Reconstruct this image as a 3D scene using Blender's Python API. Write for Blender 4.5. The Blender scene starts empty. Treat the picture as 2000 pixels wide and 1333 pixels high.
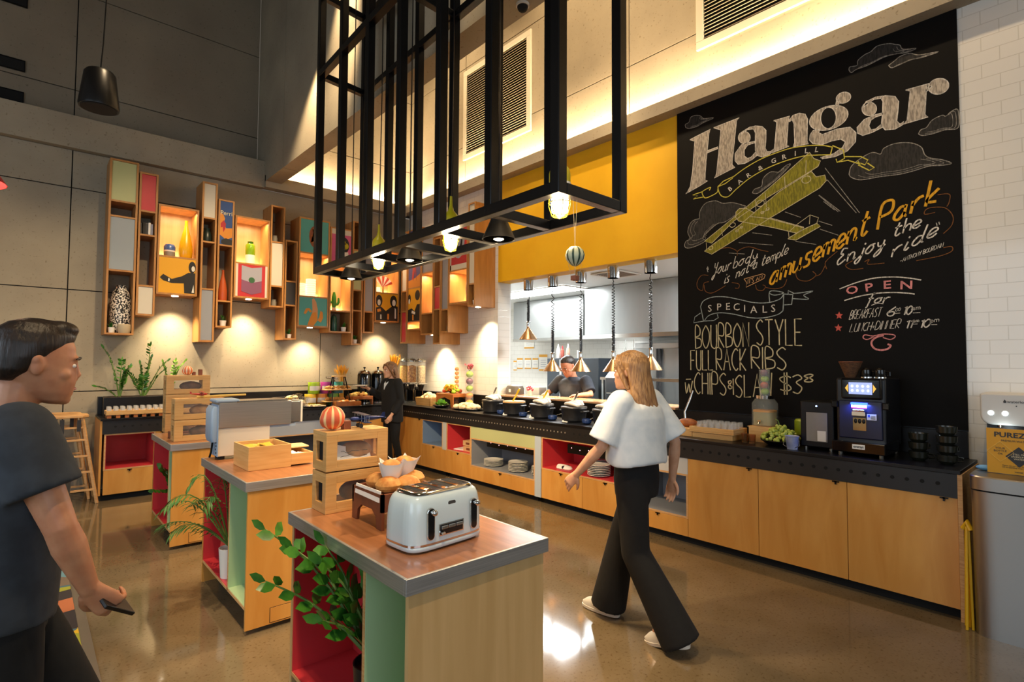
import bpy, bmesh, math, random
from mathutils import Vector, Matrix, Euler
random.seed(7)
SC = bpy.context.scene
COL = SC.collection
# ---------------------------------------------------------------- camera
CAM_ROT = Matrix(((0.7455, -0.0310, -0.6658), (-0.6665, -0.0265, -0.7450), (0.0055, 0.9992, -0.0403)))
def _ortho(m):
    x = m.col[0].normalized(); y = (m.col[1] - x * m.col[1].dot(x)).normalized(); z = x.cross(y)
    return Matrix((x, y, z)).transposed()
CAM_ROT = _ortho(CAM_ROT)
CAM_LOC = Vector((0, 0, 1.62))
FPX = 1056.0
cd = bpy.data.cameras.new('camera'); cam = bpy.data.objects.new('camera', cd); COL.objects.link(cam)
cd.sensor_width = 36; cd.lens = FPX / 2000 * 36; cd.clip_start = 0.05; cd.clip_end = 100
cam.matrix_world = Matrix.Translation(CAM_LOC) @ CAM_ROT.to_4x4()
SC.camera = cam
# ---------------------------------------------------------------- world, exposure
SC.view_settings.view_transform = 'Standard'; SC.view_settings.look = 'None'
SC.view_settings.exposure = 0.35; SC.view_settings.gamma = 1.0
w = bpy.data.worlds.new('world'); SC.world = w; w.use_nodes = True
w.node_tree.nodes['Background'].inputs[0].default_value = (1.0, 0.88, 0.72, 1)
w.node_tree.nodes['Background'].inputs[1].default_value = 0.12
SC.cycles.max_bounces = 7; SC.cycles.diffuse_bounces = 4; SC.cycles.glossy_bounces = 4
SC.cycles.transmission_bounces = 6; SC.cycles.transparent_max_bounces = 8
SC.cycles.sample_clamp_indirect = 4.0; SC.cycles.caustics_reflective = False; SC.cycles.caustics_refractive = False
WARM = (1.0, 0.74, 0.44); WARM2 = (1.0, 0.73, 0.43); COOL = (0.72, 0.86, 1.0)
def light(kind, name, loc, energy, color, aim=None, size=0.1, sy=None, angle=60, blend=0.6, rot=None):
    l = bpy.data.lights.new(name, kind); l.energy = energy; l.color = color
    if kind == 'AREA':
        l.size = size
        if sy: l.shape = 'RECTANGLE'; l.size_y = sy
    elif kind == 'SPOT':
        l.spot_size = math.radians(angle); l.spot_blend = blend; l.shadow_soft_size = size
    else: l.shadow_soft_size = size
    o = bpy.data.objects.new(name, l); COL.objects.link(o); o.location = loc
    if rot is not None: o.rotation_euler = rot
    elif aim is not None:
        o.rotation_euler = (Vector(aim) - Vector(loc)).to_track_quat('-Z', 'Y').to_euler()
    return o
# cove LED strips hidden behind the concrete ledge lips
light('AREA', 'cove_light_right', (5.02, 1.8, 4.37), 430, WARM2, None, 0.08, 13, rot=(math.pi, 0, 0))
for y in (0.2, 2.4, 4.6, 6.8): light('SPOT', 'upper_wall_fill', (2.95, y, 7.7), 330, WARM2, (5.1, y, 5.4), .08, angle=72, blend=.9)  # added fill spots, brighten the upper wall where the cove strip falls off
light('AREA', 'cove_light_back', (3.86, 8.46, 4.345), 90, WARM2, None, 2.1, 0.05, rot=(math.pi - .12, 0, 0))
# daylight from the glazed front of the hall, behind the camera
light('AREA', 'front_windows', (-0.5, -4.6, 2.6), 100, COOL, (1.0, 3, 1.2), 5.0, 3.2)
light('AREA', 'side_windows', (-4.3, 2.4, 2.5), 115, COOL, (1.0, 3.0, 1.0), 5.0, 3.0)
# track spots up in the hall aimed at the islands, the buffet and the floor
for i, (l, a, e, c, ang) in enumerate([
    ((0.6, 0.4, 5.6), (1.3, 2.0, 0.9), 420, WARM2, 38), ((3.6, 1.6, 6.6), (1.3, 2.6, 0.7), 520, WARM2, 34),
    ((0.2, 3.2, 6.2), (1.3, 4.1, 0.9), 620, WARM2, 36), ((2.2, 6.6, 6.4), (1.2, 6.1, 0.7), 620, WARM2, 36),
    ((2.2, 3.0, 6.6), (4.5, 4.6, 0.7), 720, WARM2, 40), ((2.2, 5.4, 6.6), (4.5, 6.9, 0.7), 720, WARM2, 40),
    ((3.0, 0.2, 6.6), (4.6, 1.5, 0.6), 125, WARM2, 42), ((2.3, 6.2, 5.6), (3.0, 8.2, 0.9), 520, WARM2, 46),
    ((1.2, 5.0, 6.8), (0.6, 7.6, 0.3), 420, WARM2, 40), ((3.4, 3.2, 6.6), (2.9, 3.4, 0.0), 110, WARM2, 44),
    ((0.4, 1.2, 6.4), (0.5, 4.0, 0.0), 340, WARM2, 44), ((3.8, 4.6, 6.4), (5.1, 2.2, 2.8), 190, WARM2, 46),
    ((3.0, 3.4, 6.4), (5.1, 4.6, 3.5), 260, WARM2, 50), ((1.6, 0.6, 6.4), (2.8, 2.0, 0.9), 210, WARM2, 26),
    ((-1.0, 4.6, 5.6), (-.7, 8.5, 1.7), 260, WARM2, 44), ((1.35, 4.6, 5.6), (1.0, 8.5, 1.7), 260, WARM2, 44), ((2.3, 5.0, 5.6), (2.4, 8.5, 1.9), 330, WARM2, 48)]):  # this row: added wall washers that warm and brighten the back wall
    light('SPOT', 'track_and_fill_spot', l, e, c, a, 0.06, angle=ang, blend=0.8)
for l, a in (((2.40, 4.3, 2.44), (4.6, 5.25, .3)), ((2.36, 3.2, 2.44), (4.6, 3.9, .5)), ((2.42, 4.6, 2.44), (4.6, 6.6, .5))): light('SPOT', 'counter_fill_spot', l, 165, WARM2, a, .04, angle=58, blend=.9)  # added fill spots at the gantry, brighten the counter niches and plates
# kitchen ceiling panels
light('AREA', 'kitchen_panel_light', (6.45, 6.9, 2.81), 130, (0.95, 0.98, 1.0), (6.45, 6.9, 0), 0.6, 2.4)
light('AREA', 'kitchen_panel_light', (6.0, 3.3, 2.80), 120, (0.95, 0.98, 1.0), (6.0, 3.3, 0), 0.5, 1.2)

# ---------------------------------------------------------------- helpers
def P(px, py, ax, val):
    d = CAM_ROT @ Vector((px - 1000.0, -(py - 666.5), -FPX)); t = (val - CAM_LOC[ax]) / d[ax]
    return CAM_LOC + d * t
class MB:
    def __init__(s): s.v = []; s.f = []; s.mi = []; s.cur = 0
    def add(s, vs, fs):
        n = len(s.v); s.v += [tuple(v) for v in vs]; s.f += [[i + n for i in f] for f in fs]; s.mi += [s.cur] * len(fs); return s
    def m(s, i): s.cur = i; return s
    def box(s, x0, x1, y0, y1, z0, z1, M=None):
        vs = [Vector((x, y, z)) for z in (z0, z1) for y in (y0, y1) for x in (x0, x1)]
        if M is not None: vs = [M @ v for v in vs]
        return s.add(vs, [[0, 2, 3, 1], [4, 5, 7, 6], [0, 1, 5, 4], [1, 3, 7, 5], [3, 2, 6, 7], [2, 0, 4, 6]])
    def bar(s, a, b, w, h=None, up=(0, 0, 1)):
        a, b = Vector(a), Vector(b); h = h or w; d = (b - a).normalized(); u = Vector(up)
        if abs(d.dot(u)) > .99: u = Vector((1, 0, 0))
        x = d.cross(u).normalized(); y = x.cross(d)
        vs = [p + x * (i * w / 2) + y * (j * h / 2) for p in (a, b) for i, j in ((-1, -1), (1, -1), (1, 1), (-1, 1))]
        return s.add(vs, [[0, 1, 2, 3], [7, 6, 5, 4], [0, 4, 5, 1], [1, 5, 6, 2], [2, 6, 7, 3], [3, 7, 4, 0]])
    def tube(s, pts, r, n=8, cap=True, flat=1.0):
        pts = [Vector(p) for p in pts]; k = len(pts); rs = r if isinstance(r, (list, tuple)) else [r] * k
        up = Vector((0, 0, 1)); rings = []
        d0 = (pts[1] - pts[0]).normalized()
        x = d0.cross(up) if abs(d0.dot(up)) < .95 else d0.cross(Vector((1, 0, 0))); x.normalize()
        for i in range(k):
            d = (pts[min(i + 1, k - 1)] - pts[max(i - 1, 0)]).normalized()
            x = (x - d * x.dot(d)).normalized(); y = d.cross(x)
            rings.append([pts[i] + (x * math.cos(t) + y * math.sin(t) * flat) * rs[i] for t in [2 * math.pi * j / n for j in range(n)]])
        return s.loft(rings, cap)
    def loft(s, rings, cap=True):
        n = len(rings[0]); vs = [v for r in rings for v in r]; fs = []
        for i in range(len(rings) - 1):
            for j in range(n): fs.append([i * n + j, i * n + (j + 1) % n, (i + 1) * n + (j + 1) % n, (i + 1) * n + j])
        if cap: fs.append(list(range(n))[::-1]); fs.append([(len(rings) - 1) * n + j for j in range(n)])
        return s.add(vs, fs)
    def rings(s, L, n=20, p=2.0, cap=True):   # L: (z, cx, cy, rx, ry) superellipse sections
        R = []
        for z, cx, cy, rx, ry in L:
            R.append([Vector((cx + rx * math.copysign(abs(math.cos(t)) ** (2 / p), math.cos(t)), cy + ry * math.copysign(abs(math.sin(t)) ** (2 / p), math.sin(t)), z)) for t in [2 * math.pi * j / n for j in range(n)]])
        return s.loft(R, cap)
    def lathe(s, prof, c=(0, 0, 0), n=20, M=None):
        R = [[Vector((c[0] + max(r, 1e-4) * math.cos(t), c[1] + max(r, 1e-4) * math.sin(t), c[2] + z)) for t in [2 * math.pi * j / n for j in range(n)]] for r, z in prof]
        if M is not None: R = [[M @ v for v in r] for r in R]
        return s.loft(R)
    def ell(s, c, r, n=14, k=9, M=None):
        if not isinstance(r, (list, tuple)): r = (r, r, r)
        R = []
        for i in range(1, k):
            a = math.pi * i / k
            R.append([Vector((c[0] + r[0] * math.sin(a) * math.cos(t), c[1] + r[1] * math.sin(a) * math.sin(t), c[2] - r[2] * math.cos(a))) for t in [2 * math.pi * j / n for j in range(n)]])
        vs = [Vector((c[0], c[1], c[2] - r[2]))] + [v for q in R for v in q] + [Vector((c[0], c[1], c[2] + r[2]))]
        fs = [[0, 1 + (j + 1) % n, 1 + j] for j in range(n)]
        for i in range(k - 2):
            for j in range(n): fs.append([1 + i * n + j, 1 + i * n + (j + 1) % n, 1 + (i + 1) * n + (j + 1) % n, 1 + (i + 1) * n + j])
        e = len(vs) - 1; b = 1 + (k - 2) * n
        fs += [[b + j, b + (j + 1) % n, e] for j in range(n)]
        if M is not None: vs = [M @ v for v in vs]
        return s.add(vs, fs)
    def prism(s, poly, off):
        n = len(poly); off = Vector(off); vs = [Vector(p) for p in poly] + [Vector(p) + off for p in poly]
        return s.add(vs, [list(range(n))[::-1], list(range(n, 2 * n))] + [[j, (j + 1) % n, n + (j + 1) % n, n + j] for j in range(n)])
    def leaf(s, base, tip, w, nrm, bend=0.0):
        base, tip, nrm = Vector(base), Vector(tip), Vector(nrm).normalized(); d = tip - base; x = d.cross(nrm).normalized() * w
        n2 = x.cross(d).normalized()
        q = lambda t, k: base + d * t + x * k + n2 * (bend * d.length * math.sin(t * math.pi) - .12 * w * (1 - abs(k)))
        vs = [base, q(.3, -.42), q(.3, 0), q(.3, .42), q(.65, -.45), q(.65, 0), q(.65, .45), tip]
        return s.add(vs, [[0, 1, 2], [0, 2, 3], [1, 4, 5, 2], [2, 5, 6, 3], [4, 7, 5], [5, 7, 6]])
    def xf(s, M): s.v = [tuple(M @ Vector(v)) for v in s.v]; return s
def obj(name, mb, mats, parent=None, bev=0, smooth=None, sub=0, remesh=0, soft=0, seg=2):
    me = bpy.data.meshes.new(name); me.from_pydata(mb.v, [], mb.f)
    if not isinstance(mats, (list, tuple)): mats = [mats]
    for m in mats: me.materials.append(m)
    if len(mats) > 1: me.polygons.foreach_set('material_index', mb.mi)
    bm = bmesh.new(); bm.from_mesh(me); bmesh.ops.recalc_face_normals(bm, faces=bm.faces); bm.to_mesh(me); bm.free()
    me.update()
    o = bpy.data.objects.new(name, me); COL.objects.link(o)
    if parent is not None: o.parent = parent
    if remesh:
        r = o.modifiers.new('r', 'REMESH'); r.mode = 'VOXEL'; r.voxel_size = remesh; r.use_smooth_shade = True
        if soft: k = o.modifiers.new('s', 'SMOOTH'); k.iterations = soft; k.factor = .5
    if bev:
        b = o.modifiers.new('b', 'BEVEL'); b.width = bev; b.segments = seg; b.limit_method = 'ANGLE'; b.angle_limit = math.radians(40)
    if sub: k = o.modifiers.new('s', 'SUBSURF'); k.levels = sub; k.render_levels = sub
    if smooth is None: smooth = False
    if smooth:
        me.polygons.foreach_set('use_smooth', [True] * len(me.polygons))
        if not (remesh or sub):
            ang = math.radians(35 if smooth is True else smooth)
            try: me.set_sharp_from_angle(angle=ang)
            except Exception: pass
    return o
def tag(o, label, cat, group=None, kind=None):
    if label: o['label'] = label
    if cat: o['category'] = cat
    if group: o['group'] = group
    if kind: o['kind'] = kind
    return o
def thing(name, label, cat, loc=(0, 0, 0), rz=0, group=None):
    o = bpy.data.objects.new(name, None); COL.objects.link(o); o.location = loc; o.rotation_euler = (0, 0, rz); o.empty_display_size = .05
    return tag(o, label, cat, group)
def struct(name, mb, m, **k):
    o = obj(name, mb, m, **k); o['kind'] = 'structure'; return o
def single(name, mb, m, label, cat, group=None, loc=None, rz=0, **k):
    o = tag(obj(name, mb, m, **k), label, cat, group)
    if loc is not None: o.location = loc; o.rotation_euler = (0, 0, rz)
    return o
def dup(r, loc, rz=0, label=None, group=None, scale=None):
    n = r.copy(); COL.objects.link(n); n.location = loc; n.rotation_euler = (0, 0, rz)
    if scale: n.scale = scale if isinstance(scale, (tuple, list)) else (scale,) * 3
    if label: n['label'] = label
    if group: n['group'] = group
    for c in list(r.children):
        d = c.copy(); COL.objects.link(d); d.parent = n
        for g in list(c.children):
            e = g.copy(); COL.objects.link(e); e.parent = d
    return n
def text(name, s, m, parent, size, M, align='CENTER', shear=0, thick=0.0006, xs=1.0, off=0.0):
    c = bpy.data.curves.new(name, 'FONT'); c.body = s; c.size = size; c.align_x = align; c.shear = shear; c.extrude = thick; c.offset = off; c.resolution_u = 2
    t = bpy.data.objects.new(name, c); COL.objects.link(t)
    bpy.context.view_layer.update()
    me = bpy.data.meshes.new_from_object(t.evaluated_get(bpy.context.evaluated_depsgraph_get())); me.name = name
    bpy.data.objects.remove(t)
    me.transform(M @ Matrix.Diagonal((xs, 1, 1, 1))); me.materials.clear(); me.materials.append(m)
    o = bpy.data.objects.new(name, me); COL.objects.link(o)
    if parent is not None: o.parent = parent
    return o
def frame(o, x, y):           # matrix with origin o, text direction x, text up y
    x = Vector(x).normalized(); y = (Vector(y) - x * Vector(y).dot(x)).normalized(); z = x.cross(y); o = Vector(o)
    return Matrix(((x.x, y.x, z.x, o.x), (x.y, y.y, z.y, o.y), (x.z, y.z, z.z, o.z), (0, 0, 0, 1)))
# ---------------------------------------------------------------- materials
def lin(c):
    if isinstance(c, str): c = tuple(int(c[i:i + 2], 16) / 255 for i in (0, 2, 4))
    return tuple((v / 12.92 if v <= .04045 else ((v + .055) / 1.055) ** 2.4) for v in c) + (1,)
MAT = {}
def mat(name, col, rough=.5, metal=0, emit=None, es=0, trans=0, ior=1.45, coat=0, spec=None, alpha=1):
    if name in MAT: return MAT[name]
    m = bpy.data.materials.new(name); m.use_nodes = True; b = m.node_tree.nodes['Principled BSDF']
    b.inputs['Base Color'].default_value = lin(col); b.inputs['Roughness'].default_value = rough; b.inputs['Metallic'].default_value = metal
    if emit: b.inputs['Emission Color'].default_value = lin(emit); b.inputs['Emission Strength'].default_value = es
    if trans: b.inputs['Transmission Weight'].default_value = trans; b.inputs['IOR'].default_value = ior
    if coat: b.inputs['Coat Weight'].default_value = coat; b.inputs['Coat Roughness'].default_value = .08
    if spec is not None: b.inputs['Specular IOR Level'].default_value = spec
    if alpha < 1: b.inputs['Alpha'].default_value = alpha
    MAT[name] = m; return m
def nodes(m): return m.node_tree.nodes, m.node_tree.links, m.node_tree.nodes['Principled BSDF']
def noisy(name, c1, c2, scale=4, rough=.6, stretch=(1, 1, 1), detail=5, bump=0, lo=.35, hi=.65, dist=0, rough2=None, metal=0, coat=0, extra=None):
    if name in MAT: return MAT[name]
    m = mat(name, c1, rough, metal, coat=coat); N, L, b = nodes(m)
    tc = N.new('ShaderNodeTexCoord'); mp = N.new('ShaderNodeMapping'); mp.inputs['Scale'].default_value = stretch
    nz = N.new('ShaderNodeTexNoise'); nz.inputs['Scale'].default_value = scale; nz.inputs['Detail'].default_value = detail; nz.inputs['Distortion'].default_value = dist
    rp = N.new('ShaderNodeValToRGB'); rp.color_ramp.elements[0].position = lo; rp.color_ramp.elements[1].position = hi
    rp.color_ramp.elements[0].color = lin(c1); rp.color_ramp.elements[1].color = lin(c2)
    L.new(tc.outputs['Object'], mp.inputs[0]); L.new(mp.outputs[0], nz.inputs[0]); L.new(nz.outputs[0], rp.inputs[0])
    out = rp.outputs[0]
    if extra:
        n2 = N.new('ShaderNodeTexNoise'); n2.inputs['Scale'].default_value = extra[0]; n2.inputs['Detail'].default_value = 6
        r2 = N.new('ShaderNodeValToRGB'); r2.color_ramp.elements[0].position = extra[2]; r2.color_ramp.elements[1].position = extra[3]
        r2.color_ramp.elements[0].color = (1, 1, 1, 1); r2.color_ramp.elements[1].color = lin(extra[1])
        mx = N.new('ShaderNodeMix'); mx.data_type = 'RGBA'; mx.blend_type = 'MULTIPLY'; mx.inputs[0].default_value = 1
        L.new(tc.outputs['Object'], n2.inputs[0]); L.new(n2.outputs[0], r2.inputs[0]); L.new(out, mx.inputs[6]); L.new(r2.outputs[0], mx.inputs[7]); out = mx.outputs[2]
    L.new(out, b.inputs['Base Color'])
    if rough2 is not None:
        mr = N.new('ShaderNodeMapRange'); mr.inputs[3].default_value = rough; mr.inputs[4].default_value = rough2
        L.new(nz.outputs[0], mr.inputs[0]); L.new(mr.outputs[0], b.inputs['Roughness'])
    if bump:
        bp = N.new('ShaderNodeBump'); bp.inputs['Strength'].default_value = bump; bp.inputs['Distance'].default_value = .01
        L.new(nz.outputs[0], bp.inputs['Height']); L.new(bp.outputs[0], b.inputs['Normal'])
    return m
def tilemat(name, plane, c='e2dfd7', g='cfcbc1', bw=.2, bh=.1, rough=.12):
    m = mat(name, c, rough); N, L, b = nodes(m)
    tc = N.new('ShaderNodeTexCoord'); sp = N.new('ShaderNodeSeparateXYZ'); cb = N.new('ShaderNodeCombineXYZ'); br = N.new('ShaderNodeTexBrick')
    L.new(tc.outputs['Object'], sp.inputs[0]); L.new(sp.outputs[1 if plane == 'x' else 0], cb.inputs[0]); L.new(sp.outputs[2], cb.inputs[1]); L.new(cb.outputs[0], br.inputs[0])
    br.inputs['Color1'].default_value = lin(c); br.inputs['Color2'].default_value = lin(c); br.inputs['Mortar'].default_value = lin(g)
    br.inputs['Scale'].default_value = 1; br.inputs['Mortar Size'].default_value = .003; br.inputs['Brick Width'].default_value = bw; br.inputs['Row Height'].default_value = bh
    L.new(br.outputs['Color'], b.inputs['Base Color'])
    nz = N.new('ShaderNodeTexNoise'); nz.inputs['Scale'].default_value = 9; nz.inputs['Detail'].default_value = 1
    ad = N.new('ShaderNodeMath'); ad.operation = 'MULTIPLY_ADD'; ad.inputs[1].default_value = .25
    L.new(tc.outputs['Object'], nz.inputs[0]); L.new(nz.outputs[0], ad.inputs[0]); iv = N.new('ShaderNodeMath'); iv.operation = 'SUBTRACT'; iv.inputs[0].default_value = 1
    L.new(br.outputs['Fac'], iv.inputs[1]); L.new(iv.outputs[0], ad.inputs[2])
    bp = N.new('ShaderNodeBump'); bp.inputs['Strength'].default_value = .35; bp.inputs['Distance'].default_value = .004
    L.new(ad.outputs[0], bp.inputs['Height']); L.new(bp.outputs[0], b.inputs['Normal'])
    return m
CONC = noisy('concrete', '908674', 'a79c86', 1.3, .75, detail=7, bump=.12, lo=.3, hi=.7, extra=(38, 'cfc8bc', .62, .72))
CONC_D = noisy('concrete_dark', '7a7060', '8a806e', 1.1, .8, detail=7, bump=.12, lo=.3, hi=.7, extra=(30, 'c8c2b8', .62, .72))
FLOOR = noisy('polished_concrete', '65573f', '766750', 2.6, .05, detail=8, lo=.3, hi=.72, rough2=.10, extra=(55, 'd2c8b8', .55, .72))
YEL = noisy('yellow_paint', 'e2ac10', 'e8b418', 3, .55)
WHITE = mat('white_paint', 'ddd8ce', .55)
KWHITE = mat('kitchen_white', 'e6e8e6', .4)
TILE_X = tilemat('white_tile_right', 'x'); TILE_Y = tilemat('white_tile_side', 'y')
BLACK = mat('black_laminate', '09090b', .34, spec=.35)
BLK_STEEL = mat('black_steel', '090a0d', .27, .3)
DARK = mat('dark_void', '0a0a0a', .9)
BIRCH = noisy('birch_ply', 'c98a3c', 'dba254', 2.2, .34, stretch=(3.0, 3.0, .7), detail=5, lo=.3, hi=.75, dist=.9, coat=.15)
BIRCH_E = noisy('ply_edge', 'c9955c', 'dcae74', 30, .5, stretch=(.4, .4, 4))
OAK = noisy('oak', 'a8743c', 'bd8648', 3, .42, stretch=(5, 5, .6), detail=5, dist=.4)
MAPLE = noisy('maple_panel', 'c09c66', 'd0ad78', 2.6, .36, stretch=(8, 8, .5), detail=6, lo=.3, hi=.75, dist=.3)
BAMBOO = noisy('bamboo', 'cf9d5c', 'ddb070', 4, .42, stretch=(1, 1, 12), detail=3)
WALNUT = noisy('walnut_top', '8a5836', 'a9714a', 3, .28, stretch=(14, 1, 1), detail=6, lo=.3, hi=.7, coat=.2)
MAHOG = noisy('dark_wood', '6b3a28', '82492f', 3, .4, stretch=(4, 4, 1), detail=5)
ORANGEW = noisy('orange_wood', 'a75d2a', 'bd7136', 3, .4, stretch=(4, 4, 1), detail=5)
STEEL = noisy('brushed_steel', 'a9a8a5', 'b2b1ae', 3, .30, stretch=(1, 1, 60), metal=.95, rough2=.36)
EDGE = noisy('brushed_edge', 'a8aaac', 'bdbfc0', 3, .46, stretch=(1, 1, 60), metal=.9)
STEEL2 = mat('stainless', 'b9b8b4', .22, 1)
CHROME = mat('chrome', 'd8d8d6', .08, 1)
COPPER = mat('copper_cone', 'd0ab84', .27, 1)
RED = mat('red_laminate', 'cc3a40', .34); GREEN = mat('sage_laminate', 'b3cda0', .4); GREEN2 = mat('pistachio', 'b9bd86', .45)
GREY = mat('grey_laminate', '8d9096', .45); BLUE = mat('blue_laminate', '7f98b8', .45); PALEG = mat('pale_grey', 'c5c4bf', .45); LBLUE = mat('light_blue_grey', 'b3bfca', .45)
CREAM = mat('cream_laminate', 'd2cbb9', .45); CHAR = mat('charcoal', '2b2a2b', .5)
GLASS = mat('glass', 'ffffff', .02, trans=1, ior=1.45)
LEAF = noisy('leaf_green', '1f5a1c', '4d8a2a', 14, .32, coat=.2); LEAF2 = noisy('leaf_bright', '4f8a1e', '86b83a', 12, .38)
LEAF3 = noisy('leaf_fern', '2a5a24', '4f8038', 16, .45); STEM = mat('stem_green', '5b7a32', .5)
SOIL = noisy('soil', '2a1d14', '3a2a1c', 40, .95)
LAMP = mat('lamp_glow', 'fff6e6', .4, emit='ffecca', es=16); LAMPC = mat('lamp_glow_cool', 'ffffff', .4, emit='f4fbff', es=8)
PAPER = mat('white_paper', 'efece4', .7); PORC = mat('white_porcelain', 'e8e4da', .22); NAVY = mat('navy_glaze', '233a6b', .25)
LEDM = mat('led_strip', 'fff0d0', .4, emit='ffd090', es=6)
# ---------------------------------------------------------------- structure
B = MB
def panels(name, m, plane, at, th, us, zs, g=.006, back=.02):
    mb = B()
    for u0, u1 in zip(us[:-1], us[1:]):
        for z0, z1 in zip(zs[:-1], zs[1:]):
            if plane == 'y': mb.m(0).box(u0 + g, u1 - g, at, at + back, z0 + g, z1 - g)
            else: mb.m(0).box(at, at + back, u0 + g, u1 - g, z0 + g, z1 - g)
    if plane == 'y': mb.m(1).box(us[0], us[-1], at + back, at + th, zs[0], zs[-1])
    else: mb.m(1).box(at + back, at + th, us[0], us[-1], zs[0], zs[-1])
    return struct(name, mb, [m, DARK])
struct('floor', B().box(-4.5, 8.6, -5.0, 10.3, -.1, 0), FLOOR)
panels('wall_back', CONC, 'y', 8.53, .3, [-4.5, -2.83, .33, 3.49, 5.1], [0, 1.24, 2.49, 3.75, 4.22])
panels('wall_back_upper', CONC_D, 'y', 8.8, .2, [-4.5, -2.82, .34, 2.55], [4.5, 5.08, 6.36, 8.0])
panels('wall_back_alcove', CONC, 'y', 8.53, .2, [2.78, 5.1], [4.3, 5.08, 6.36, 8.0])
panels('wall_right_upper', CONC, 'x', 5.1, .23, [-5, .53, 3.69, 6.85, 8.73], [4.3, 5.07, 6.35, 8.0])
struct('trim_1', B().box(-4.5, 2.55, 8.43, 8.80, 4.22, 4.62), CONC)
struct('trim_2', B().box(2.55, 4.94, 8.37, 8.53, 4.22, 4.33).box(2.55, 4.94, 8.37, 8.41, 4.33, 4.40), CONC)
struct('trim_3', B().box(4.94, 5.1, -5, 8.53, 4.28, 4.36).box(4.94, 4.98, -5, 8.53, 4.36, 4.42), CONC)
struct('beam', B().box(2.55, 2.78, -5, 7.645, 4.31, 8).box(2.55, 2.78, 7.655, 8.8, 4.31, 8), CONC)
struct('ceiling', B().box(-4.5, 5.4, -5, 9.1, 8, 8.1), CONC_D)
struct('wall_right_tiled', B().box(5.1, 5.33, 6.02, 8.53, 0, 4.28), TILE_X)
struct('wall_right_yellow', B().box(5.1, 5.33, 3.06, 6.02, 2.8, 4.28), YEL)
struct('wall_right_pass', B().box(5.1, 5.33, 3.06, 6.02, 0, 1.14), BLACK)
struct('wall_right_front', B().box(5.1, 5.33, .73, 3.06, 0, 4.28), CHAR)
struct('wall_right_end', B().box(5.09, 5.33, -5, .73, 0, 4.28), TILE_X)
# kitchen room seen through the opening
struct('wall_kitchen_far', B().box(8.2, 8.4, 2.2, 10.2, 0, 2.9), TILE_X)
struct('wall_kitchen_left', B().box(5.33, 8.2, 9.6, 9.8, 0, 2.9), TILE_Y)
struct('wall_kitchen_right', B().box(5.33, 8.2, 2.2, 2.4, 0, 2.9), KWHITE)
struct('wall_kitchen_near', B().box(5.33, 5.36, 6.03, 9.6, 0, 2.9), KWHITE)
struct('ceiling_kitchen', B().box(5.33, 8.4, 2.2, 9.8, 2.84, 2.94), KWHITE)
tag(struct('trim_4', B().box(.275, .325, -4.5, 6.3, 0, .006), STEEL), None, None)
# carpet with a colourful triangle pattern
def carpetmat():
    m = mat('patterned_carpet', '333333', .95); N, L, b = nodes(m)
    tc = N.new('ShaderNodeTexCoord'); mp = N.new('ShaderNodeMapping'); mp.inputs['Scale'].default_value = (2.4, 5.5, 1); mp.inputs['Rotation'].default_value = (0, 0, .35)
    vo = N.new('ShaderNodeTexVoronoi'); vo.inputs['Scale'].default_value = 1.0; vo.distance = 'MANHATTAN'
    sp = N.new('ShaderNodeSeparateColor'); rp = N.new('ShaderNodeValToRGB'); rp.color_ramp.interpolation = 'CONSTANT'
    cols = ['2b2628', 'c9a21a', '3f5f6b', '6b5c4e', '2b2628', '8a8d2a', 'a3603c', '4a4644', '5f8794']
    e = rp.color_ramp.elements
    for i, c in enumerate(cols):
        el = e[i] if i < 2 else e.new(i / len(cols))
        el.position = i / len(cols); el.color = lin(c)
    L.new(tc.outputs['Object'], mp.inputs[0]); L.new(mp.outputs[0], vo.inputs[0]); L.new(vo.outputs['Color'], sp.inputs[0]); L.new(sp.outputs[0], rp.inputs[0]); L.new(rp.outputs[0], b.inputs['Base Color'])
    return m
single('carpet', B().box(-4.4, .274, -4.5, 6.3, .0, .007), carpetmat(), 'dark patterned carpet with yellow and teal triangles beside the polished floor', 'carpet')
# ---------------------------------------------------------------- hall fittings
def vent(y0, y1, z0, z1, label):
    t = thing('ventilation_grille', label, 'vent', (5.1, (y0 + y1) / 2, z0)); h = (y1 - y0) / 2; H = z1 - z0; f = .085
    fr = B()
    for a in ((-h, h, 0, f), (-h, h, H - f, H), (-h, -h + f, f, H - f), (h - f, h, f, H - f)): fr.box(-.03, 0, *a)
    obj('frame', fr, CREAM, t, bev=.004)
    s = B(); n = 34
    for i in range(n):
        z = f + (i + .5) * (H - 2 * f) / n; s.bar((-.016, -h + f, z), (-.016, h - f, z), .026, .005, up=(-.7, 0, .7))
    obj('louvres', s, mat('louvre', 'a89a84', .5), t); obj('backing', B().box(-.004, -.001, -h + f, h - f, f, H - f), DARK, t)
vent(5.32, 6.88, 4.84, 6.28, 'white framed louvred vent high on the concrete wall behind the black frame')
vent(1.27, 2.83, 4.87, 6.31, 'white framed louvred vent high on the concrete wall above the chalkboard')
for z, l in ((6.0, 'topmost'), (5.2, 'middle'), (4.81, 'lowest')):
    t = thing('slot_diffuser', f'black slot diffuser on dark upper wall, {l} of the three at the left edge', 'vent', (-.8, 8.8, z))
    obj('slot', B().box(-1.2, .65, -.012, 0, -.06, .06), DARK, t); obj('rim', B().box(-1.2, .66, -.02, 0, .06, .07).box(-1.2, .66, -.02, 0, -.07, -.06).box(.65, .66, -.02, 0, -.06, .06), BLK_STEEL, t)
t = thing('pendant_speaker', 'black pendant loudspeaker hanging by a cable at upper left', 'speaker', (.40, 6.0, 3.87))
obj('housing', B().lathe([(.10, .335), (.118, .31), (.152, .02), (.148, 0), (.0, 0)], n=28).xf(Matrix.Rotation(.0, 4, 'Y')), BLACK, t, smooth=True)
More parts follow.
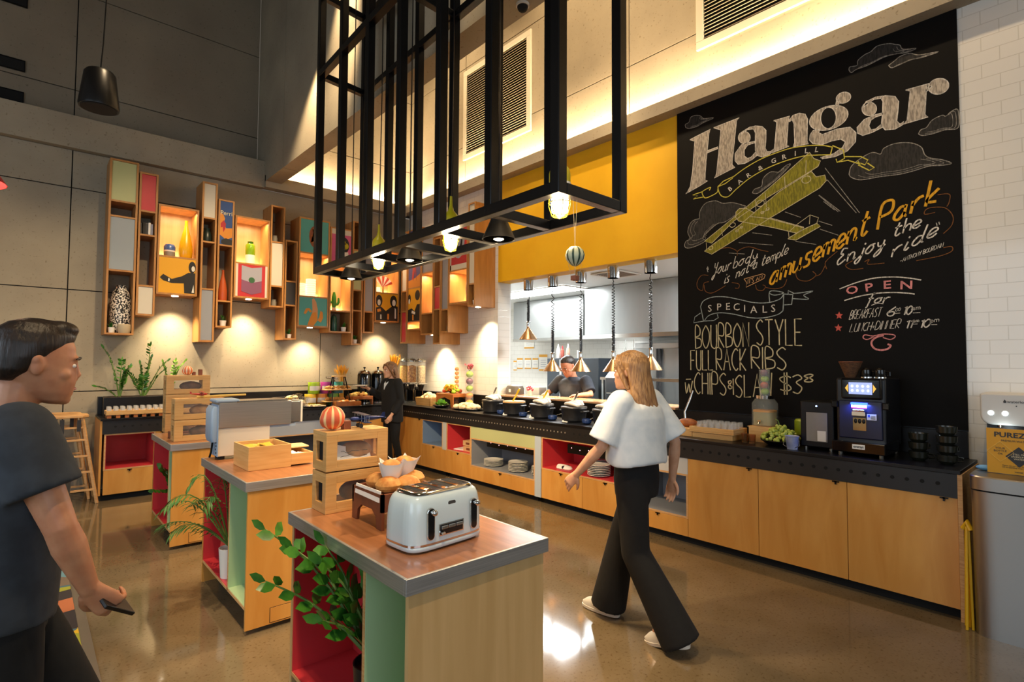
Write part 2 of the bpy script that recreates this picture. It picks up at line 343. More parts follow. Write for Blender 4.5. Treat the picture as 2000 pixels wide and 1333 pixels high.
obj('speaker_mesh', B().lathe([(.0, .004), (.135, .004), (.135, -.004), (0, -.004)], n=28), DARK, t)
obj('cable', B().tube([(0, 0, .33), (.015, 0, .6), (.03, 0, 1.2), (.02, 0, 4.13)], .006, 6), BLACK, t)
t = thing('pendant_lamp', 'red dome pendant lamp cut by the left edge', 'lamp', (-.37, 5.0, 2.80))
obj('shade', B().lathe([(.03, .16), (.09, .15), (.17, .09), (.23, .0), (.225, 0), (.165, .085), (.09, .14), (.03, .15)], n=28), RED, t, smooth=True)
obj('bulb', B().ell((0, 0, .03), .06), LAMP, t, smooth=True); obj('cable', B().tube([(0, 0, .15), (0, 0, 5.2)], .005, 6), BLACK, t)
light('POINT', 'pendant_bulb_light', (-.37, 5.0, 2.79), 12, WARM2, size=.08)
t = thing('dome_camera', 'small dark dome camera under the concrete beam', 'camera', (2.68, 2.90, 4.31))
obj('base', B().lathe([(.05, 0), (.05, -.02), (0, -.02)]), WHITE, t, smooth=True); obj('dome', B().ell((0, 0, -.02), .042), DARK, t, smooth=True)
# hanging black steel frame
FA, FB, FC, FD = [P(px, py, 2, 2.4) for px, py in ((611, 536), (709, 549), (1225, 417), (1091, 374))]
FA += Vector((.028, -.028, 0)); FB += Vector((-.028, -.028, 0)); FC += Vector((-.028, .028, 0)); FD += Vector((.028, .028, 0))
t = thing('steel_gantry', 'black steel box frame hanging over the serving islands', 'gantry', (0, 0, 0))
up = lambda v, z: Vector((v.x, v.y, z)); BW = .057
for s, (a, b) in enumerate(((FD, FA), (FC, FB))):
    for z in (2.4 + BW / 2, 4.21, 4.95): obj('rail', B().bar(up(a, z), up(b, z), BW), BLK_STEEL, t, bev=.004)
    for i in range(7):
        q = a.lerp(b, i / 6); obj('upright', B().bar(up(q, 2.4), up(q, 8), BW, up=(0, 1, 0)), BLK_STEEL, t, bev=.004)
for i in range(7):
    a, b = FD.lerp(FA, i / 6), FC.lerp(FB, i / 6); d = (b - a).normalized() * (BW / 2 + .001)
    for z in ((2.4 + BW / 2, 4.21, 4.95) if i % 3 == 0 else (2.4 + BW / 2,)): obj('crossbar', B().bar(up(a + d, z), up(b - d, z), BW * .96), BLK_STEEL, t, bev=.004)
# yellow caged lamps and dark cone lamps inside the frame
YG = mat('yellow_green_paint', 'b9a814', .35)
def caged(px, py, x, label):
    p = P(px, py, 0, x); t = thing('caged_pendant_lamp', label, 'lamp', p, group=None); t.scale = (.886, .886, .886)
    obj('housing', B().lathe([(.009, .42), (.012, .35), (.022, .31), (.052, .275), (.060, .245), (.060, .195), (.0, .195)], n=20), YG, t, smooth=True)
    obj('collar', B().lathe([(.062, .195), (.062, .165), (0, .165)]), PORC, t, smooth=True)
    obj('bulb', B().lathe([(.044, .165), (.049, .09), (.044, .035), (.02, .015), (0, .012)], n=16), LAMP, t, smooth=True)
    c = B()
    for k in range(6):
        a = k * math.pi / 3; ca, sa = math.cos(a), math.sin(a)
        c.tube([(.058 * ca, .058 * sa, .17), (.062 * ca, .062 * sa, .07), (.045 * ca, .045 * sa, .018), (0, 0, 0)], .0028, 5)
    for r, z in ((.062, .085), (.04, .014)): c.tube([(r * math.cos(a), r * math.sin(a), z) for a in [k * math.pi / 8 for k in range(17)]], .0028, 5)
    obj('cage', c, YG, t, smooth=True); obj('cable', B().tube([(0, 0, .41), (0.01, 0, 1.6), (0, 0, (8 - p.z) / .886)], .005, 6), BLACK, t)
    light('POINT', 'caged_bulb_light', p + Vector((0, 0, -.03)), 9, WARM2, size=.05)
caged(1093, 427, 1.915, 'yellow caged pendant lamp behind the nearest upright of the black frame')
caged(880, 492, 2.065, 'yellow caged pendant lamp hanging mid frame in front of the shelves')
caged(739, 527, 2.11, 'yellow caged pendant lamp at the far end of the black frame')
def cone(px, py, x, label):
    p = P(px, py, 0, x); t = thing('cone_pendant_lamp', label, 'lamp', p); t.scale = (.886, .886, .886)
    obj('shade', B().lathe([(.035, .14), (.055, .135), (.113, 0), (.109, 0), (.05, .128), (.0, .13)], n=28), mat('shade_dark', '2a2722', .45), t, smooth=True)
    obj('bulb', B().lathe([(.0, .05), (.036, .05), (.042, .02), (.034, .0), (.015, -.008), (0, -.009)], n=16), LAMP, t, smooth=True); obj('reflector', B().lathe([(.108, .002), (.05, .122), (.0, .122), (.048, .120), (.106, .002)], n=28), PORC, t, smooth=True); obj('cable', B().tube([(0, 0, .13), (0, 0, (8 - p.z) / .886)], .005, 6), BLACK, t)
    light('SPOT', 'cone_lamp_light', p + Vector((0, 0, -.012)), 110, WARM2, p - Vector((0, 0, 2)), .03, angle=110)
cone(974, 468, 2.065, 'dark cone pendant lamp nearest the yellow wall')
cone(800, 509, 2.09, 'dark cone pendant lamp second along the black frame')
cone(686, 545, 2.145, 'dark cone pendant lamp at the far left end of the frame')
def stripes(name, c1, c2, n, wob=0):
    if name in MAT: return MAT[name]
    m = mat(name, c1, .5); N, L, b = nodes(m); tc = N.new('ShaderNodeTexCoord'); g = N.new('ShaderNodeSeparateXYZ'); at = N.new('ShaderNodeMath'); at.operation = 'ARCTAN2'
    mu = N.new('ShaderNodeMath'); mu.operation = 'MULTIPLY'; mu.inputs[1].default_value = n; si = N.new('ShaderNodeMath'); si.operation = 'SINE'; rp = N.new('ShaderNodeValToRGB')
    rp.color_ramp.elements[0].position = .45; rp.color_ramp.elements[1].position = .55; rp.color_ramp.elements[0].color = lin(c1); rp.color_ramp.elements[1].color = lin(c2)
    L.new(tc.outputs['Object'], g.inputs[0]); L.new(g.outputs[1], at.inputs[0]); L.new(g.outputs[0], at.inputs[1]); L.new(at.outputs[0], mu.inputs[0]); L.new(mu.outputs[0], si.inputs[0]); L.new(si.outputs[0], rp.inputs[0]); L.new(rp.outputs[0], b.inputs['Base Color']); return m
t = thing('balloon_ornament', 'green striped hot air balloon ornament hanging below the frame by the yellow wall', 'ornament', P(1123, 500, 1, FD.y)); t.scale = (.76, .76, .76); zs = (2.40 - t.location.z) / .76
obj('balloon', B().lathe([(0, .062), (.03, .055), (.052, .034), (.061, .004), (.055, -.024), (.035, -.05), (.014, -.064), (0, -.064)], n=32), stripes('balloon_green', 'b9bfa0', '27402f', 9), t, smooth=True)
obj('basket', B().box(-.02, .02, -.02, .02, -.155, -.125), MAHOG, t, bev=.003)
c = B()
for sx in (-1, 1):
    for sy in (-1, 1): c.tube([(.03 * sx, .03 * sy, -.045), (.018 * sx, .018 * sy, -.125)], .001, 4)
c.tube([(0, 0, .06), (.018, 0, zs)], .0015, 4).tube([(0, 0, .06), (-.018, 0, zs)], .0015, 4)
obj('cord', c, mat('cord', 'c9b890', .8), t)
# ---------------------------------------------------------------- wall of display boxes
ARTY = mat('art_yellow', 'e0a21a', .6); ARTB = mat('art_black', '161412', .6); ARTW = mat('art_white', 'e0dccf', .6); TEAL = mat('art_teal', '4fa09a', .6)
ABLUE = mat('art_blue', '244a86', .6); AOR = mat('art_orange', 'd98a2a', .6); ARED = mat('art_red', 'b3262e', .6); APINK = mat('art_pink', 'c75a86', .6)
AGREY = mat('art_grey', '9a9aa6', .6); AMAUVE = mat('art_mauve', '7b4a66', .6); APEACH = mat('art_peach', 'd49a68', .6); APUR = mat('art_indigo', '4b4a86', .6); ABRN = mat('art_brown', '8a4a26', .6)
SH = .022; DEP = .38
def column(label, plane, u0, u1, z0, z1, cells, down=False, name='display_shelf'):
    """cells top to bottom: (bottom z, kind, material or drawing)"""
    fr = 8.15 if plane == 'y' else 4.72
    # local axes: u along the wall, w depth from the front, z up
    if plane == 'y': t = thing(name, label, 'shelf', (u0, fr, z0)); W, H = u1 - u0, z1 - z0; G = lambda a, b, c, d, e, f: (a, b, c, d, e, f)
    else: t = thing(name, label, 'shelf', (fr, u1, z0)); W, H = u1 - u0, z1 - z0; G = lambda a, b, c, d, e, f: (c, d, -b, -a, e, f)
    f = B(); f.box(*G(0, SH, 0, DEP, 0, H)).box(*G(W - SH, W, 0, DEP, 0, H)).box(*G(SH, W - SH, 0, DEP, H - SH, H)).box(*G(SH, W - SH, 0, DEP, 0, SH))
    top = z1
    for zb, k, m in cells:
        a, b = zb - z0, top - z0
        if zb > z0 + .01: f.box(*G(SH, W - SH, .004, DEP, a - SH / 2, a + SH / 2))
        lo = a + (SH / 2 if zb > z0 + .01 else SH); hi = b - (SH / 2 if top < z1 - .01 else SH)
        if k == 'door': obj('door', B().box(*G(SH + .002, W - SH - .002, .012, .028, lo + .002, hi - .002)), m, t)
        elif k == 'lit':
            obj('back_panel', B().box(*G(SH, W - SH, DEP - .02, DEP - .008, lo, hi)), MAPLE, t)
            obj('light_strip', B().box(*G(SH + .03, W - SH - .03, .05, .075, hi - .012, hi - .002) if False else G(SH + .02, W - SH - .02, DEP - .045, DEP - .022, lo, lo + .008)), LEDM, t)
            cx, cy, cz = [(x + y) / 2 for x, y in zip(G(SH, W - SH, .10, .10, hi - .02, hi - .02)[0::2], G(SH, W - SH, .10, .10, hi - .02, hi - .02)[1::2])]
            p = Vector(t.location) + Vector((cx, cy, cz)); light('AREA', 'niche_light', p, 3.6, WARM, p - Vector((0, 0, 1)), W - .12 if plane == 'y' else .04, .04 if plane == 'y' else W - .12)
            p2 = p + (Vector((0, DEP - .13, lo - hi + .03)) if plane == 'y' else Vector((DEP - .13, 0, lo - hi + .03))); light('AREA', 'niche_uplight', p2, 3.6, WARM, None, W - .08 if plane == 'y' else .03, .03 if plane == 'y' else W - .08, rot=(math.pi, 0, 0))
        elif k == 'art':
            o = obj('picture', B().box(*G(SH + .001, W - SH - .001, .006, .02, lo + .001, hi - .001)), m[0], t)
            for mm, shapes in m[1]:
                mb = B()
                for sh in shapes:
                    q = [(SH + u * (W - 2 * SH), lo + v * (hi - lo)) for u, v in sh]
                    lay = .0045 - .0012 * m[1].index((mm, shapes))
                    pts = [Vector((x, lay, z)) if plane == 'y' else Vector((lay, -x, z)) for x, z in q]
                    mb.prism(pts, (0, .0025, 0) if plane == 'y' else (.0025, 0, 0))
                obj('print', mb, mm, o)
        top = zb
    obj('carcass', f, OAK, t)
    if down:
        x, y, z = G(W / 2, W / 2, .13, .13, 0, 0)[0::2]; M = Vector(t.location) + Vector((x, y, z))
        obj('downlight', B().lathe([(.04, 0), (.04, -.008), (.03, -.01), (0, -.01)], (x, y, 0)), LAMP, t, smooth=True)
        light('SPOT', 'shelf_downlight', M - Vector((0, 0, .02)), 130, (1, .78, .48), M + Vector((0, .12, -1) if plane == 'y' else (.12, 0, -1)), .03, angle=100, blend=1)
    return t
def circ(u, v, r, rv=None, n=16, a0=0, a1=360):
    rv = rv or r; return [(u + r * math.cos(math.radians(a0 + (a1 - a0) * k / n)), v + rv * math.sin(math.radians(a0 + (a1 - a0) * k / n))) for k in range(n + (0 if a1 - a0 == 360 else 1))]
artC = (ARTY, [(ARTB, [[(.03, .42), (.12, .52), (.35, .40), (.62, .50), (.80, .62), (.99, .62), (.99, .02), (.70, .02), (.68, .30), (.35, .28), (.12, .34)], circ(.90, .78, .10, .17)]), (ARTW, [circ(.93, .74, .05, .08), [(.90, .05), (.97, .05), (.95, .28)], [(.25, .33), (.29, .32), (.30, .40), (.26, .42)]])])
artE = (ABLUE, [(AOR, [[(0, .50), (0, .72), (.25, .70), (.40, .60), (.30, .50), (.5, .38), (1, .40), (1, .18), (.5, .12), (0, .22)]]), (ARED, [[(.05, .48), (.30, .56), (.48, .48), (.42, .36), (.28, .28), (.22, .40), (.08, .38)]]), (ARTB, [[(.12, .03), (.15, .10), (.5, .15), (1, .12), (1, .0), (.3, .0)]])])
artF = (ARED, [(CREAM, [[(0, 0), (.07, 0), (.07, 1), (0, 1)], [(.93, 0), (1, 0), (1, 1), (.93, 1)]]), (AGREY, [[(.18, .52), (.5, .44), (.82, .52), (.82, .96), (.5, .90), (.18, .96)]]), (AMAUVE, [[(.18, .16), (.5, .07), (.82, .16), (.82, .52), (.5, .44), (.18, .52)]]), (mat('art_green', '2a5a36', .6), [circ(.5, .52, .10, .09)])])
artI1 = (TEAL, [(ABRN, [circ(.5, .5, .2, .33)]), (AOR, [[(.36, .30), (.62, .42), (.38, .52), (.62, .62), (.40, .74), (.62, .66), (.44, .62), (.64, .52), (.44, .51), (.66, .40)]])])
artI2 = (TEAL, [(APEACH, [[(.45, .95), (.52, .98), (.60, .85), (.66, .60), (.66, .25), (.46, .25), (.47, .6)]]), (AOR, [[(.30, .0), (.52, .0), (.66, .2), (.60, .5), (.46, .45), (.38, .25)], [(.16, .42), (.24, .60), (.36, .62), (.46, .5), (.40, .46), (.32, .54), (.24, .40)], [(.66, .2), (.78, .12), (.86, .3), (.84, .5), (.76, .55), (.72, .32)]])])
artJ = (APINK, [(CREAM, [[(0, .86), (1, .86), (1, 1), (0, 1)]]), (ARTB, [circ(.64, .58, .27, .22), [(.2, .05), (.55, .05), (.5, .4), (.2, .35)]]), (YG, [circ(.56, .64, .17, .08), circ(.72, .56, .15, .09), circ(.56, .50, .15, .08)]), (ARTW, [[(.55, .24), (.88, .28), (.85, .40), (.58, .38)], circ(.3, .3, .05, .05, 8), circ(.4, .18, .05, .05, 8)])])
artM = (ARTY, [(ARTB, [[(.0, 0), (.0, .46), (.22, .52), (.45, .36), (.60, .46), (.8, .60), (1, .55), (1, 0)], circ(.14, .72, .15, .22), circ(.80, .74, .16, .22)]), (ARTW, [circ(.14, .66, .07, .11), circ(.82, .68, .08, .12), [(.86, .10), (.93, .10), (.92, .45), (.86, .5)], [(.2, .05), (.26, .05), (.25, .22), (.2, .22)]]), (AOR, [[(.52, .05), (.60, .05), (.60, .26), (.52, .26)], [(.05, .40), (.2, .44), (.24, .34), (.08, .3)]])])
artP1 = (APUR, [(AOR, [[(0, 0), (1, 0), (1, .22), (.6, .16), (0, .12)], [(.20, .55), (.45, .8), (.55, .85), (.40, .35)]]), (ARED, [[(.3, .15), (.42, .5), (.50, .82), (.60, .72), (.58, .45), (.70, .10), (.55, .30), (.42, .12)]])])
artP2 = (ARTY, [(ARTB, [circ(.78, .78, .2, .16), circ(.1, .7, .12, .14), [(0, 0), (0, .36), (.3, .4), (.55, .3), (.75, .5), (1, .5), (1, 0)]]), (ARTW, [circ(.1, .62, .07, .08), [(.3, .25), (.6, .2), (.62, .27), (.34, .33)]]), (AOR, [[(.38, .03), (.48, .03), (.48, .2), (.38, .2)]])])
artT = (ARED, [(CREAM, [[(0, 0), (1, 0), (1, .10), (0, .10)], [(0, 0), (.06, 0), (.06, 1), (0, 1)]]), (AGREY, [circ(.5, .55, .36, .34)]), (ARTB, [circ(.5, .55, .24, .22)]), (AGREY, [circ(.5, .55, .14, .12)])])
L_ = 'wall shelf column'
column('tall wooden wall shelf column with a sage green door on top, far left', 'y', .672, .966, 1.94, 4.11, [(3.59, 'door', GREEN2), (3.40, 'o', 0), (2.73, 'door', mat('blue_grey_door', '9aa3a8', .45)), (1.94, 'o', 0)])
column('narrow wooden wall shelf column with a red door on top', 'y', .978, 1.177, 2.19, 4.01, [(3.517, 'door', RED), (3.213, 'o', 0), (2.566, 'o', 0), (2.19, 'door', CREAM)])
column('lit wooden wall box over a yellow picture of black shapes, holding a yellow vase', 'y', 1.188, 1.648, 2.48, 3.643, [(2.974, 'lit', 0), (2.48, 'art', artC)], True)
column('tall wooden wall shelf column with a cream door above and grey door below', 'y', 1.68, 1.863, 1.88, 4.05, [(3.56, 'door', CREAM), (3.234, 'o', 0), (2.592, 'o', 0), (1.88, 'door', GREY)])
tE = column('wooden wall shelf column with a blue poster on top and an orange bottle', 'y', 1.88, 2.08, 2.083, 3.85, [(3.217, 'art', artE), (2.445, 'o', 0), (2.083, 'o', 0)])
text('poster_lettering', 'Perri', mat('art_cream', 'e6dca8', .6), tE, .085, frame((.10, .002, 1.555), (1, 0, 0), (0, 0, 1)), thick=.0005, xs=.9)
column('lit wooden wall box over a red picture of a tin, holding a green bottle', 'y', 2.095, 2.56, 2.512, 3.665, [(3.001, 'lit', 0), (2.512, 'art', artF)], True)
column('wooden wall shelf column with a pale door between two small vases', 'y', 2.57, 2.77, 2.41, 3.905, [(3.367, 'o', 0), (2.719, 'door', CREAM), (2.41, 'o', 0)])
column('wooden wall shelf column with a charcoal door and a tiny plant', 'y', 2.782, 2.966, 1.945, 3.425, [(2.811, 'o', 0), (2.455, 'door', CHAR), (1.945, 'o', 0)])
column('lit wooden wall box between two teal fruit pictures', 'y', 2.98, 3.455, 2.148, 3.81, [(3.275, 'art', artI1), (2.609, 'lit', 0), (2.148, 'art', artI2)], True)
column('lit wooden wall box with a pink picture on top and a cactus', 'y', 3.465, 3.83, 2.08, 3.74, [(3.132, 'art', artJ), (2.422, 'lit', 0), (2.08, 'o', 0)])
column('tall narrow wooden wall shelf column with a small green door in the middle', 'y', 3.84, 4.02, 1.895, 3.897, [(3.43, 'o', 0), (2.778, 'door', GREEN2), (2.447, 'o', 0), (1.895, 'o', 0)])
column('wooden wall shelf column with a long grey door beside the yellow corner picture', 'y', 4.04, 4.225, 2.095, 3.61, [(2.442, 'door', GREY), (2.095, 'o', 0)])
column('lit wooden wall box over a yellow picture with two dark heads, next to the corner', 'y', 4.24, 4.69, 2.293, 3.5, [(2.779, 'lit', 0), (2.293, 'art', artM)], True)
column('narrow wooden wall shelf column with cream and red doors in the corner', 'x', 7.95, 8.14, 1.94, 3.84, [(2.822, 'door', CREAM), (2.478, 'o', 0), (1.94, 'door', RED)])
column('wooden wall box with an indigo poster over a yellow picture, right of the corner', 'x', 7.52, 7.93, 2.153, 3.84, [(2.853, 'art', artP1), (2.29, 'art', artP2), (2.153, 'lit', 0)])
column('lit wooden wall box with a grey door above and small plant below', 'x', 7.155, 7.505, 2.063, 3.78, [(3.059, 'door', GREY), (2.401, 'lit', 0), (2.063, 'o', 0)], True)
column('narrow wooden wall shelf column with a small red door halfway down', 'x', 6.95, 7.145, 1.906, 3.575, [(2.806, 'o', 0), (2.446, 'door', RED), (1.906, 'o', 0)])
column('narrow wooden wall shelf column with a long grey door on the tiled wall', 'x', 6.735, 6.94, 2.078, 3.75, [(2.429, 'door', GREY), (2.078, 'o', 0)])
column('wooden wall box with a red ringed picture above small surfboards', 'x', 6.265, 6.725, 2.495, 3.80, [(2.997, 'art', artT), (2.495, 'lit', 0)])
column('wooden wall shelf column with a cream door nearest the yellow wall', 'x', 6.085, 6.255, 2.43, 3.94, [(2.753, 'door', CREAM), (2.43, 'o', 0)], True)
# ---------------------------------------------------------------- decor in the boxes
def vase(name, label, cat, x, y, z, prof, m, **k): return single(name, B().lathe(prof, n=24), m, label, cat, loc=(x, y, z), smooth=True, **k)
vase('speckled_vase', 'tall black and white speckled vase in the far left wall shelf', 'vase', .845, 8.34, 1.962, [(.085, 0), (.105, .02), (.118, .2), (.112, .42), (.085, .52), (.055, .56), (.06, .60), (.05, .60)], noisy('speckle', '0d0d0d', 'ddd8ce', 55, .5, lo=.49, hi=.51, detail=1))
def potplant(label, x, y, z, s=1.0, pm=PORC, n=10, h=.1, lm=LEAF):
    t = thing('potted_plant', label, 'plant', (x, y, z))
    obj('pot', B().lathe([(.028 * s, 0), (.036 * s, .06 * s), (.033 * s, .06 * s), (.03 * s, .05 * s), (0, .05 * s)], n=16), pm, t, smooth=True)
    l = B(); r = random.Random(int(x * 1000))
    for k in range(n):
        a = r.uniform(0, 6.28); e = r.uniform(.4, 1.3); d = Vector((math.cos(a) * math.cos(e), math.sin(a) * math.cos(e), math.sin(e))) * h * r.uniform(.7, 1.1)
        l.leaf((0, 0, .05 * s), Vector((0, 0, .05 * s)) + d, h * .28, (-d.z * math.cos(a), -d.z * math.sin(a), .4), .1)
    obj('leaves', l, lm, t, smooth=True)
potplant('small white potted plant in front of the speckled vase', .745, 8.20, 1.962, 1.1, h=.09)
vase('round_pot', 'pale round pot beside the speckled vase base', 'pot', .875, 8.21, 1.962, [(.06, 0), (.075, .05), (.072, .1), (.06, .11), (0, .1)], mat('sand_pot', 'b9a98a', .7))
for i, (wd, h, m, l) in enumerate(((.022, .145, CHAR, 'leftmost'), (.03, .16, ARTB, 'second'), (.024, .155, CHAR, 'third'), (.026, .165, PAPER, 'fourth, pale'), (.022, .15, AGREY, 'rightmost, grey'))):
    x = 1.005 + i * .029
    t = thing('book', f'slim book in the shelf under the red door, {l} of the row', 'book', (x, 8.22, 3.225), group='books under the red door')
    obj('cover', B().box(0, wd, 0, .13, 0, h), m, t, bev=.002); obj('pages', B().box(.003, wd - .003, .004, .132, .003, h + .001), PAPER, t)
t = thing('ceramic_jar', 'blue and white lidded jar in the lit box left of the yellow vase', 'jar', (1.345, 8.30, 2.986))
obj('body', B().lathe([(.058, 0), (.066, .03), (.066, .07), (0, .07)], n=24), mat('jar_grey', '8a8578', .5), t, smooth=True); obj('band', B().lathe([(.067, .07), (.067, .09), (0, .09)], n=24), PORC, t, smooth=True); obj('lid', B().lathe([(.067, .09), (.067, .14), (.05, .17), (0, .175)], n=24), noisy('blue_glaze', '2a4a8a', '5a7ab0', 30, .25), t, smooth=True)
vase('yellow_vase', 'tall yellow bottle vase glowing in the lit box', 'vase', 1.53, 8.30, 2.986, [(.06, 0), (.078, .03), (.083, .12), (.072, .22), (.045, .34), (.024, .42), (.018, .50), (.022, .52), (.012, .52)], mat('yellow_glaze', 'e0a812', .25))
vase('dark_green_vase', 'dark green squat vase in the shelf under a cream door', 'vase', 1.78, 8.30, 3.246, [(.055, 0), (.06, .06), (.05, .13), (.03, .17), (.038, .20), (.02, .20)], mat('dark_green_glaze', '222e28', .3))
vase('orange_bottle', 'orange ceramic bottle below the blue poster', 'bottle', 1.985, 8.27, 2.457, [(.048, 0), (.057, .03), (.056, .14), (.04, .26), (.018, .36), (.015, .42), (.02, .43), (.01, .43)], mat('orange_glaze', 'b3532a', .3))
potplant('small white potted succulent in the open shelf below the orange bottle', 1.99, 8.24, 2.106, 1.3, h=.10, n=16)
t = thing('glass_bottle', 'green and white lidded glass bottle in the lit box', 'bottle', (2.34, 8.30, 3.012))
obj('base', B().lathe([(.062, 0), (.064, .01), (.062, .14), (0, .14)], n=24), mat('frosted_white_glow', 'f0e6d2', .4, emit='ffdca8', es=.4), t, smooth=True)  # emission paints the niche light glowing in the base; no lamp inside
obj('body', B().lathe([(.063, .14), (.066, .2), (.064, .28), (.05, .30), (0, .30)], n=24), mat('lime_glass', '8ab81e', .15, coat=.5), t, smooth=True); obj('stopper', B().lathe([(.038, .30), (.038, .335), (0, .335)], n=20), mat('green_glass', '3a6a1e', .2), t, smooth=True)
GP = [(.035, 0), (.038, .06), (.03, .085), (.034, .10), (.02, .10)]; GM = mat('grey_stoneware', '7c7a70', .6)
vase('small_vase', 'small grey vase in the upper open shelf over a pale door', 'vase', 2.66, 8.25, 3.378, GP, GM); vase('small_vase', 'small grey vase in the lower open shelf under a pale door', 'vase', 2.665, 8.25, 2.432, GP, GM)
potplant('tiny white pot plant at the bottom of the charcoal door column', 2.885, 8.22, 1.967, 1.0)
PL = noisy('paper_lantern', 'f2e2c4', 'fff0d8', 3, .8); PL.node_tree.nodes['Principled BSDF'].inputs['Emission Color'].default_value = lin('ffd9a0'); PL.node_tree.nodes['Principled BSDF'].inputs['Emission Strength'].default_value = 1.3
def lantern(x, h, rad, label):
    t = thing('paper_lantern', label, 'lantern', (x, 8.32, 2.62)); n = 12
    obj('shade', B().lathe([(0, 0)] + [(rad * (1 - .012 * (i % 2)), h * i / n) for i in range(n + 1)] + [(0, h)], n=24), PL, t, smooth=True)
    c = B()
    for i in range(1, 8): c.tube([(rad * 1.01 * math.cos(a), rad * 1.01 * math.sin(a), h * i / 8) for a in [k * math.pi / 10 for k in range(21)]], .0016, 4)
    obj('ribs', c, mat('lantern_rib', '8a7050', .7), t)
lantern(3.085, .20, .068, 'short glowing paper lantern in the lit box between teal pictures'); lantern(3.235, .28, .075, 'tall glowing paper lantern in the lit box between teal pictures')
sp = B()
for k in range(9):
    a = k * .7; sp.tube([(0, 0, 0), (.03 * math.cos(a), .03 * math.sin(a), .14)], .003, 5)
single('dried_twigs', sp, AOR, 'short orange twigs standing behind the small lantern', 'twigs', loc=(3.085, 8.43, 2.78))
t = thing('cactus_lamp', 'bright green cactus figure in a white pot in the lit box', 'ornament', (3.605, 8.30, 2.434))
obj('pot', B().lathe([(.03, 0), (.032, .05), (0, .05)], n=16), PORC, t, smooth=True)
c = B(); c.tube([(0, 0, .04), (0, 0, .12), (0, 0, .22), (0, 0, .30)], [.028, .04, .036, .016], 12)
for s, z0, h in ((-1, .12, .24), (1, .09, .19)): c.tube([(0, 0, z0), (.06 * s, 0, z0 + .02), (.075 * s, 0, z0 + .05), (.075 * s, 0, h + .02)], [.018, .022, .022, .012], 10)
obj('body', c, mat('cactus_green', '3f8f2e', .4), t, smooth=True)
t = thing('cactus_bottle', 'dark teal ribbed cactus bottle in the open shelf under the cactus figure', 'bottle', (3.60, 8.28, 2.102)); R_ = []
for r, z in ((.035, 0), (.042, .03), (.042, .2), (.03, .25), (.012, .26)): R_.append([Vector((r * (1 + .1 * (j % 2)) * math.cos(j * .2618), r * (1 + .1 * (j % 2)) * math.sin(j * .2618), z)) for j in range(24)])
obj('body', B().loft(R_), mat('teal_glass', '14503f', .25), t, smooth=True); obj('cap', B().lathe([(.014, .26), (.014, .28), (0, .28)], n=12), CHAR, t, smooth=True)
potplant('white pot plant right of the teal cactus bottle', 3.735, 8.22, 2.102, 1.2)
potplant('white pot plant low in the tall narrow shelf column', 3.93, 8.22, 1.917, 1.1)
t = thing('light_box', 'small glowing white box in the corner lit niche', 'lamp', (4.31, 8.26, 2.79)); obj('shade', B().box(-.06, .06, -.05, .05, 0, .085), PL, t, bev=.006); obj('foot', B().box(-.063, .063, -.053, .053, -.0, .006), OAK, t)
t = thing('paper_fan', 'red and white folded paper fan in the corner lit niche', 'ornament', (4.50, 8.36, 2.79)); c = B()
for k in range(8): c.m(k % 2).prism([(0, .004 * k, .12), (.19 * math.cos(.35 + k * .26), .004 * k, .12 + .19 * math.sin(.35 + k * .26)), (.19 * math.cos(.35 + (k + 1) * .26), .004 * k, .12 + .19 * math.sin(.35 + (k + 1) * .26))], (0, .004, 0))
obj('leaf', c, [mat('fan_red', 'c8553f', .6), PAPER], t); obj('stand', B().box(-.05, .05, -.02, .05, 0, .015).box(-.01, .01, 0, .02, .015, .13), OAK, t)
potplant('white pot plant under the lit box right of the corner', 4.83, 7.27, 2.085, 1.2); potplant('dark spiky pot plant low in the red door column', 4.82, 7.03, 1.928, 1.1, pm=CHAR, h=.14)
vase('small_vase', 'small glass vase at the foot of the long grey door', 'vase', 4.80, 6.83, 2.10, GP, mat('smoke_vase', '6a6a60', .2)); potplant('white pot plant under the last cream door by the yellow wall', 4.80, 6.17, 2.452, 1.2)
for i, (m, l) in enumerate(((mat('surf_orange', 'd98a4a', .35), 'orange'), (PORC, 'white'))):
    single('toy_surfboard', B().tube([(0, 0, 0), (0, 0, .08), (0, 0, .2), (0, 0, .3), (0, 0, .36)], [.012, .034, .042, .032, .006], 14, flat=.18), m, f'small {l} model surfboard leaning under the red ringed picture', 'ornament', loc=(4.80 + .06 * i, 6.34 + .085 * i, 2.52), rz=0.6, smooth=True)
vase('shell_ornament', 'small pale round shell beside the model surfboards', 'ornament', 4.78, 6.30, 2.518, [(.02, 0), (.036, .02), (.03, .055), (.008, .07), (0, .07)], PORC)
# ---------------------------------------------------------------- buffet counter
def holes(mb, plane, at, u0, u1, z, step, r):
    n = int((u1 - u0) / step)
    for i in range(n + 1):
        u = u0 + i * step; pts = circ(u, z, r, n=12)
        mb.prism([(at, a, b) for a, b in pts] if plane == 'x' else [(a, at, b) for a, b in pts], (.004, 0, 0) if plane == 'x' else (0, .004, 0))
t = thing('worktop', 'long black worktop with punched fascia running round the corner', 'worktop', (0, 0, 0))
obj('top', B().prism([(.64, 7.77, .925), (4.42, 7.77, .925), (4.42, .68, .925), (5.05, .68, .925), (5.05, 8.45, .925), (.64, 8.45, .925)], (0, 0, .025)), BLACK, t, bev=.003)
m = B().box(4.44, 4.455, .70, 7.79, .77, .925); m.m(1); holes(m, 'x', 4.437, .80, 4.0, .852, .083, .0125); m.m(2); holes(m, 'x', 4.437, 4.08, 7.7, .852, .055, .009)
obj('fascia', m, [mat('fascia_grey', '181717', .45), DARK, mat('hole_backlight_paint', '857c6e', .7)], t)  # punched holes as dark discs; pale ones paint in light from behind
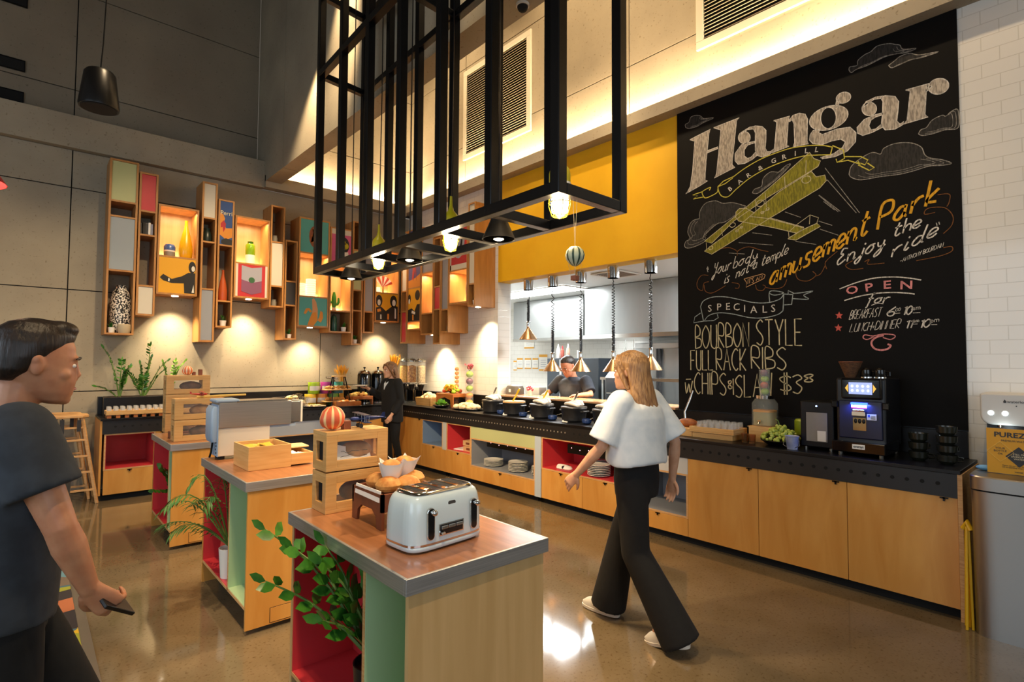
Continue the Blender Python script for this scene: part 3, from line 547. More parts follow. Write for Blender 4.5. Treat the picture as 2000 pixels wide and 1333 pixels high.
m = B().box(.66, 4.44, 7.79, 7.805, .77, .925); m.m(1); holes(m, 'y', 7.787, .78, 4.35, .852, .083, .0125); obj('fascia', m, [mat('fascia_grey', '181717', .45), DARK], t)
single('splashback', B().box(5.052, 5.098, .73, 8.45, .951, 1.139), BLACK, 'low black splashback behind the right hand counter', 'splashback', bev=.002)
single('splashback', B().box(.66, 5.05, 8.452, 8.528, .951, 1.17), BLACK, 'low black splashback along the concrete wall', 'splashback', bev=.002)
single('pass_ledge', B().box(5.02, 5.42, 3.07, 6.01, 1.141, 1.165), mat('pass_wood', 'b48a68', .25, coat=.4), 'long wooden ledge of the kitchen pass under the heat lamps', 'ledge', bev=.003)
def unit(label, plane, u0, u1, parts, back=.55, cat='cabinet'):
    """cabinet front; parts: (kind, u0, u1, z0, z1, mat)"""
    t = thing('buffet_cabinet', label, cat, (4.45, u0, 0) if plane == 'x' else (u0, 7.80, 0))
    G = (lambda a, b, c, d, e, f: (c, d, a - u0, b - u0, e, f)) if plane == 'x' else (lambda a, b, c, d, e, f: (a - u0, b - u0, c, d, e, f))
    obj('plinth', B().box(*G(u0, u1, .06, .10, 0, .07)), DARK, t)
    for k, a, b, z0, z1, m in parts:
        if k in ('door', 'drawer'):
            d = obj(k, B().box(*G(a + .002, b - .002, 0, .02, z0 + .002, z1 - .002)), m, t, bev=.0015)
            if z1 - z0 > .15:
                c = (a + .07) if k == 'door' else (a + b) / 2
                obj('handle', B().box(*G(c - .022, c + .022, -.014, .006, z1 - .012, z1 - .004)).box(*G(c - .006, c + .006, -.014, -.010, z1 - .028, z1 - .004)), BLK_STEEL, d)
        elif k == 'panel': obj('panel', B().box(*G(a, b, 0, .02, z0, z1)), m, t)
        elif k == 'niche':
            e = .016; n = B()
            n.box(*G(a + e, b - e, back - .012, back, z0 + e, z1 - e)).box(*G(a + e, a + e + .004, .004, back, z0 + e, z1 - e)).box(*G(b - e - .004, b - e, .004, back, z0 + e, z1 - e)).box(*G(a + e, b - e, .004, back, z0 + e, z0 + e + .004)).box(*G(a + e, b - e, .004, back, z1 - e - .004, z1 - e))
            obj('niche', n, m, t)
            f = B()
            for q in ((a, b, z0, z0 + e), (a, b, z1 - e, z1), (a, a + e, z0 + e, z1 - e), (b - e, b, z0 + e, z1 - e)): f.box(*G(q[0], q[1], 0, back, q[2], q[3]))
            obj('niche_frame', f, BIRCH_E, t)
        elif k == 'control':
            c = obj('control_panel', B().box(*G(a, b, .16, .20, z0, z1)), BLK_STEEL, t)
            d = B()
            for i in range(6): u = a + (b - a) * (i + .5) / 6; d.box(*G(u - .004, u + .004, .156, .160, (z0 + z1) / 2 - .004 + .012 * (i % 2), (z0 + z1) / 2 + .004 + .012 * (i % 2)))
            obj('indicator', d, mat('indicator_light', 'ffb0b0', .4, emit='ffb0b8', es=3), c)
    return t
for a, b, l in ((.70, 1.33, 'nearest the waste bin'), (1.33, 1.97, 'in the middle of the three plain doors'), (1.97, 2.60, 'left of the other plain doors')):
    unit(f'birch cupboard under the chalkboard, {l}', 'x', a, b, [('door', a, b, .07, .77, BIRCH)])
single('end_panel', B().box(4.44, 5.05, .675, .70, 0.0, .925), BIRCH_E, 'birch end panel closing the counter beside the yellow folding stand', 'panel')
unit('birch cabinet with a blue grey niche under a pale panel, right of the walking woman', 'x', 2.60, 3.22, [('panel', 2.60, 3.22, .625, .77, PALEG), ('niche', 2.60, 3.22, .23, .625, GREY), ('drawer', 2.60, 3.22, .07, .23, BIRCH)])
unit('birch cabinet with a red niche holding white plates, left of the walking woman', 'x', 3.22, 4.46, [('niche', 3.22, 4.46, .40, .77, RED), ('control', 3.45, 4.2, .60, .70, 0), ('drawer', 3.84, 4.46, .07, .40, BIRCH), ('drawer', 3.22, 3.84, .07, .40, BIRCH)])
single('divider_post', B().box(4.445, 5.0, 4.465, 4.565, .07, .77), LBLUE, 'light blue grey post between the red niche and the long grey niche', 'panel')
unit('birch cabinet with a long grey niche of plates under a pale green panel', 'x', 4.57, 5.80, [('panel', 4.57, 5.80, .615, .77, GREEN2), ('niche', 4.57, 5.80, .24, .615, GREY), ('control', 4.65, 5.65, .50, .59, 0), ('drawer', 4.57, 5.80, .07, .24, BIRCH)])
unit('birch cabinet with a small red niche holding carton boxes', 'x', 5.80, 6.36, [('niche', 5.80, 6.36, .38, .77, RED), ('drawer', 5.80, 6.36, .07, .38, BIRCH)])
single('divider_post', B().box(4.445, 5.0, 6.365, 6.455, .38, .77), PALEG, 'pale grey post between the small red niche and blue niche', 'panel')
unit('birch cabinet with a small blue niche holding a dried wreath', 'x', 6.46, 7.0, [('niche', 6.46, 7.0, .395, .77, BLUE), ('drawer', 6.36, 7.0, .07, .395, BIRCH)])
unit('tall birch panel cabinet in the counter corner behind the woman in black', 'x', 7.0, 7.80, [('door', 7.0, 7.80, .07, .77, BIRCH)])
t = unit('birch end cabinet with a deep red niche below the potted greenery', 'y', .66, 1.18, [('niche', .68, 1.18, .35, .77, RED), ('drawer', .68, 1.18, .07, .35, BIRCH)])
single('end_panel', B().box(.638, .659, 7.80, 8.45, .07, .925), BIRCH, 'birch end panel closing the back counter beside the high chairs', 'panel')
unit('birch cupboard on the back counter hidden behind the stacked crates', 'y', 1.18, 2.2, [('door', 1.18, 2.2, .07, .77, BIRCH)])
unit('cabinet with a long light grey panel over a dark niche behind the toasting oven', 'y', 2.2, 3.78, [('panel', 2.2, 3.78, .585, .77, mat('mid_grey_panel', 'a2a9b2', .45)), ('niche', 2.2, 3.78, .22, .585, mat('dark_grey_panel', '6a6a6c', .5)), ('drawer', 2.2, 3.78, .07, .22, BIRCH)])
unit('birch cupboard on the back counter left of the woman in black', 'y', 3.78, 4.44, [('door', 3.78, 4.44, .07, .77, BIRCH)])
# plates in the niches
pl = None
def plate_stack(x, y, z, n, r, where, first_label):
    global pl
    for i in range(n):
        l = f'white plate in the {where} stack of plates, ' + ('at the bottom' if i == 0 else 'on top' if i == n - 1 else f'{["second","third","fourth","fifth","sixth","seventh"][i-1]} from the bottom')
        if pl is None:
            pl = single('plate', B().lathe([(.55 * .13, 0), (.6 * .13, .004), (.13, .018), (.128, .021), (.6 * .13, .009), (0, .008)], n=28), PORC, l, 'plate', 'white plates in the counter niches', (x, y, z), smooth=True)
        else:
            q = dup(pl, (x, y, z), 0, l)
        (pl if i == 0 and n and not pl.get('placed') else q).scale = (r / .13,) * 2 + (1,); pl['placed'] = 1
        z += .0175
    return z
for (px, py, n, r, wh) in ((964, 918, 5, .13, 'left grey niche'), (1012, 919, 7, .125, 'middle grey niche'), (1040, 924, 6, .10, 'right grey niche')):
    p = P(px, py, 2, .262); plate_stack(4.62 if n != 6 else 4.66, P(px, py, 0, 4.62)[1] if n != 6 else 4.70, .262, n, r, wh, '')
plate_stack(4.58, 3.72, .42, 7, .125, 'front red niche', ''); plate_stack(4.84, 3.92, .42, 7, .13, 'rear red niche', '')
del pl['placed']
t = thing('folded_napkin', 'crumpled white napkin lying in the red niche beside the plates', 'napkin', (4.60, 4.24, .422)); m = B()
m.rings([(0, 0, 0, .06, .11), (.02, .01, .01, .055, .10), (.035, 0, .03, .03, .06), (.04, 0, .03, .01, .02)], 14, 2.4); obj('cloth', m, PAPER, t, smooth=True)
obj('band', B().box(-.062, .062, -.03, -.01, 0, .034), CHAR, t, bev=.01)
for i, (y, z, l) in enumerate(((5.95, .40, 'lower'), (5.96, .475, 'upper'))):
    t = thing('carton_box', f'{l} brown carton in the small red niche', 'box', (4.66, y, z)); obj('carton', B().box(-.14, .14, -.11, .11, 0, .07), noisy('cardboard', 'c9a06c', 'd6b080', 8, .7), t, bev=.004); obj('printed_label', B().box(-.142, -.14, -.04, .04, .02, .05), MAHOG, t)
single('paper_stack', B().box(-.14, .14, -.1, .1, 0, .012), PAPER, 'white papers lying left of the cartons in the red niche', 'paper', loc=(4.66, 6.19, .40), rz=.2)
m = B(); r = random.Random(3)
for k in range(46):
    a = r.uniform(0, 6.28); d = Vector((math.cos(a), math.sin(a) * .3, abs(math.sin(a * 1.7)))) * .13; m.tube([(0, 0, .08), Vector((0, 0, .08)) + d * .6, Vector((0, 0, .09)) + d + Vector((0, 0, r.uniform(-.05, .05)))], [.004, .003, .001], 4)
single('dried_wreath', m, noisy('dried_brown', '6b4a2a', '8a6438', 20, .8), 'brown dried twig bunch in the blue niche', 'ornament', loc=(4.78, 6.62, .46))
# ------------------------------------------------------------ back counter, left to right
Z = .95
def glass_row(label, loc, rz, nx, ny, step, grp, h=.07, r=.026):
    g = None
    for j in range(ny):
        for i in range(nx):
            l = label
            p = Matrix.Rotation(rz, 4, 'Z') @ Vector((i * step, j * step, 0)) + Vector(loc)
            if g is None: g = single('tumbler', B().lathe([(r, 0), (r * .78, h), (0, h), (0, h - .008), (r * .72, h - .008), (r * .93, 0)], n=14), mat('tumbler_glass', 'f4f4f0', .04, alpha=.17), l, 'glass', grp, p, smooth=True)
            else: dup(g, p, 0, l)
t = thing('glass_tray', 'long birch tray of upturned glasses below the planter', 'tray', (.69, 7.80, Z))
obj('tray', B().box(0, .72, 0, .24, .035, .045).box(0, .72, 0, .012, .045, .085).box(0, .72, .228, .24, .045, .085).box(0, .012, .012, .228, .045, .085).box(.708, .72, .012, .228, .045, .085), BAMBOO, t, bev=.003)
m = B()
for i in range(9): m.box(.01 + i * .085, .05 + i * .085, .01, .23, 0, .035)
obj('slat_base', m, ORANGEW, t)
glass_row('upturned clear glass standing in the birch tray below the planter', (.725, 7.85, Z + .0455), 0, 10, 3, .066, 'glasses in the left tray', h=.085)
t = thing('planter', 'long black planter box against the concrete wall', 'planter', (.70, 8.22, Z)); obj('box', B().box(0, .85, 0, .22, 0, .22), BLACK, t, bev=.004); obj('soil', B().box(.01, .84, .01, .21, .22, .224), SOIL, t)
def zz(label, loc, stems, pot=None, seed=1, name='potted_plant', lm=LEAF, lw=.044, ll=.088, step=2):
    t = thing(name, label, 'plant', loc); r = random.Random(seed)
    st, lf = B(), B()
    for (dx, dy, h, cx, cy) in stems:
        pts = [Vector((cx * .3, cy * .3, 0)), Vector((cx + dx * .25, cy + dy * .25, h * .45)), Vector((cx + dx * .6, cy + dy * .6, h * .8)), Vector((cx + dx, cy + dy, h))]
        c = [];
        for i in range(13):
            u = i / 12 * 3; k = min(int(u), 2); f = u - k; a, b = pts[k], pts[k + 1]
            c.append(a.lerp(b, f))
        for _ in range(2): c = [c[0]] + [(c[i - 1] + c[i] * 2 + c[i + 1]) / 4 for i in range(1, 12)] + [c[-1]]
        st.tube(c, [.009 - .006 * i / 12 for i in range(13)], 6)
        sd = Vector((-dy, dx, 0)).normalized() if abs(dx) + abs(dy) > .01 else Vector((1, 0, 0))
        for i in range(3, 13, step):
            d = (c[i] - c[i - 1]).normalized()
            for s in (-1, 1):
                q = (sd * s * 1.0 + d * .5 + Vector((0, 0, r.uniform(-.1, .25)))).normalized()
                lf.leaf(c[i], c[i] + q * ll * r.uniform(.8, 1.15) * (1 - .25 * (i - 4) / 9), lw, d.cross(q).cross(q) * -1 if False else q.cross(sd * s).cross(q) + Vector((0, 0, .6)), .08)
        lf.leaf(c[-1], c[-1] + (c[-1] - c[-3]).normalized() * ll * .8, lw * .8, sd, .05)
    obj('stems', st, STEM, t, smooth=True); obj('leaves', lf, lm, t, smooth=True)
    if pot: pot(t)
    return t
zz('tall leafy green plant arching left in the black planter', (.86, 8.33, Z + .2), [(-.17, -.02, .62, 0, 0), (-.20, -.03, .15, -.02, 0), (.02, 0, .30, .02, 0), (.07, -.04, .38, .02, 0), (.02, .02, .46, .0, 0)], seed=2, step=1, ll=.085, lw=.034)
zz('bushy dark leafy plant in the middle of the planter', (1.10, 8.33, Z + .2), [(-.03, 0, .42, 0, 0), (.02, -.02, .66, .05, 0), (.20, -.04, .46, .05, 0), (-.16, -.06, .34, -.02, 0), (.16, 0, .34, .06, 0), (.0, -.06, .28, .0, -.02), (.06, -.02, .5, .02, 0)], seed=5, step=1, ll=.085, lw=.034)
zz('bright green plant behind the stacked crates', (1.38, 8.33, Z + .2), [(.16, 0, .46, .02, 0), (.04, .02, .46, .04, 0), (-.06, 0, .44, 0, 0), (.08, -.03, .36, .01, 0)], seed=8, lm=LEAF2, step=1, ll=.075, lw=.034)
# fruit and bread platters behind the oven
def food(name, label, cat, loc, base, bits, rz=0):
    t = thing(name, label, cat, loc, rz); base(t)
    r = random.Random(hash(label) % 999 if False else len(label))
    for nm, n, m, rad, box, z in bits:
        q = B()
        for k in range(n):
            x, y = r.uniform(-1, 1), r.uniform(-1, 1); h = z + max(0, (1 - x * x) * (1 - y * y)) * box[2]
            s = rad * r.uniform(.75, 1.2); q.ell((x * box[0], y * box[1], h), (s, s * r.uniform(.6, 1), s * .75), 8, 6, None)
        o = obj(nm, q, m, t, smooth=True); o['kind'] = 'stuff'
    return t
TOM = mat('tomato_red', 'b8341e', .4); YF = mat('banana_yellow', 'e0b02a', .45); ORF = mat('orange_fruit', 'e08a1e', .45); GF = mat('lime_green', '9cb82a', .45); PIE = noisy('pastry', 'c98a3c', 'e0b060', 30, .6); CRM = noisy('bread_cream', 'd9b886', 'ead2a6', 20, .7); PUR = mat('plum', '6b2f4a', .4); CHEESE = mat('cheese', 'e6c86a', .5)
board = lambda w, d, m: (lambda t: obj('board', B().box(-w, w, -d, d, 0, .02), m, t, bev=.004))
dish = lambda r, m, h=.03: (lambda t: obj('dish', B().lathe([(r * .6, 0), (r, h), (r * .97, h + .003), (r * .58, .006), (0, .006)], n=28), m, t, smooth=True))
food('fruit_board', 'board of sliced tomato and fruit just behind the toasting oven', 'food', (1.98, 8.02, Z), board(.2, .13, BAMBOO), [('tomato_pieces', 20, TOM, .03, (.17, .1, .02), .035), ('cheese_pieces', 10, CHEESE, .03, (.17, .1, .02), .035)])
food('fruit_board', 'board of red and yellow peppers in the middle of the back counter', 'food', (2.44, 8.04, Z), board(.22, .13, BAMBOO), [('pepper_pieces', 24, TOM, .034, (.2, .1, .05), .035), ('yellow_pieces', 20, YF, .034, (.2, .1, .05), .035), ('orange_pieces', 10, ORF, .032, (.2, .1, .04), .035)])
def wbasket(t):
    m = B()
    for k in range(8): z = .01 + k * .02; f = 1 + k * .03; m.tube([(a * .18 * f, b * .12 * f, z) for a, b in ((-1, -1), (1, -1), (1, 1), (-1, 1), (-1, -1))], .004, 5)
    for k in range(18): u = -1 + 2 * k / 17; m.tube([(u * .18, -.12, .01), (u * .22, -.147, .16)], .003, 4).tube([(u * .18, .12, .01), (u * .22, .147, .16)], .003, 4)
    obj('wire_basket', m, STEEL2, t)
food('bread_basket', 'wire basket of bread rolls left of the stacked fruit cans', 'food', (2.86, 8.00, Z), wbasket, [('rolls', 16, CRM, .055, (.14, .08, .09), .06), ('lemon_pieces', 5, YF, .04, (.14, .08, .08), .09)])
tb = B().tube([(0, -.15, .02), (0, 0, .035), (0, .13, .015)], .006, 6).tube([(.02, -.15, .02), (.012, 0, .05), (.01, .13, .03)], .006, 6)
single('tongs', tb, STEEL2, 'steel tongs leaning over the wire bread basket', 'tongs', loc=(2.90, 7.90, Z + .16), rz=-.9, smooth=True)
food('nut_dish', 'flat grey dish of scattered nuts in front of the yellow can', 'food', (3.16, 7.92, Z), dish(.17, mat('slate', '6a6460', .6), .02), [('nuts', 60, CRM, .013, (.13, .12, .01), .022)])
def can(px, py, lvl, c1, c2, label):
    p = P(px, py, 1, 8.22); t = thing('food_can', label, 'can', (p.x, 8.22, Z + .181 * lvl), group=None)
    obj('body', B().lathe([(.082, 0), (.085, .006), (.085, .172), (.082, .178), (0, .178)], n=28), noisy('can_' + c1, c1, c2, 6, .35), t, smooth=True)
    obj('paper_label', B().loft([[Vector((.0862 * math.cos(a), .0862 * math.sin(a), z)) for a in [math.radians(205 + k * 13) for k in range(10)]] for z in (.05, .12)], False), PAPER, t)
    obj('lid', B().lathe([(.078, .178), (.078, .181), (0, .180)], n=24), STEEL2, t)
can(606, 780, 0, 'e0b41e', 'e8c840', 'yellow tin can at the left bottom of the can stack')
can(628, 780, 0, 'd9861e', 'e09a3a', 'orange tin can at the bottom of the can stack')
can(651, 780, 0, '7fae2a', '4f9a6a', 'green tin can at the right bottom of the can stack')
can(613, 755, 1, 'a8c81e', '8ab820', 'lime green tin can on top of the yellow can')
can(637, 755, 1, '8a2a8a', 'c0408a', 'purple and pink tin can on top of the orange can')
can(659, 757, 1, '3f9a6a', '3a7ab0', 'teal and blue tin can behind the pastry stand')
def plane(name, label, loc, rz, s, m, base=True):
    t = thing(name, label, 'ornament', loc, rz); t.scale = (s, s, s)
    f = B().tube([(0, -.20, .10), (0, -.16, .10), (0, 0, .10), (0, .16, .108), (0, .21, .112)], [.012, .032, .034, .016, .006], 12); obj('fuselage', f, m, t, smooth=True)
    obj('wings', B().box(-.26, .26, -.10, -.02, .155, .163).box(-.24, .24, -.09, -.01, .072, .080), m, t, bev=.003); obj('tail', B().box(-.08, .08, .17, .21, .108, .114).prism([(0, .16, .11), (0, .22, .11), (0, .22, .17), (0, .19, .17)], (.005, 0, 0)), m, t)
    s_ = B()
    for x in (-.2, -.08, .08, .2): s_.tube([(x, -.08, .08), (x, -.08, .156)], .003, 5).tube([(x, -.03, .08), (x, -.03, .156)], .003, 5)
    obj('strut', s_, STEEL2, t)
    g = B()
    for x in (-.06, .06): g.tube([(x * .3, -.06, .08), (x, -.08, .03)], .004, 5).lathe([(.0, -.006), (.025, -.006), (.025, .006), (0, .006)], n=14, M=Matrix.Translation((x, -.08, .025)) @ Matrix.Rotation(math.pi / 2, 4, 'Y'))
    obj('wheels', g, CHAR, t)
    obj('propeller', B().box(-.07, .07, -.212, -.206, .092, .108), STEEL2, t)
    return t
plane('toy_biplane', 'small silver toy plane perched on the purple can', (3.55, 8.22, Z + .362), 1.9, .5, STEEL2)
# pastry stand
p0 = P(661, 788, 1, 8.05); t = thing('pastry_stand', 'black A-frame stand with wooden tiers of pastries', 'stand', (p0.x, 8.05, Z)); q = B()
for sy in (-1, 1):
    for sx in (-1, 1): q.bar((.155 * sx, .11 * sy, 0), (.09 * sx, .02 * sy, .44), .013)
obj('frame', q, BLK_STEEL, t); obj('top_tier', B().box(-.1, .1, -.05, .05, .44, .455), BAMBOO, t, bev=.003); obj('middle_tier', B().box(-.23, .17, -.10, .10, .235, .25), BAMBOO, t, bev=.003); obj('lower_tier', B().box(-.25, .15, -.12, .12, .06, .075), BAMBOO, t, bev=.003)
for k in range(9):
    i, j = k % 5, k // 5
    single('croissant', B().tube([(-.05, .02, .02), (-.03, 0, .028), (0, -.01, .032), (.03, 0, .028), (.05, .02, .02)], [.008, .022, .028, .022, .008], 10), PIE, 'golden pastry on the tiers of the black A-frame stand', 'pastry', 'pastries on the A-frame stand', (p0.x - .17 + i * .075, 8.03 + .05 * (j % 2), Z + (.25 if j == 0 else .075)), rz=i * .7 + j, smooth=True)
def wheat(label, x, y, z, h):
    t = thing('wheat_bundle', label, 'plant', (x, y, z)); s, e = B(), B(); r = random.Random(int(x * 100))
    for k in range(60):
        a = r.uniform(0, 6.28); d = r.uniform(0, .11); tp = Vector((d * math.cos(a) * 1.2, d * math.sin(a), h * r.uniform(.9, 1.05))); mid = Vector((d * .25 * math.cos(a), d * .25 * math.sin(a), h * .55))
        s.tube([(d * .5 * math.cos(a), d * .5 * math.sin(a), 0), mid, tp - (tp - mid) * .3], .0018, 4); e.tube([tp - (tp - mid) * .35, tp - (tp - mid) * .15, tp], [.003, .007, .002], 5)
    obj('stalks', s, mat('straw', 'c99a3a', .7), t); obj('ears', e, mat('wheat_gold', 'd9981e', .6), t); obj('tie', B().lathe([(.034, h * .5), (.036, h * .53), (.034, h * .56), (0, h * .56)], n=14), MAHOG, t, smooth=True)
wheat('golden wheat sheaf standing on the back counter behind the pastry stand', 3.77, 8.33, Z, .60)
wheat('golden wheat sheaf in the corner behind the cereal dispensers', 4.73, 8.36, Z + .0, .78)
food('pastry_tray', 'orange wooden tray of fruit and rolls below the pastry stand', 'food', (3.66, 7.90, Z), lambda t: obj('tray', B().box(-.2, .2, -.09, .09, 0, .012).box(-.2, .2, -.09, -.08, .012, .07).box(-.2, .2, .08, .09, .012, .07).box(-.2, -.19, -.08, .08, .012, .07).box(.19, .2, -.08, .08, .012, .07), ORANGEW, t, bev=.004), [('oranges', 7, ORF, .035, (.15, .05, .02), .05), ('rolls', 5, CRM, .035, (.15, .05, .02), .05)])
def stool(w, d, h, m, arch=True):
    def f(t):
        obj('deck', B().box(-w, w, -d, d, h - .05, h), m, t, bev=.004)
        for s in (-1, 1):
            pr = [(-.0 + s * w, -d, 0), (s * w, -d + .05, 0), (s * w, -d + .07, h - .09), (s * w, 0, h - .055), (s * w, d - .07, h - .09), (s * w, d - .05, 0), (s * w, d, 0), (s * w, d, h - .05), (s * w, -d, h - .05)]
            obj('leg_panel', B().prism([(x - s * .018 if False else x, y, z) for x, y, z in pr], (-s * .018, 0, 0)), m, t)
    return f
food('pastry_stool', 'orange wooden riser of cheese and pastries beside the black urns', 'food', (3.95, 8.06, Z), stool(.17, .13, .13, ORANGEW), [('cheese_pieces', 22, CHEESE, .032, (.13, .09, .03), .145), ('pastry_pieces', 8, PIE, .03, (.13, .09, .03), .15)])
t = thing('mint_cup', 'pale green cup on the wooden riser by the plate in her hand', 'cup', (4.00, 8.22, Z + .131)); obj('body', B().lathe([(.04, 0), (.055, .03), (.055, .09), (.05, .09), (.045, .01), (0, .01)], n=20), mat('mint', '8cbf9a', .3), t, smooth=True); obj('handle', B().tube([(.054, 0, .075), (.085, 0, .07), (.085, 0, .03), (.054, 0, .025)], .006, 8), mat('mint', '8cbf9a', .3), t, smooth=True)
t.location = (4.06, 8.25, Z + .0)
def urn(x, label):
    t = thing('hot_drink_urn', label, 'urn', (x, 8.18, Z)); obj('body', B().lathe([(.085, 0), (.085, .02), (.082, .05), (.105, .10), (.11, .16), (.11, .46), (.10, .485), (0, .485)], n=30), mat('gloss_black', '0c0c0d', .08), t, smooth=True)
    obj('lid', B().lathe([(.108, .485), (.085, .52), (.04, .54), (0, .543)], n=30), CHROME, t, smooth=True); obj('knob', B().lathe([(.008, .54), (.008, .56), (.022, .575), (.018, .59), (0, .592)], n=14), BLACK, t, smooth=True)
    tp = B().tube([(0, -.10, .14), (0, -.15, .14), (0, -.155, .11)], .012, 8); obj('tap', tp, CHROME, t, smooth=True); obj('tap_handle', B().box(-.012, .012, -.15, -.135, .15, .19), BLACK, t); obj('base_ring', B().lathe([(.09, 0), (.09, .02), (0, .02)], n=24), CHROME, t, smooth=True)
urn(4.09, 'glossy black drink urn, left of the two behind her arm'); urn(4.33, 'glossy black drink urn, right of the two behind her arm')
def cereal(px, c, label, gm):
    p = P(px, 755, 0, 4.86 if px > 800 else 4.80); t = thing('cereal_dispenser', label, 'dispenser', (p.x, p.y, Z))
    obj('stand', B().box(-.08, .08, -.075, .075, 0, .012).box(-.08, -.066, .05, .07, .012, .32).box(.066, .08, .05, .07, .012, .32).box(-.08, .08, -.075, .075, .31, .325), CHROME, t, bev=.003)
    obj('hopper', B().rings([(.20, 0, 0, .03, .03), (.30, 0, 0, .06, .06)], 20), mat('smoke', '2a2624', .2), t, smooth=True); obj('dial', B().lathe([(.03, 0), (.03, .05), (0, .05)], n=16, M=Matrix.Translation((-.06, 0, .24)) @ Matrix.Rotation(-math.pi / 2, 4, 'Y')), BLACK, t, smooth=True)
    obj('canister', B().lathe([(.078, .326), (.078, .68), (.074, .68), (.074, .33), (0, .33)], n=24), mat('clear_acrylic', 'f4f4ee', .05, alpha=.07), t, smooth=True)
    f = obj('cereal', B().lathe([(.072, .332), (.072, .60), (.03, .62), (0, .625)], n=24), gm, t, smooth=True); f['kind'] = 'stuff'
    obj('lid', B().lathe([(.082, .68), (.082, .70), (.05, .73), (.015, .735), (.015, .75), (0, .752)], n=24), mat('pewter', '8a8880', .25, .8), t, smooth=True)
cereal(789, 0, 'cereal dispenser with yellow flakes beside the woman in black', noisy('flakes', 'd99a2a', 'ecc05a', 40, .8))
cereal(804, 0, 'cereal dispenser with brown granola, middle of the three', noisy('granola', '9a5a22', 'd09848', 34, .8, lo=.4, hi=.6))
cereal(822, 0, 'cereal dispenser with dark muesli, right of the three', noisy('muesli', '6a5434', '9c8458', 40, .8))
# ------------------------------------------------------------ right counter from the corner to the pots
def box_open(w, d, h, th, m, taper=1.0, name='crate'):
    def f(t):
        q = B()
        for s in (-1, 1):
            q.prism([(s * w, -d, 0), (s * w, d, 0), (s * w * taper, d * taper, h), (s * w * taper, -d * taper, h)], (-s * th, 0, 0))
            q.prism([(-w, s * d, 0), (w, s * d, 0), (w * taper, s * d * taper, h), (-w * taper, s * d * taper, h)], (0, -s * th, 0))
        q.box(-w + th, w - th, -d + th, d - th, 0, th); obj(name, q, m, t)
    return f
food('bread_crate', 'pale wooden crate of sliced bread on the right counter corner', 'food', (4.72, 7.22, Z), box_open(.12, .19, .12, .012, BAMBOO, 1.12), [('bread_slices', 14, CRM, .06, (.07, .12, .05), .11)])
ft = food('fruit_riser', 'orange wooden riser heaped with bananas and apples', 'food', (4.86, 6.78, Z), stool(.15, .22, .20, ORANGEW), [('apples', 9, mat('apple_red', 'b5482e', .35), .04, (.10, .17, .04), .225), ('pears', 8, GF, .038, (.10, .17, .05), .23)])
b = B(); r = random.Random(4)
for k in range(12):
    a = r.uniform(-.5, .5); c = Vector((r.uniform(-.08, .08), r.uniform(-.15, .13), .27 + r.uniform(0, .05)))
    b.tube([c + Vector((-.02, -.08, -.03)), c + Vector((0, -.04, 0)), c + Vector((a * .04, 0, .012)), c + Vector((0, .04, 0)), c + Vector((-.02, .085, -.04))], [.006, .017, .019, .017, .006], 8)
o = obj('bananas', b, YF, ft, smooth=True); o['kind'] = 'stuff'
gb = B(); r = random.Random(6)
for k in range(40):
    a = r.uniform(0, 6.28); d = r.uniform(.02, .14); gb.leaf((d * .4 * math.cos(a), d * .4 * math.sin(a), .03), (d * math.cos(a), d * math.sin(a), .05 + .08 * (1 - d / .14) + r.uniform(0, .03)), .045, (math.cos(a), math.sin(a), 1), .25)
t = thing('salad_bowl', 'dark bowl of bright green lettuce under the fruit riser', 'food', (4.60, 6.72, Z)); dish(.13, BLACK, .035)(t); o = obj('lettuce', gb, LEAF2, t, smooth=True); o['kind'] = 'stuff'
def tower(label, px, py0, py1, x, r, fruits, lid=None):
    y = P(px, 760, 0, x).y; z1 = P(px, py0, 0, x).z; z0 = Z; t = thing('fruit_tube', label, 'ornament', (x, y, z0)); h = z1 - z0
    obj('base', B().lathe([(r * 1.3, 0), (r * 1.3, .012), (0, .012)], n=24), BLACK, t, smooth=True); obj('tube', B().lathe([(r, .012), (r, h), (r * .95, h), (r * .95, .02), (0, .02)], n=24), mat('clear_acrylic', 'f4f4ee', .05, alpha=.07), t, smooth=True)
    n = int((h - .02) / (r * 1.7)); k = len(fruits)
    for i in range(n): single('fruit', B().ell((0, 0, 0), (r * .88, r * .88, r * .82), 14, 9), fruits[i % k], f'whole fruit in the {label.split(" tube")[0]} tube, {["lowest","second","third","fourth","fifth","sixth","seventh","eighth","ninth","tenth"][i] if i < 10 else "topmost"} from the bottom', 'fruit', 'fruits in clear tubes', (x, y, z0 + .02 + r * .85 + i * r * 1.7), smooth=True)
tower('slim clear tube of oranges behind the fruit riser', 892, 714, 0, 4.99, .038, [ORF, ORF, ORF])
tower('wide clear tube of mixed colourful fruit on the right counter', 917, 722, 0, 4.93, .062, [YF, ORF, GF, PUR, GF, YF])
tk = zz('pink and yellow flower spray topping the tube of mixed fruit', (4.93, P(917, 760, 0, 4.93).y, P(917, 722, 0, 4.93).z - .03), [(.02, .02, .10, 0, 0), (-.04, .03, .09, 0, 0), (.0, -.05, .08, 0, 0)], seed=3, name='flower_spray', lm=mat('petal_pink', 'c75a6a', .5), lw=.03, ll=.05)
food('bread_platter', 'oval metal platter of pale flatbreads beside the first pot', 'food', (4.68, 6.18, Z), lambda t: obj('platter', B().rings([(0, 0, 0, .12, .22), (.02, 0, 0, .17, .30), (.024, 0, 0, .17, .30), (.008, 0, 0, .11, .21)], 30), STEEL2, t, smooth=True), [('flatbreads', 34, CRM, .045, (.09, .20, .04), .035), ('prawns', 8, mat('prawn', 'd98a5a', .5), .025, (.09, .05, .03), .06)])
ft.location.y = 6.80
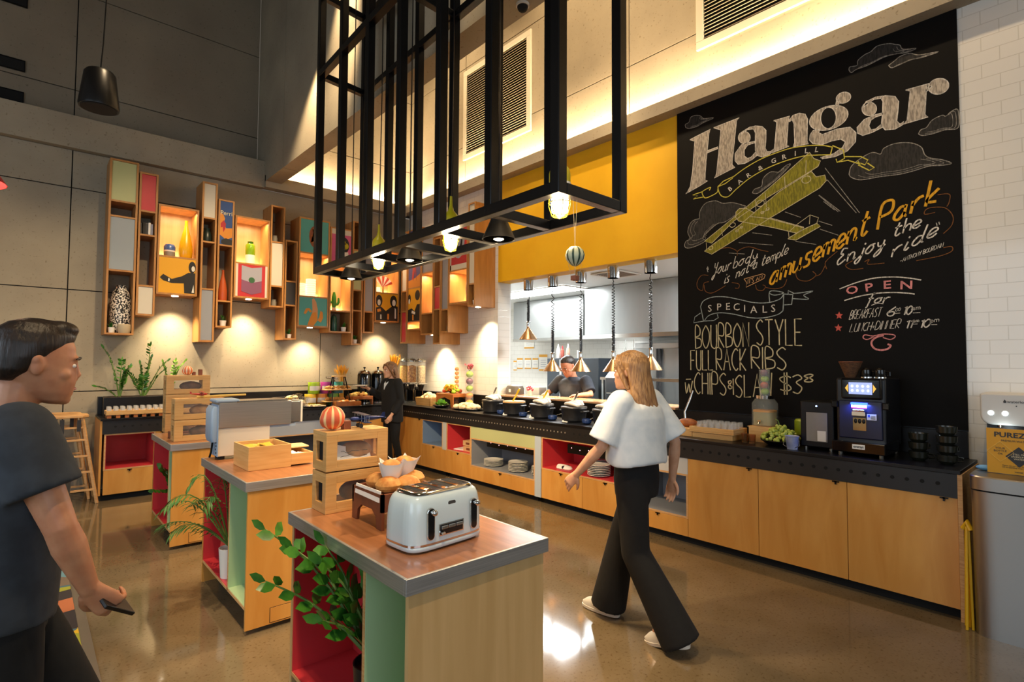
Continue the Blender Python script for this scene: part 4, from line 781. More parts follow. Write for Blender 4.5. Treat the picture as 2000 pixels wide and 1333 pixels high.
POTM = noisy('pot_black', '17181a', '222326', 20, .38); CLOTH = noisy('striped_cloth', 'd9cdba', 'f4ecdf', 30, .9, stretch=(1, 8, 1))
def pot(px, py, label, lid, cloth, tool, tl):
    p = P(px, py, 2, Z); x = 4.70; y = P(px, py - 14, 0, x).y
    t = thing('cooking_pot', label, 'pot', (x, y, Z))
    obj('body', B().lathe([(.115, 0), (.135, .02), (.148, .15), (.152, .155), (.148, .16), (.14, .155), (.125, .02), (0, .015)], n=30), POTM, t, smooth=True)
    for s in (-1, 1): obj('handle', B().tube([(-.05, s * .146, .12), (-.045, s * .18, .125), (.045, s * .18, .125), (.05, s * .146, .12)], .009, 8), POTM, t, smooth=True)
    if lid == 'wood': obj('lid', B().lathe([(.146, .16), (.146, .178), (0, .178)], n=28), BAMBOO, t, smooth=True)
    else: obj('lid', B().lathe([(.152, .161), (.150, .172), (.10, .178), (0, .180)], n=28), mat('lid_pewter', '6a6762', .3, .6), t, smooth=True)
    if cloth:
        c = B(); a = random.Random(px)
        for k in range(3): c.tube([(-.10 + .08 * k, -.15 + .03 * k, .192), (-.07 + .06 * k, -.07, .205 + .012 * k), (-.04 + .03 * k, .02, .212 + .012 * k), (-.01, .10 - .02 * k, .205), (.03 - .03 * k, .16 - .03 * k, .193)], [.022, .036, .042, .036, .018], 12, flat=.5)
        single('folded_cloth', c, CLOTH, f'folded striped cloth lying on the {tl}', 'cloth', loc=(x, y, Z - .004), smooth=True)
    if tool == 'yellow': single('serving_spoon', B().tube([(0, 0, .181), (.01, -.04, .24), (.02, -.08, .31), (.025, -.10, .34)], [.016, .017, .024, .016], 8, flat=.4), mat('yellow_handle', 'e8c21e', .4), f'yellow handled spoon standing on the {tl}', 'spoon', loc=(x, y + .02, Z), smooth=True)
    if tool == 'steel': single('tongs', B().tube([(0, 0, .235), (.01, -.02, .29), (.02, -.04, .34)], .009, 6).tube([(.02, 0, .235), (.02, -.02, .29), (.03, -.04, .34)], .007, 6), STEEL2, f'steel tongs standing up from the cloth on the {tl}', 'tongs', loc=(x, y, Z), smooth=True)
    b = P(px + 12 if px < 1100 else px + 20, py + 1, 2, Z); yb = y - .26
    t = thing('dip_bowl', f'small navy bowl in front of the {tl}', 'bowl', (4.62, yb, Z)); obj('bowl', B().lathe([(.03, 0), (.05, .012), (.056, .04), (.05, .055), (.045, .055), (.045, .02), (0, .015)], n=24), NAVY, t, smooth=True); obj('spoon', B().tube([(.02, .0, .03), (.05, -.03, .06), (.085, -.07, .075)], [.008, .004, .005], 6), STEEL2, t, smooth=True)
pot(963, 805, 'dark lidded pot with a striped cloth, first from the corner', 'x', 1, 'steel', 'first pot from the corner')
pot(1004, 808, 'dark pot with a wooden lid and yellow spoon, second from the corner', 'wood', 0, 'yellow', 'wood lidded pot')
pot(1058, 818, 'dark lidded pot with a cloth and yellow spoon, third from the corner', 'x', 1, 'yellow', 'third pot from the corner')
pot(1121, 825, 'dark lidded pot with a cloth and steel tongs, in front of the chef', 'x', 1, 'steel', 'pot in front of the chef')
pot(1184, 834, 'dark lidded pot with a cloth, just left of the walking woman', 'x', 1, 'yellow', 'pot beside the walking woman')
for i, (px, py) in enumerate(((982, 812), (1035, 818), (1097, 826), (1157, 834))):
    p = P(px, py, 2, Z); t = thing('menu_stand', f'small white tent card on the worktop, {["first", "second", "third", "fourth"][i]} along the pots', 'card', (4.60, p.y + .02, Z)); obj('card', B().prism([(-.03, -.04, 0), (.03, -.04, 0), (0, -.04, .05)], (0, .08, 0)), PAPER, t); obj('writing', B().box(-.031, -.03, -.02, .02, .01, .014).xf(Matrix.Translation((.006, 0, .0))), CHAR, t)
# ------------------------------------------------------------ right counter under the chalkboard
single('carving_board', B().box(4.56, 4.90, 2.62, 2.95, Z, Z + .075), BAMBOO, 'thick wooden board at the left end of the chalkboard counter', 'board', bev=.006)
single('bread_end', B().ell((0, 0, 0), (.06, .10, .04), 14, 9), noisy('crust', '8a4a22', 'b06a34', 18, .6), 'brown loaf end resting on the thick wooden board', 'bread', loc=(4.70, 2.74, Z + .112), smooth=True)
single('carving_knife', B().tube([(0, 0, 0), (.02, .02, .12), (.05, -.02, .24), (.06, -.05, .33)], [.012, .01, .012, .008], 8, flat=.4), STEEL2, 'steel utensil standing up beside the brown loaf', 'utensil', loc=(4.86, 2.86, Z + .076), smooth=True)
t = thing('glass_tray', 'wooden tray of upturned glasses below the specials', 'tray', (4.68, 2.22, Z)); obj('tray', B().box(-.13, .13, 0, .42, .05, .062).box(-.13, -.118, 0, .42, .062, .10).box(.118, .13, 0, .42, .062, .10).box(-.118, .118, 0, .012, .062, .10).box(-.118, .118, .408, .42, .062, .10), BAMBOO, t, bev=.003); obj('base', B().box(-.11, .11, .02, .40, 0, .05), BAMBOO, t, bev=.003)
glass_row('upturned clear glass standing in the tray below the specials', (4.605, 2.27, Z + .0625), 0, 4, 6, .06, 'glasses in the tray below the specials', h=.085, r=.027)
for i, (x, y, l) in enumerate(((4.60, 2.145, 'left'), (4.585, 2.075, 'right'))): single('shot_glass', B().lathe([(.024, 0), (.03, .075), (.028, .075), (.022, .008), (0, .008)], n=16), mat('amber_glass', 'd9a060', .05, trans=.9, ior=1.3), f'small amber glass in front of the drinks dispenser, {l} of the pair', 'glass', None, (x, y, Z), smooth=True)
t = thing('drinks_dispenser', 'square glass water dispenser with a fruit filled neck on a wooden crate', 'dispenser', (4.84, 2.075, Z + .13)); t.scale = (.82, .82, .82); q = B()
GT = mat('thin_glass', 'e8f0e8', .04, alpha=.12)
obj('jar', B().rings([(0, 0, 0, .105, .105), (.01, 0, 0, .112, .112), (.24, 0, 0, .112, .112), (.275, 0, 0, .09, .09), (.29, 0, 0, .085, .085)], 32, 4.5), GT, t, smooth=True)
w_ = obj('water', B().rings([(.012, 0, 0, .10, .10), (.16, 0, 0, .10, .10)], 32, 4.5), mat('lemon_water', 'd9cf9a', .05, alpha=.45), t, smooth=True)
obj('citrus_layer', B().rings([(.15, 0, 0, .101, .101), (.17, 0, 0, .101, .101)], 32, 4.5), mat('citrus', 'c98a2a', .5), t, smooth=True)
obj('lid_ring', B().lathe([(.088, .29), (.088, .325), (0, .325)], n=28), CHROME, t, smooth=True)
obj('neck', B().lathe([(.055, .325), (.055, .60), (.052, .60), (.052, .33), (0, .33)], n=24), GT, t, smooth=True)
obj('tap', B().tube([(-.11, 0, .05), (-.145, 0, .05), (-.15, 0, .03)], .011, 8).box(-.148, -.138, -.018, .018, .058, .068), CHROME, t, smooth=True)
for i, (z, m, l) in enumerate(((.365, GF, 'lime at the bottom'), (.435, mat('apple_red', 'b5482e', .35), 'red apple second'), (.50, GF, 'green apple third'), (.565, PUR, 'dark plum at the top'))):
    single('fruit', B().ell((0, 0, 0), (.034, .034, .030), 14, 9), m, f'{l} in the neck of the drinks dispenser', 'fruit', None, (4.84 + .006 * (-1) ** i, 2.075, Z + .13 + z * .82), smooth=True)
t = thing('wooden_crate', 'pale wooden crate under the drinks dispenser', 'crate', (4.83, 2.075, Z)); box_open(.115, .10, .125, .012, BAMBOO)(t); obj('crate_lid', B().box(-.115, .115, -.10, .10, .125, .13), BAMBOO, t)
t = thing('grape_bowl', 'black bowl heaped with green grapes', 'food', (4.66, 1.875, Z)); dish(.155, BLACK, .045)(t)
q = B(); r = random.Random(9)
for k in range(150):
    a = r.uniform(0, 6.28); d = math.sqrt(r.uniform(0, 1)) * .14; q.ell((d * math.cos(a), d * math.sin(a) * 1.05, .04 + (1 - (d / .15) ** 2) * .13 * r.uniform(.55, 1)), .0155 * r.uniform(.85, 1.1), 8, 6)
o = obj('grapes', q, mat('grape', 'a3b04a', .25, coat=.3), t, smooth=True); o['kind'] = 'stuff'; sq = B().tube([(0, 0, .15), (.01, .02, .2), (.03, .05, .21)], .004, 5); obj('stalk', sq, STEM, t)
t = thing('green_jar', 'lime green lidded jar behind the grapes', 'jar', (4.93, 1.80, Z)); obj('body', B().lathe([(.045, 0), (.055, .01), (.055, .075), (0, .075)], n=24), mat('brown_jar', '4a2c1c', .4), t, smooth=True); obj('lid', B().lathe([(.06, .075), (.062, .08), (.062, .19), (.05, .205), (0, .207)], n=24), mat('lime_lid', '8a9a1e', .4), t, smooth=True)
t = thing('metal_bucket', 'small enamel bucket with a wire handle in front of the grapes', 'bucket', (4.535, 1.735, Z)); obj('body', B().lathe([(.038, 0), (.05, .10), (.054, .102), (.05, .104), (.046, .10), (.035, .006), (0, .006)], n=24), noisy('enamel', '5a6a9a', 'b9bcc4', 5, .3), t, smooth=True); obj('handle', B().tube([(0, -.05, .09), (-.02, -.06, .03), (-.03, 0, .0), (-.02, .06, .03), (0, .05, .09)], .003, 6), STEEL2, t)
# milk fridge
t = thing('milk_fridge', 'black drinks fridge with a pale glass window left of the coffee machine', 'fridge', (4.60, 1.455, Z))
obj('body', B().box(0, .34, 0, .24, .025, .38), BLACK, t, bev=.008); obj('window', B().box(-.004, .001, .045, .195, .07, .295), noisy('fridge_window', '77736a', '8f8b80', 2, .12), t); obj('milk_bag', B().box(-.006, -.003, .055, .115, .075, .155), CREAM, t); obj('indicator', B().ell((-.003, .12, .345), .006, 10, 8), mat('blue_led', 'a0c0ff', .4, emit='88b0ff', es=9), t)
for x in (.03, .31):
    for y in (.03, .21): obj('foot', B().lathe([(.014, 0), (.014, .026), (0, .026)], (x, y, 0), 10), STEEL2, t)
# coffee machine
t = thing('coffee_machine', 'black bean-to-cup coffee machine with a bright screen and blue glow', 'machine', (4.58, 1.115, Z)); t.scale = (1, 1, 1.24); W_ = .32
obj('body', B().box(.02, .42, 0, W_, .05, .46), mat('machine_black', '101116', .3), t, bev=.012)
obj('screen_frame', B().box(-.01, .02, .02, .28, .335, .46), mat('machine_gloss', '08080a', .12), t, bev=.012)
sc = obj('screen', B().box(-.013, -.01, .075, .225, .365, .435), mat('screen_glow', '8899cc', .4, emit='7f8cc4', es=1.3), t)
q = B()
for i in range(4):
    for j in range(2): q.prism([(-.0155, .10 + .034 * i + a, .387 + .026 * j + b) for a, b in circ(0, 0, .007, n=10)], (.002, 0, 0))
obj('icon', q, mat('screen_icon', 'ffffff', .4, emit='ffffff', es=3), sc)
obj('screen_rim', B().prism([(-.0115, a, b) for a, b in [(.05, .40), (.07, .425), (.07, .375)]], (.001, 0, 0)).prism([(-.0115, a, b) for a, b in [(.25, .40), (.23, .425), (.23, .375)]], (.001, 0, 0)), mat('screen_gold', 'e0b050', .4, emit='e0a840', es=.8), sc)
obj('front_panel', B().box(.005, .02, .02, .30, .10, .325), mat('machine_blue', '10142e', .3), t, bev=.006)
obj('glow_strip', B().box(-.03, .005, .11, .21, .305, .315), mat('blue_glow', '2a50ff', .4, emit='2a4cff', es=6), t)
light('AREA', 'machine_blue_light', (4.558, 1.275, Z + .375), 1.6, (.10, .18, 1), (4.60, 1.275, Z + .1), .12, .04)
obj('spout', B().box(-.04, .01, .12, .20, .235, .275), CHROME, t, bev=.006)
obj('label_strip', B().box(.002, .005, .115, .215, .28, .30), mat('cup_label', 'e6dcc8', .5), t); obj('label_stripe', B().box(.0005, .002, .115, .215, .28, .287), ARED, t)
obj('card_label', B().box(-.042, -.04, .115, .20, .24, .262), mat('cup_label', 'e6dcc8', .5), t)
st = obj('side_sticker', B().box(.001, .0045, .055, .125 - .01, .215, .25), mat('sticker', 'd9d6b8', .5), t); obj('sticker_print', B().box(-.0005, .001, .095, .108, .232, .246), mat('sticker_blue', '3a5aa8', .5), st)
q = B()
for k in range(3): q.box(-.0005, .001, .062, .09, .222 + .008 * k, .225 + .008 * k)
obj('sticker_text', q, CHAR, st)
obj('cup_recess', B().box(-.001, .005, .12, .205, .15, .225), mat('recess_steel', 'b8a878', .15, 1), t); q = B()
for k in range(3): q.ell((-.004, .135 + .026 * k, .205), (.005, .011, .014), 10, 8)
obj('nozzle', q, BLACK, t, smooth=True)
obj('drip_tray', B().box(-.06, .30, -.01, .33, .02, .085), mat('machine_gloss', '08080a', .12), t, bev=.006); bd = obj('name_badge', B().box(-.063, -.06, .115, .195, .045, .072), PAPER, t)
text('badge_lettering', 'eversys', CHAR, t, .022, frame((-.0635, .155, .0525), (0, -1, 0), (0, 0, 1)), thick=.0004, off=.0006)
for y in (-.005, .325): obj('arm_button', B().box(-.01, .02, y - .02, y + .02, .28, .32), mat('machine_gloss', '08080a', .12), t, bev=.005)
for x in (0, .38):
    for y in (.03, .29): obj('foot', B().lathe([(.016, 0), (.016, .055), (0, .055)], (x, y, 0), 10), STEEL2, t)
t = thing('wicker_basket', 'brown wicker filter basket on top of the coffee machine', 'basket', (4.74, 1.375, Z + .571)); obj('body', B().lathe([(.035, 0), (.075, .11), (.078, .12), (.07, .12), (.03, .01), (0, .01)], n=24), noisy('wicker', '4a2f1c', '6b4628', 50, .8, stretch=(1, 1, 3)), t, smooth=True); obj('rim', B().tube([(.076 * math.cos(a), .076 * math.sin(a), .12) for a in [k * math.pi / 10 for k in range(21)]], .005, 6), MAHOG, t, smooth=True)
for i, y in enumerate((1.27, 1.18)):
    t = thing('espresso_cup', f'dark upturned cup on the coffee machine, {["left", "right"][i]} of the two', 'cup', (4.74, y, Z + .571)); obj('body', B().lathe([(.04, 0), (.042, .004), (.036, .06), (.02, .075), (0, .075)], n=22), mat('machine_gloss', '08080a', .12), t, smooth=True); obj('handle', B().tube([(0, -.036, .05), (0, -.06, .045), (0, -.06, .02), (0, -.038, .015)], .005, 6), mat('machine_gloss', '08080a', .12), t, smooth=True); obj('rim', B().lathe([(.043, 0), (.043, .008), (.0, .008)], n=22), CHROME, t, smooth=True)
CUP = mat('cup_olive', '1f2018', .25); cu = None
for (x, y, n, l) in ((4.70, .95, 3, 'left'), (4.66, .785, 4, 'right')):
    for i in range(n):
        lb = f'dark stoneware cup right of the coffee machine, {["lowest", "second", "third", "topmost"][i]} in the {l} stack'
        if cu is None:
            cu = thing('coffee_cup', lb, 'cup', (x, y, Z), group='dark cups stacked by the coffee machine'); obj('body', B().lathe([(.03, 0), (.05, .02), (.055, .058), (.052, .058), (.045, .02), (0, .012)], n=22), CUP, cu, smooth=True); obj('handle', B().tube([(.03, -.045, .045), (.045, -.07, .04), (.045, -.07, .02), (.03, -.046, .016)], .005, 6), CUP, cu, smooth=True); c0 = cu; cu.scale = (1.1,) * 3
        else: dup(c0, (x, y, Z + .064 * i), .4 * i, lb, scale=1.1)
# ------------------------------------------------------------ water tap, sign, bin, folding stand at the right end
t = thing('water_tap_unit', 'white wall mounted water dispenser head with three lit buttons', 'dispenser', (4.75, .62, 1.23))
m = B(); Rr = .06; pr = [(0, -y, z) for y, z in [(0, .205), (0, .06)] + [(Rr - Rr * math.cos(a), Rr - Rr * math.sin(a)) for a in [k * math.pi / 14 for k in range(1, 8)]]] + [(0, -.62, 0), (0, -.62, .205)]
obj('housing', m.prism(pr, (.34, 0, 0)), mat('tap_white', 'c9c6c0', .35), t, bev=.012, seg=3)
for i, y in enumerate((-.055, -.125, -.235)):
    b_ = obj('button', B().lathe([(.013, 0), (.0125, .004), (.016, .004), (.016, 0)], n=24, M=Matrix.Translation((-.003, y, .078)) @ Matrix.Rotation(math.pi / 2, 4, 'Y')), mat('button_ring', 'ffffff', .4, emit='e8fbff', es=2), t); obj('button_face', B().lathe([(.0115, 0), (.0115, .0045), (0, .0045)], n=20, M=Matrix.Translation((-.002, y, .078)) @ Matrix.Rotation(math.pi / 2, 4, 'Y')), mat('button_grey', '6a7078', .4), b_)
text('brand_lettering', 'waterlogic', CHAR, t, .026, frame((-.0012, -.19, .147), (0, -1, 0), (0, 0, 1)), thick=.0008)
obj('brand_drop', B().prism([(-.002, a - .125, b + .155) for a, b in [(.0, .014), (.008, .0), (.006, -.008), (-.006, -.008), (-.008, 0)]], (.002, 0, 0)), CHAR, t); obj('status_dot', B().prism([(-.002, a - .18, b + .128) for a, b in circ(0, 0, .004, n=8)], (.002, 0, 0)), CHAR, t)
obj('nozzle', B().lathe([(.014, -.02), (.014, .001), (0, .001)], (.08, -.09, 0), 14), CHROME, t, smooth=True)
light('POINT', 'tap_button_light', (4.72, .50, 1.20), .25, (.8, .95, 1), size=.02)
t = thing('tap_pillar', 'dark pillar carrying the white water dispenser head', 'stand', (4.86, .30, 0)); obj('column', B().box(0, .2, -.3, .30, .92, 1.24), BLACK, t); obj('base_cabinet', B().box(0, .22, -.3, .33, 0, .92), BLACK, t)
p = P(1934, 838, 0, 4.52)
t = thing('standing_sign', 'yellow upright sign with a black diamond standing on the bin lid', 'sign', (4.50, .56, .955)); SGN = mat('sign_yellow', 'd99a14', .5)
obj('board', B().box(0, .006, -.26, 0, 0, .275), SGN, t); F = lambda y, z: frame((-.0008, y, z), (0, -1, 0), (0, 0, 1))
text('sign_title', 'PUREZZA', CHAR, t, .042, F(-.035, .224), 'LEFT', xs=1.15, off=.0012); text('sign_subtitle', 'PREMIUM WATER', CHAR, t, .016, F(-.13, .197)); text('sign_text', 'YOUR\nBOTTLE\nOK', CHAR, t, .017, F(-.063, .149)); 
dm = obj('black_diamond', B().prism([(-.001, a - .148, b + .108) for a, b in ((0, .062), (.062, 0), (0, -.062), (-.062, 0))], (.002, 0, 0)), CHAR, t)
text('diamond_text', 'STILL OR\nSPARKLING\nWATER', mat('sign_cream', 'e8d8b0', .5), t, .014, frame((-.0022, -.148, .118), (0, -1, 0), (0, 0, 1)), thick=.0004)
q = B()
for cx in (-.063, -.23):
    c_ = [(-.0006, a + cx, b + .133) for a, b in ((0, .062), (.062, 0), (0, -.062), (-.062, 0), (0, .062))]; q.tube([Vector(v) for v in c_], .0016, 4)
obj('diamond_outline', q, mat('sign_line', 'e8c060', .5), t)
text('sign_small_print', 'Please ask our team for a bottle of\nstill or sparkling water to take away', CHAR, t, .0105, F(-.145, .048)); text('sign_footer', 'vestal', CHAR, t, .017, F(-.145, .012))
t = thing('waste_bin', 'tall brushed steel waste bin at the right edge', 'bin', (4.47, .36, 0)); BINS = mat('bin_steel', 'a6a29c', .34, 1); obj('body', B().rings([(0, 0, 0, .17, .26), (.86, 0, 0, .175, .265)], 40, 6), BINS, t, smooth=True); obj('lid', B().rings([(.87, 0, 0, .18, .27), (.945, 0, 0, .18, .27), (.952, 0, 0, .175, .265)], 40, 6), BINS, t, smooth=True); obj('lid_gap', B().rings([(.86, 0, 0, .165, .255), (.87, 0, 0, .165, .255)], 40, 6), DARK, t)
single('blue_cloth', B().ell((0, 0, 0), (.03, .05, .018), 12, 8), mat('cloth_blue', '6fa8d0', .8), 'small light blue cloth on the bin lid behind the sign', 'cloth', loc=(4.56, .575, .97), smooth=True)
YS = mat('stand_yellow', 'd9a814', .4); t = thing('folding_stand', 'folded yellow plastic floor stand leaning between counter and bin', 'stand', (4.37, .648, 0))
for i, (dx, dy) in enumerate(((-.025, .006), (.02, .0), (-.005, -.016), (.03, .018))): obj('leg', B().bar((dx * 1.3, dy * 1.2, 0), (dx * .2 + .012, dy * .4, .62), .014, .02), YS, t, bev=.003)
obj('hinge_head', B().tube([(0, -.02, .60), (.012, 0, .645), (.02, .02, .60)], .018, 10), YS, t, smooth=True)
# ------------------------------------------------------------ kitchen behind the pass
def heatlamp(px, py, cpx, cpy, label, stretched):
    x = 5.24; a = P(px, py, 0, x); c = P(cpx, cpy, 0, x); y = (a.y + c.y) / 2; t = thing('heat_lamp', label, 'lamp', (x, y, 2.80)); zt = c.z - 2.80
    obj('ceiling_box', B().lathe([(.07, -.15), (.07, 0), (0, 0)], n=24).lathe([(.0, -.15), (.07, -.15)], n=24), CHROME, t, smooth=True)
    z0, z1 = -.15, zt + .19; n = 130; tube = []; L = z0 - z1
    for k in range(n + 1):
        u = k / n; turns = 26 * 2 * math.pi; dens = u ** (1.0 + stretched); rad = .018 * min(1, u * 6) * (1 - .3 * (u > .97)); tube.append((rad * math.cos(dens * turns), rad * math.sin(dens * turns), z0 - L * u * (1 - .35 * (u > .72) * 0)))
    obj('coil_cord', B().tube(tube, .0055, 5), BLACK, t, smooth=True); s_ = .33 * L if stretched < 3 else .7 * L
    obj('cord_sleeve', B().tube([(0, 0, z1 + s_), (.004, 0, z1 + s_ * .5), (0, 0, z1)], .017, 8), BLACK, t, smooth=True)
    obj('shade', B().lathe([(.02, .13), (.022, .10), (.03, .085), (.13, -.055), (.132, -.06), (.126, -.055), (.026, .08), (0, .08)], (0, 0, zt), 28), COPPER, t, smooth=True); obj('socket', B().lathe([(.012, .20), (.028, .19), (.02, .16), (.026, .14), (.024, .12), (0, .12)], (0, 0, zt), 16), CHROME, t, smooth=True)
    obj('bulb', B().ell((0, 0, zt + .0), .035, 12, 8), mat('heat_glow', 'ffd0a0', .4, emit='ffb060', es=5), t, smooth=True); light('SPOT', 'heat_lamp_light', (x, y, c.z - .05), 26, WARM, (x, y, 0), .03, angle=120)
for i, a in enumerate(((1032, 557, 1032, 655, 'farthest left, hung short', 4), (1079, 548, 1080, 717, 'second from the left', 1), (1132, 538, 1137, 717, 'in front of the chef', .8), (1197, 528, 1199, 717, 'left of the walking woman\'s head', .1), (1265, 518, 1277, 713, 'behind the walking woman\'s head', .6))): heatlamp(*a[:4], f'copper heat lamp on a coiled cord over the pass, {a[4]}', a[5])
HOOD = noisy('hood_steel', '8d8f8e', 'a6a8a6', 1.2, .32, metal=.85, stretch=(1, 1, .3)); GZ = lambda px, x: P(px, 640, 0, x).y
t = thing('extraction_hood', 'long grey steel extraction hood at the left of the kitchen', 'hood', (7.3, GZ(1139, 7.3), 0)); w_ = GZ(1003, 7.3) - GZ(1139, 7.3); zb, zt = P(1100, 659, 0, 7.3).z, 2.84
obj('casing', B().box(0, .88, 0, w_, zb, zt - .01), HOOD, t); obj('rim', B().box(-.02, .88, -.02, w_, zb - .05, zb), STEEL2, t)
t = thing('extraction_hood', 'tall bright steel extraction hood at the right of the kitchen', 'hood', (6.7, 2.42, 0)); w_ = GZ(1142, 6.7) - 2.42; zb = P(1250, 651, 0, 6.7).z
obj('casing', B().box(0, 1.2, 0, w_, zb, 2.83), HOOD, t); obj('rim', B().box(-.03, 1.2, 0, w_ + .02, zb - .06, zb), STEEL2, t); obj('filter', B().box(.1, 1.1, .1, w_ - .1, zb - .02, zb - .01), CHAR, t)
y1, y0 = GZ(1069, 6.5), GZ(1169, 6.5)
t = thing('fridge_unit', 'dark slate fridge unit standing behind the chef', 'fridge', (6.5, y0, 0)); obj('body', B().box(0, .7, 0, y1 - y0, .08, 1.70), mat('slate_blue', '2a3138', .4), t, bev=.006); obj('door_gap', B().box(-.004, 0, (y1 - y0) * .70, (y1 - y0) * .74, .1, 1.68), STEEL2, t); obj('plinth', B().box(.04, .66, .02, y1 - y0 - .02, 0, .08), DARK, t)
for px, c, l, h in ((1089, 'e8e4d8', 'white capped', .24), (1097, '9a4a3a', 'red sauce', .21), (1108, 'c9a08a', 'pale pink sauce', .24)):
    y = GZ(px, 6.6); t = thing('sauce_bottle', f'{l} squeeze bottle on the slate unit', 'bottle', (6.62, y, 1.70)); obj('body', B().lathe([(.03, 0), (.032, .01), (.032, h * .6), (.015, h * .75), (0, h * .75)], n=16), mat('sauce_' + c, c, .35), t, smooth=True); obj('nozzle', B().lathe([(.016, h * .75), (.006, h), (0, h)], n=12), PORC if 'red' not in l else ARED, t, smooth=True)
single('steel_canister', B().lathe([(.045, 0), (.045, .13), (.04, .13), (.04, .01), (0, .01)], n=20), STEEL2, 'small steel canister on the slate unit right of the bottles', 'canister', loc=(6.62, GZ(1130, 6.6), 1.70), smooth=True)
t = thing('steel_bench', 'stainless kitchen bench with shelf at the right behind the pass', 'bench', (6.3, 2.45, 0)); wb = GZ(1172, 6.3) - 2.45
obj('top', B().box(0, .6, 0, wb, .86, .90), STEEL2, t, bev=.004); obj('front', B().box(.03, .06, 0, wb, .1, .86), STEEL, t); obj('upper_shelf', B().box(0, .4, 0, wb, 1.38, 1.42), STEEL2, t); q = B()
for y in (.03, wb - .03): q.bar((.03, y, .9), (.03, y, 1.38), .03).bar((.03, y, 0), (.03, y, .86), .04)
obj('post', q, STEEL2, t)
t = thing('steel_fryer', 'boxy stainless cooking appliance right of the chef', 'appliance', (6.15, GZ(1228, 6.15), .0)); wf = GZ(1182, 6.15) - GZ(1228, 6.15); obj('body', B().box(0, .12, 0, wf, 0, 1.42), STEEL2, t, bev=.006); obj('sloped_top', B().prism([(0, 0, 1.42), (.12, 0, 1.42), (.12, 0, 1.52)], (0, wf, 0)), STEEL, t); obj('handle', B().tube([(-.02, .05, 1.2), (-.03, .05, 1.2), (-.03, wf - .05, 1.2), (-.02, wf - .05, 1.2)], .01, 6), CHROME, t)
t = thing('combi_oven', 'stainless oven cabinet at the right end of the kitchen', 'oven', (7.0, GZ(1330, 7.0), 0)); wo = GZ(1240, 7.0) - GZ(1330, 7.0); obj('body', B().box(0, .7, 0, wo, .1, 1.93), STEEL, t, bev=.006); obj('door', B().box(-.02, 0, .03, wo - .03, .5, 1.85), HOOD, t, bev=.004); q = B()
for y in (wo * .40, wo * .46): q.bar((-.05, y, .9), (-.05, y, 1.84), .025)
obj('handle', q, CHAR, t); obj('leg', B().box(.05, .65, .03, wo - .03, 0, .1), DARK, t)
for i, px in enumerate((1222, 1238)): single('hanging_whisk', B().tube([(0, 0, 0), (0, 0, -.12)], .008, 6).tube([(0, 0, -.12), (0, .03, -.2), (0, .02, -.27), (0, -.02, -.27), (0, -.03, -.2), (0, 0, -.12)], .004, 5), STEEL2, f'steel utensil hanging below the right hood, {["left", "right"][i]} of the pair', 'utensil', loc=(6.78, GZ(px, 6.78), P(1230, 664, 0, 6.78).z))
CARD = mat('card_orange', 'e0a23a', .6)
for i, (a, b, y0, y1) in enumerate(((1003, 1009, 705, 724), (1010, 1021, 700, 721), (1025, 1037, 700, 721), (1040, 1051, 700, 721), (1053, 1069, 693, 725), (1024, 1043, 655, 681))):
    x = 8.185; p, q_ = P(a, y0, 0, x), P(b, y1, 0, x); t = thing('wall_notice', f'white orange edged notice on the kitchen wall, {["far left and cut", "second from left", "third from left", "fourth from left", "tallest, beside the slate unit", "highest, under the short lamp"][i]}', 'notice', (x, q_.y, q_.z)); W_, H = p.y - q_.y, p.z - q_.z
    obj('sheet', B().box(0, .01, 0, W_, 0, H), PAPER, t); obj('orange_band', B().box(-.002, 0, 0, W_, H * .84, H).box(-.002, 0, 0, W_, 0, H * .1), CARD, t); q = B()
    for k in range(4): q.box(-.002, 0, W_ * .15, W_ * .8, H * (.25 + .13 * k), H * (.25 + .13 * k) + .006)
    obj('print_lines', q, AGREY, t)
t = thing('ceiling_light_panel', 'bright white light panel in the kitchen ceiling', 'lamp', (6.45, 6.9, 2.835)); obj('diffuser', B().box(-.3, .3, -1.2, 1.2, -.012, 0), LAMPC, t); obj('frame', B().box(-.33, -.3, -1.23, 1.23, -.016, 0).box(.3, .33, -1.23, 1.23, -.016, 0).box(-.3, .3, 1.2, 1.23, -.016, 0).box(-.3, .3, -1.23, -1.2, -.016, 0), WHITE, t)
t = thing('ceiling_grille', 'grey air grille in the kitchen ceiling', 'vent', (5.9, 4.5, 2.835)); q = B()
for k in range(9): q.bar((-.2 + .05 * k, -.2, -.008), (-.2 + .05 * k, .2, -.008), .02, .006)
obj('slats', q, mat('grille_grey', '7a6a5c', .5), t); obj('rim', B().box(-.24, -.21, -.24, .24, -.014, 0).box(.21, .24, -.24, .24, -.014, 0).box(-.21, .21, .21, .24, -.014, 0).box(-.21, .21, -.24, -.21, -.014, 0), WHITE, t)
p = P(993, 770, 0, 5.5); t = thing('pod_dome', 'grey domed food cover at the left end of the pass', 'cover', (5.52, 5.86, 1.166)); obj('dome', B().rings([(0, 0, 0, .10, .14), (.08, 0, 0, .10, .14), (.12, 0, 0, .085, .12), (.135, 0, 0, .05, .08), (.137, 0, 0, .01, .02)], 24, 3), mat('warm_grey', '57534e', .4), t, smooth=True); obj('badge', B().box(-.103, -.10, -.02, .02, .03, .075), PAPER, t)
t.location = (5.30, 5.86, 1.166)
t = thing('glass_screen', 'low clear box with flowers behind the pass next to the dome', 'box', (5.52, 5.2, 1.0)); obj('box', B().box(-.08, .08, -.18, .18, 0, .30), mat('frosted_box', 'b9c8cc', .3), t, bev=.01)
t.location = (5.53, 5.66, .0); t.scale = (1, .8, 4.25)
fl = B(); r = random.Random(5)
for k in range(14): fl.ell((r.uniform(-.03, .03), r.uniform(-.05, .05), .07 + r.uniform(0, .05)), .014, 8, 6)
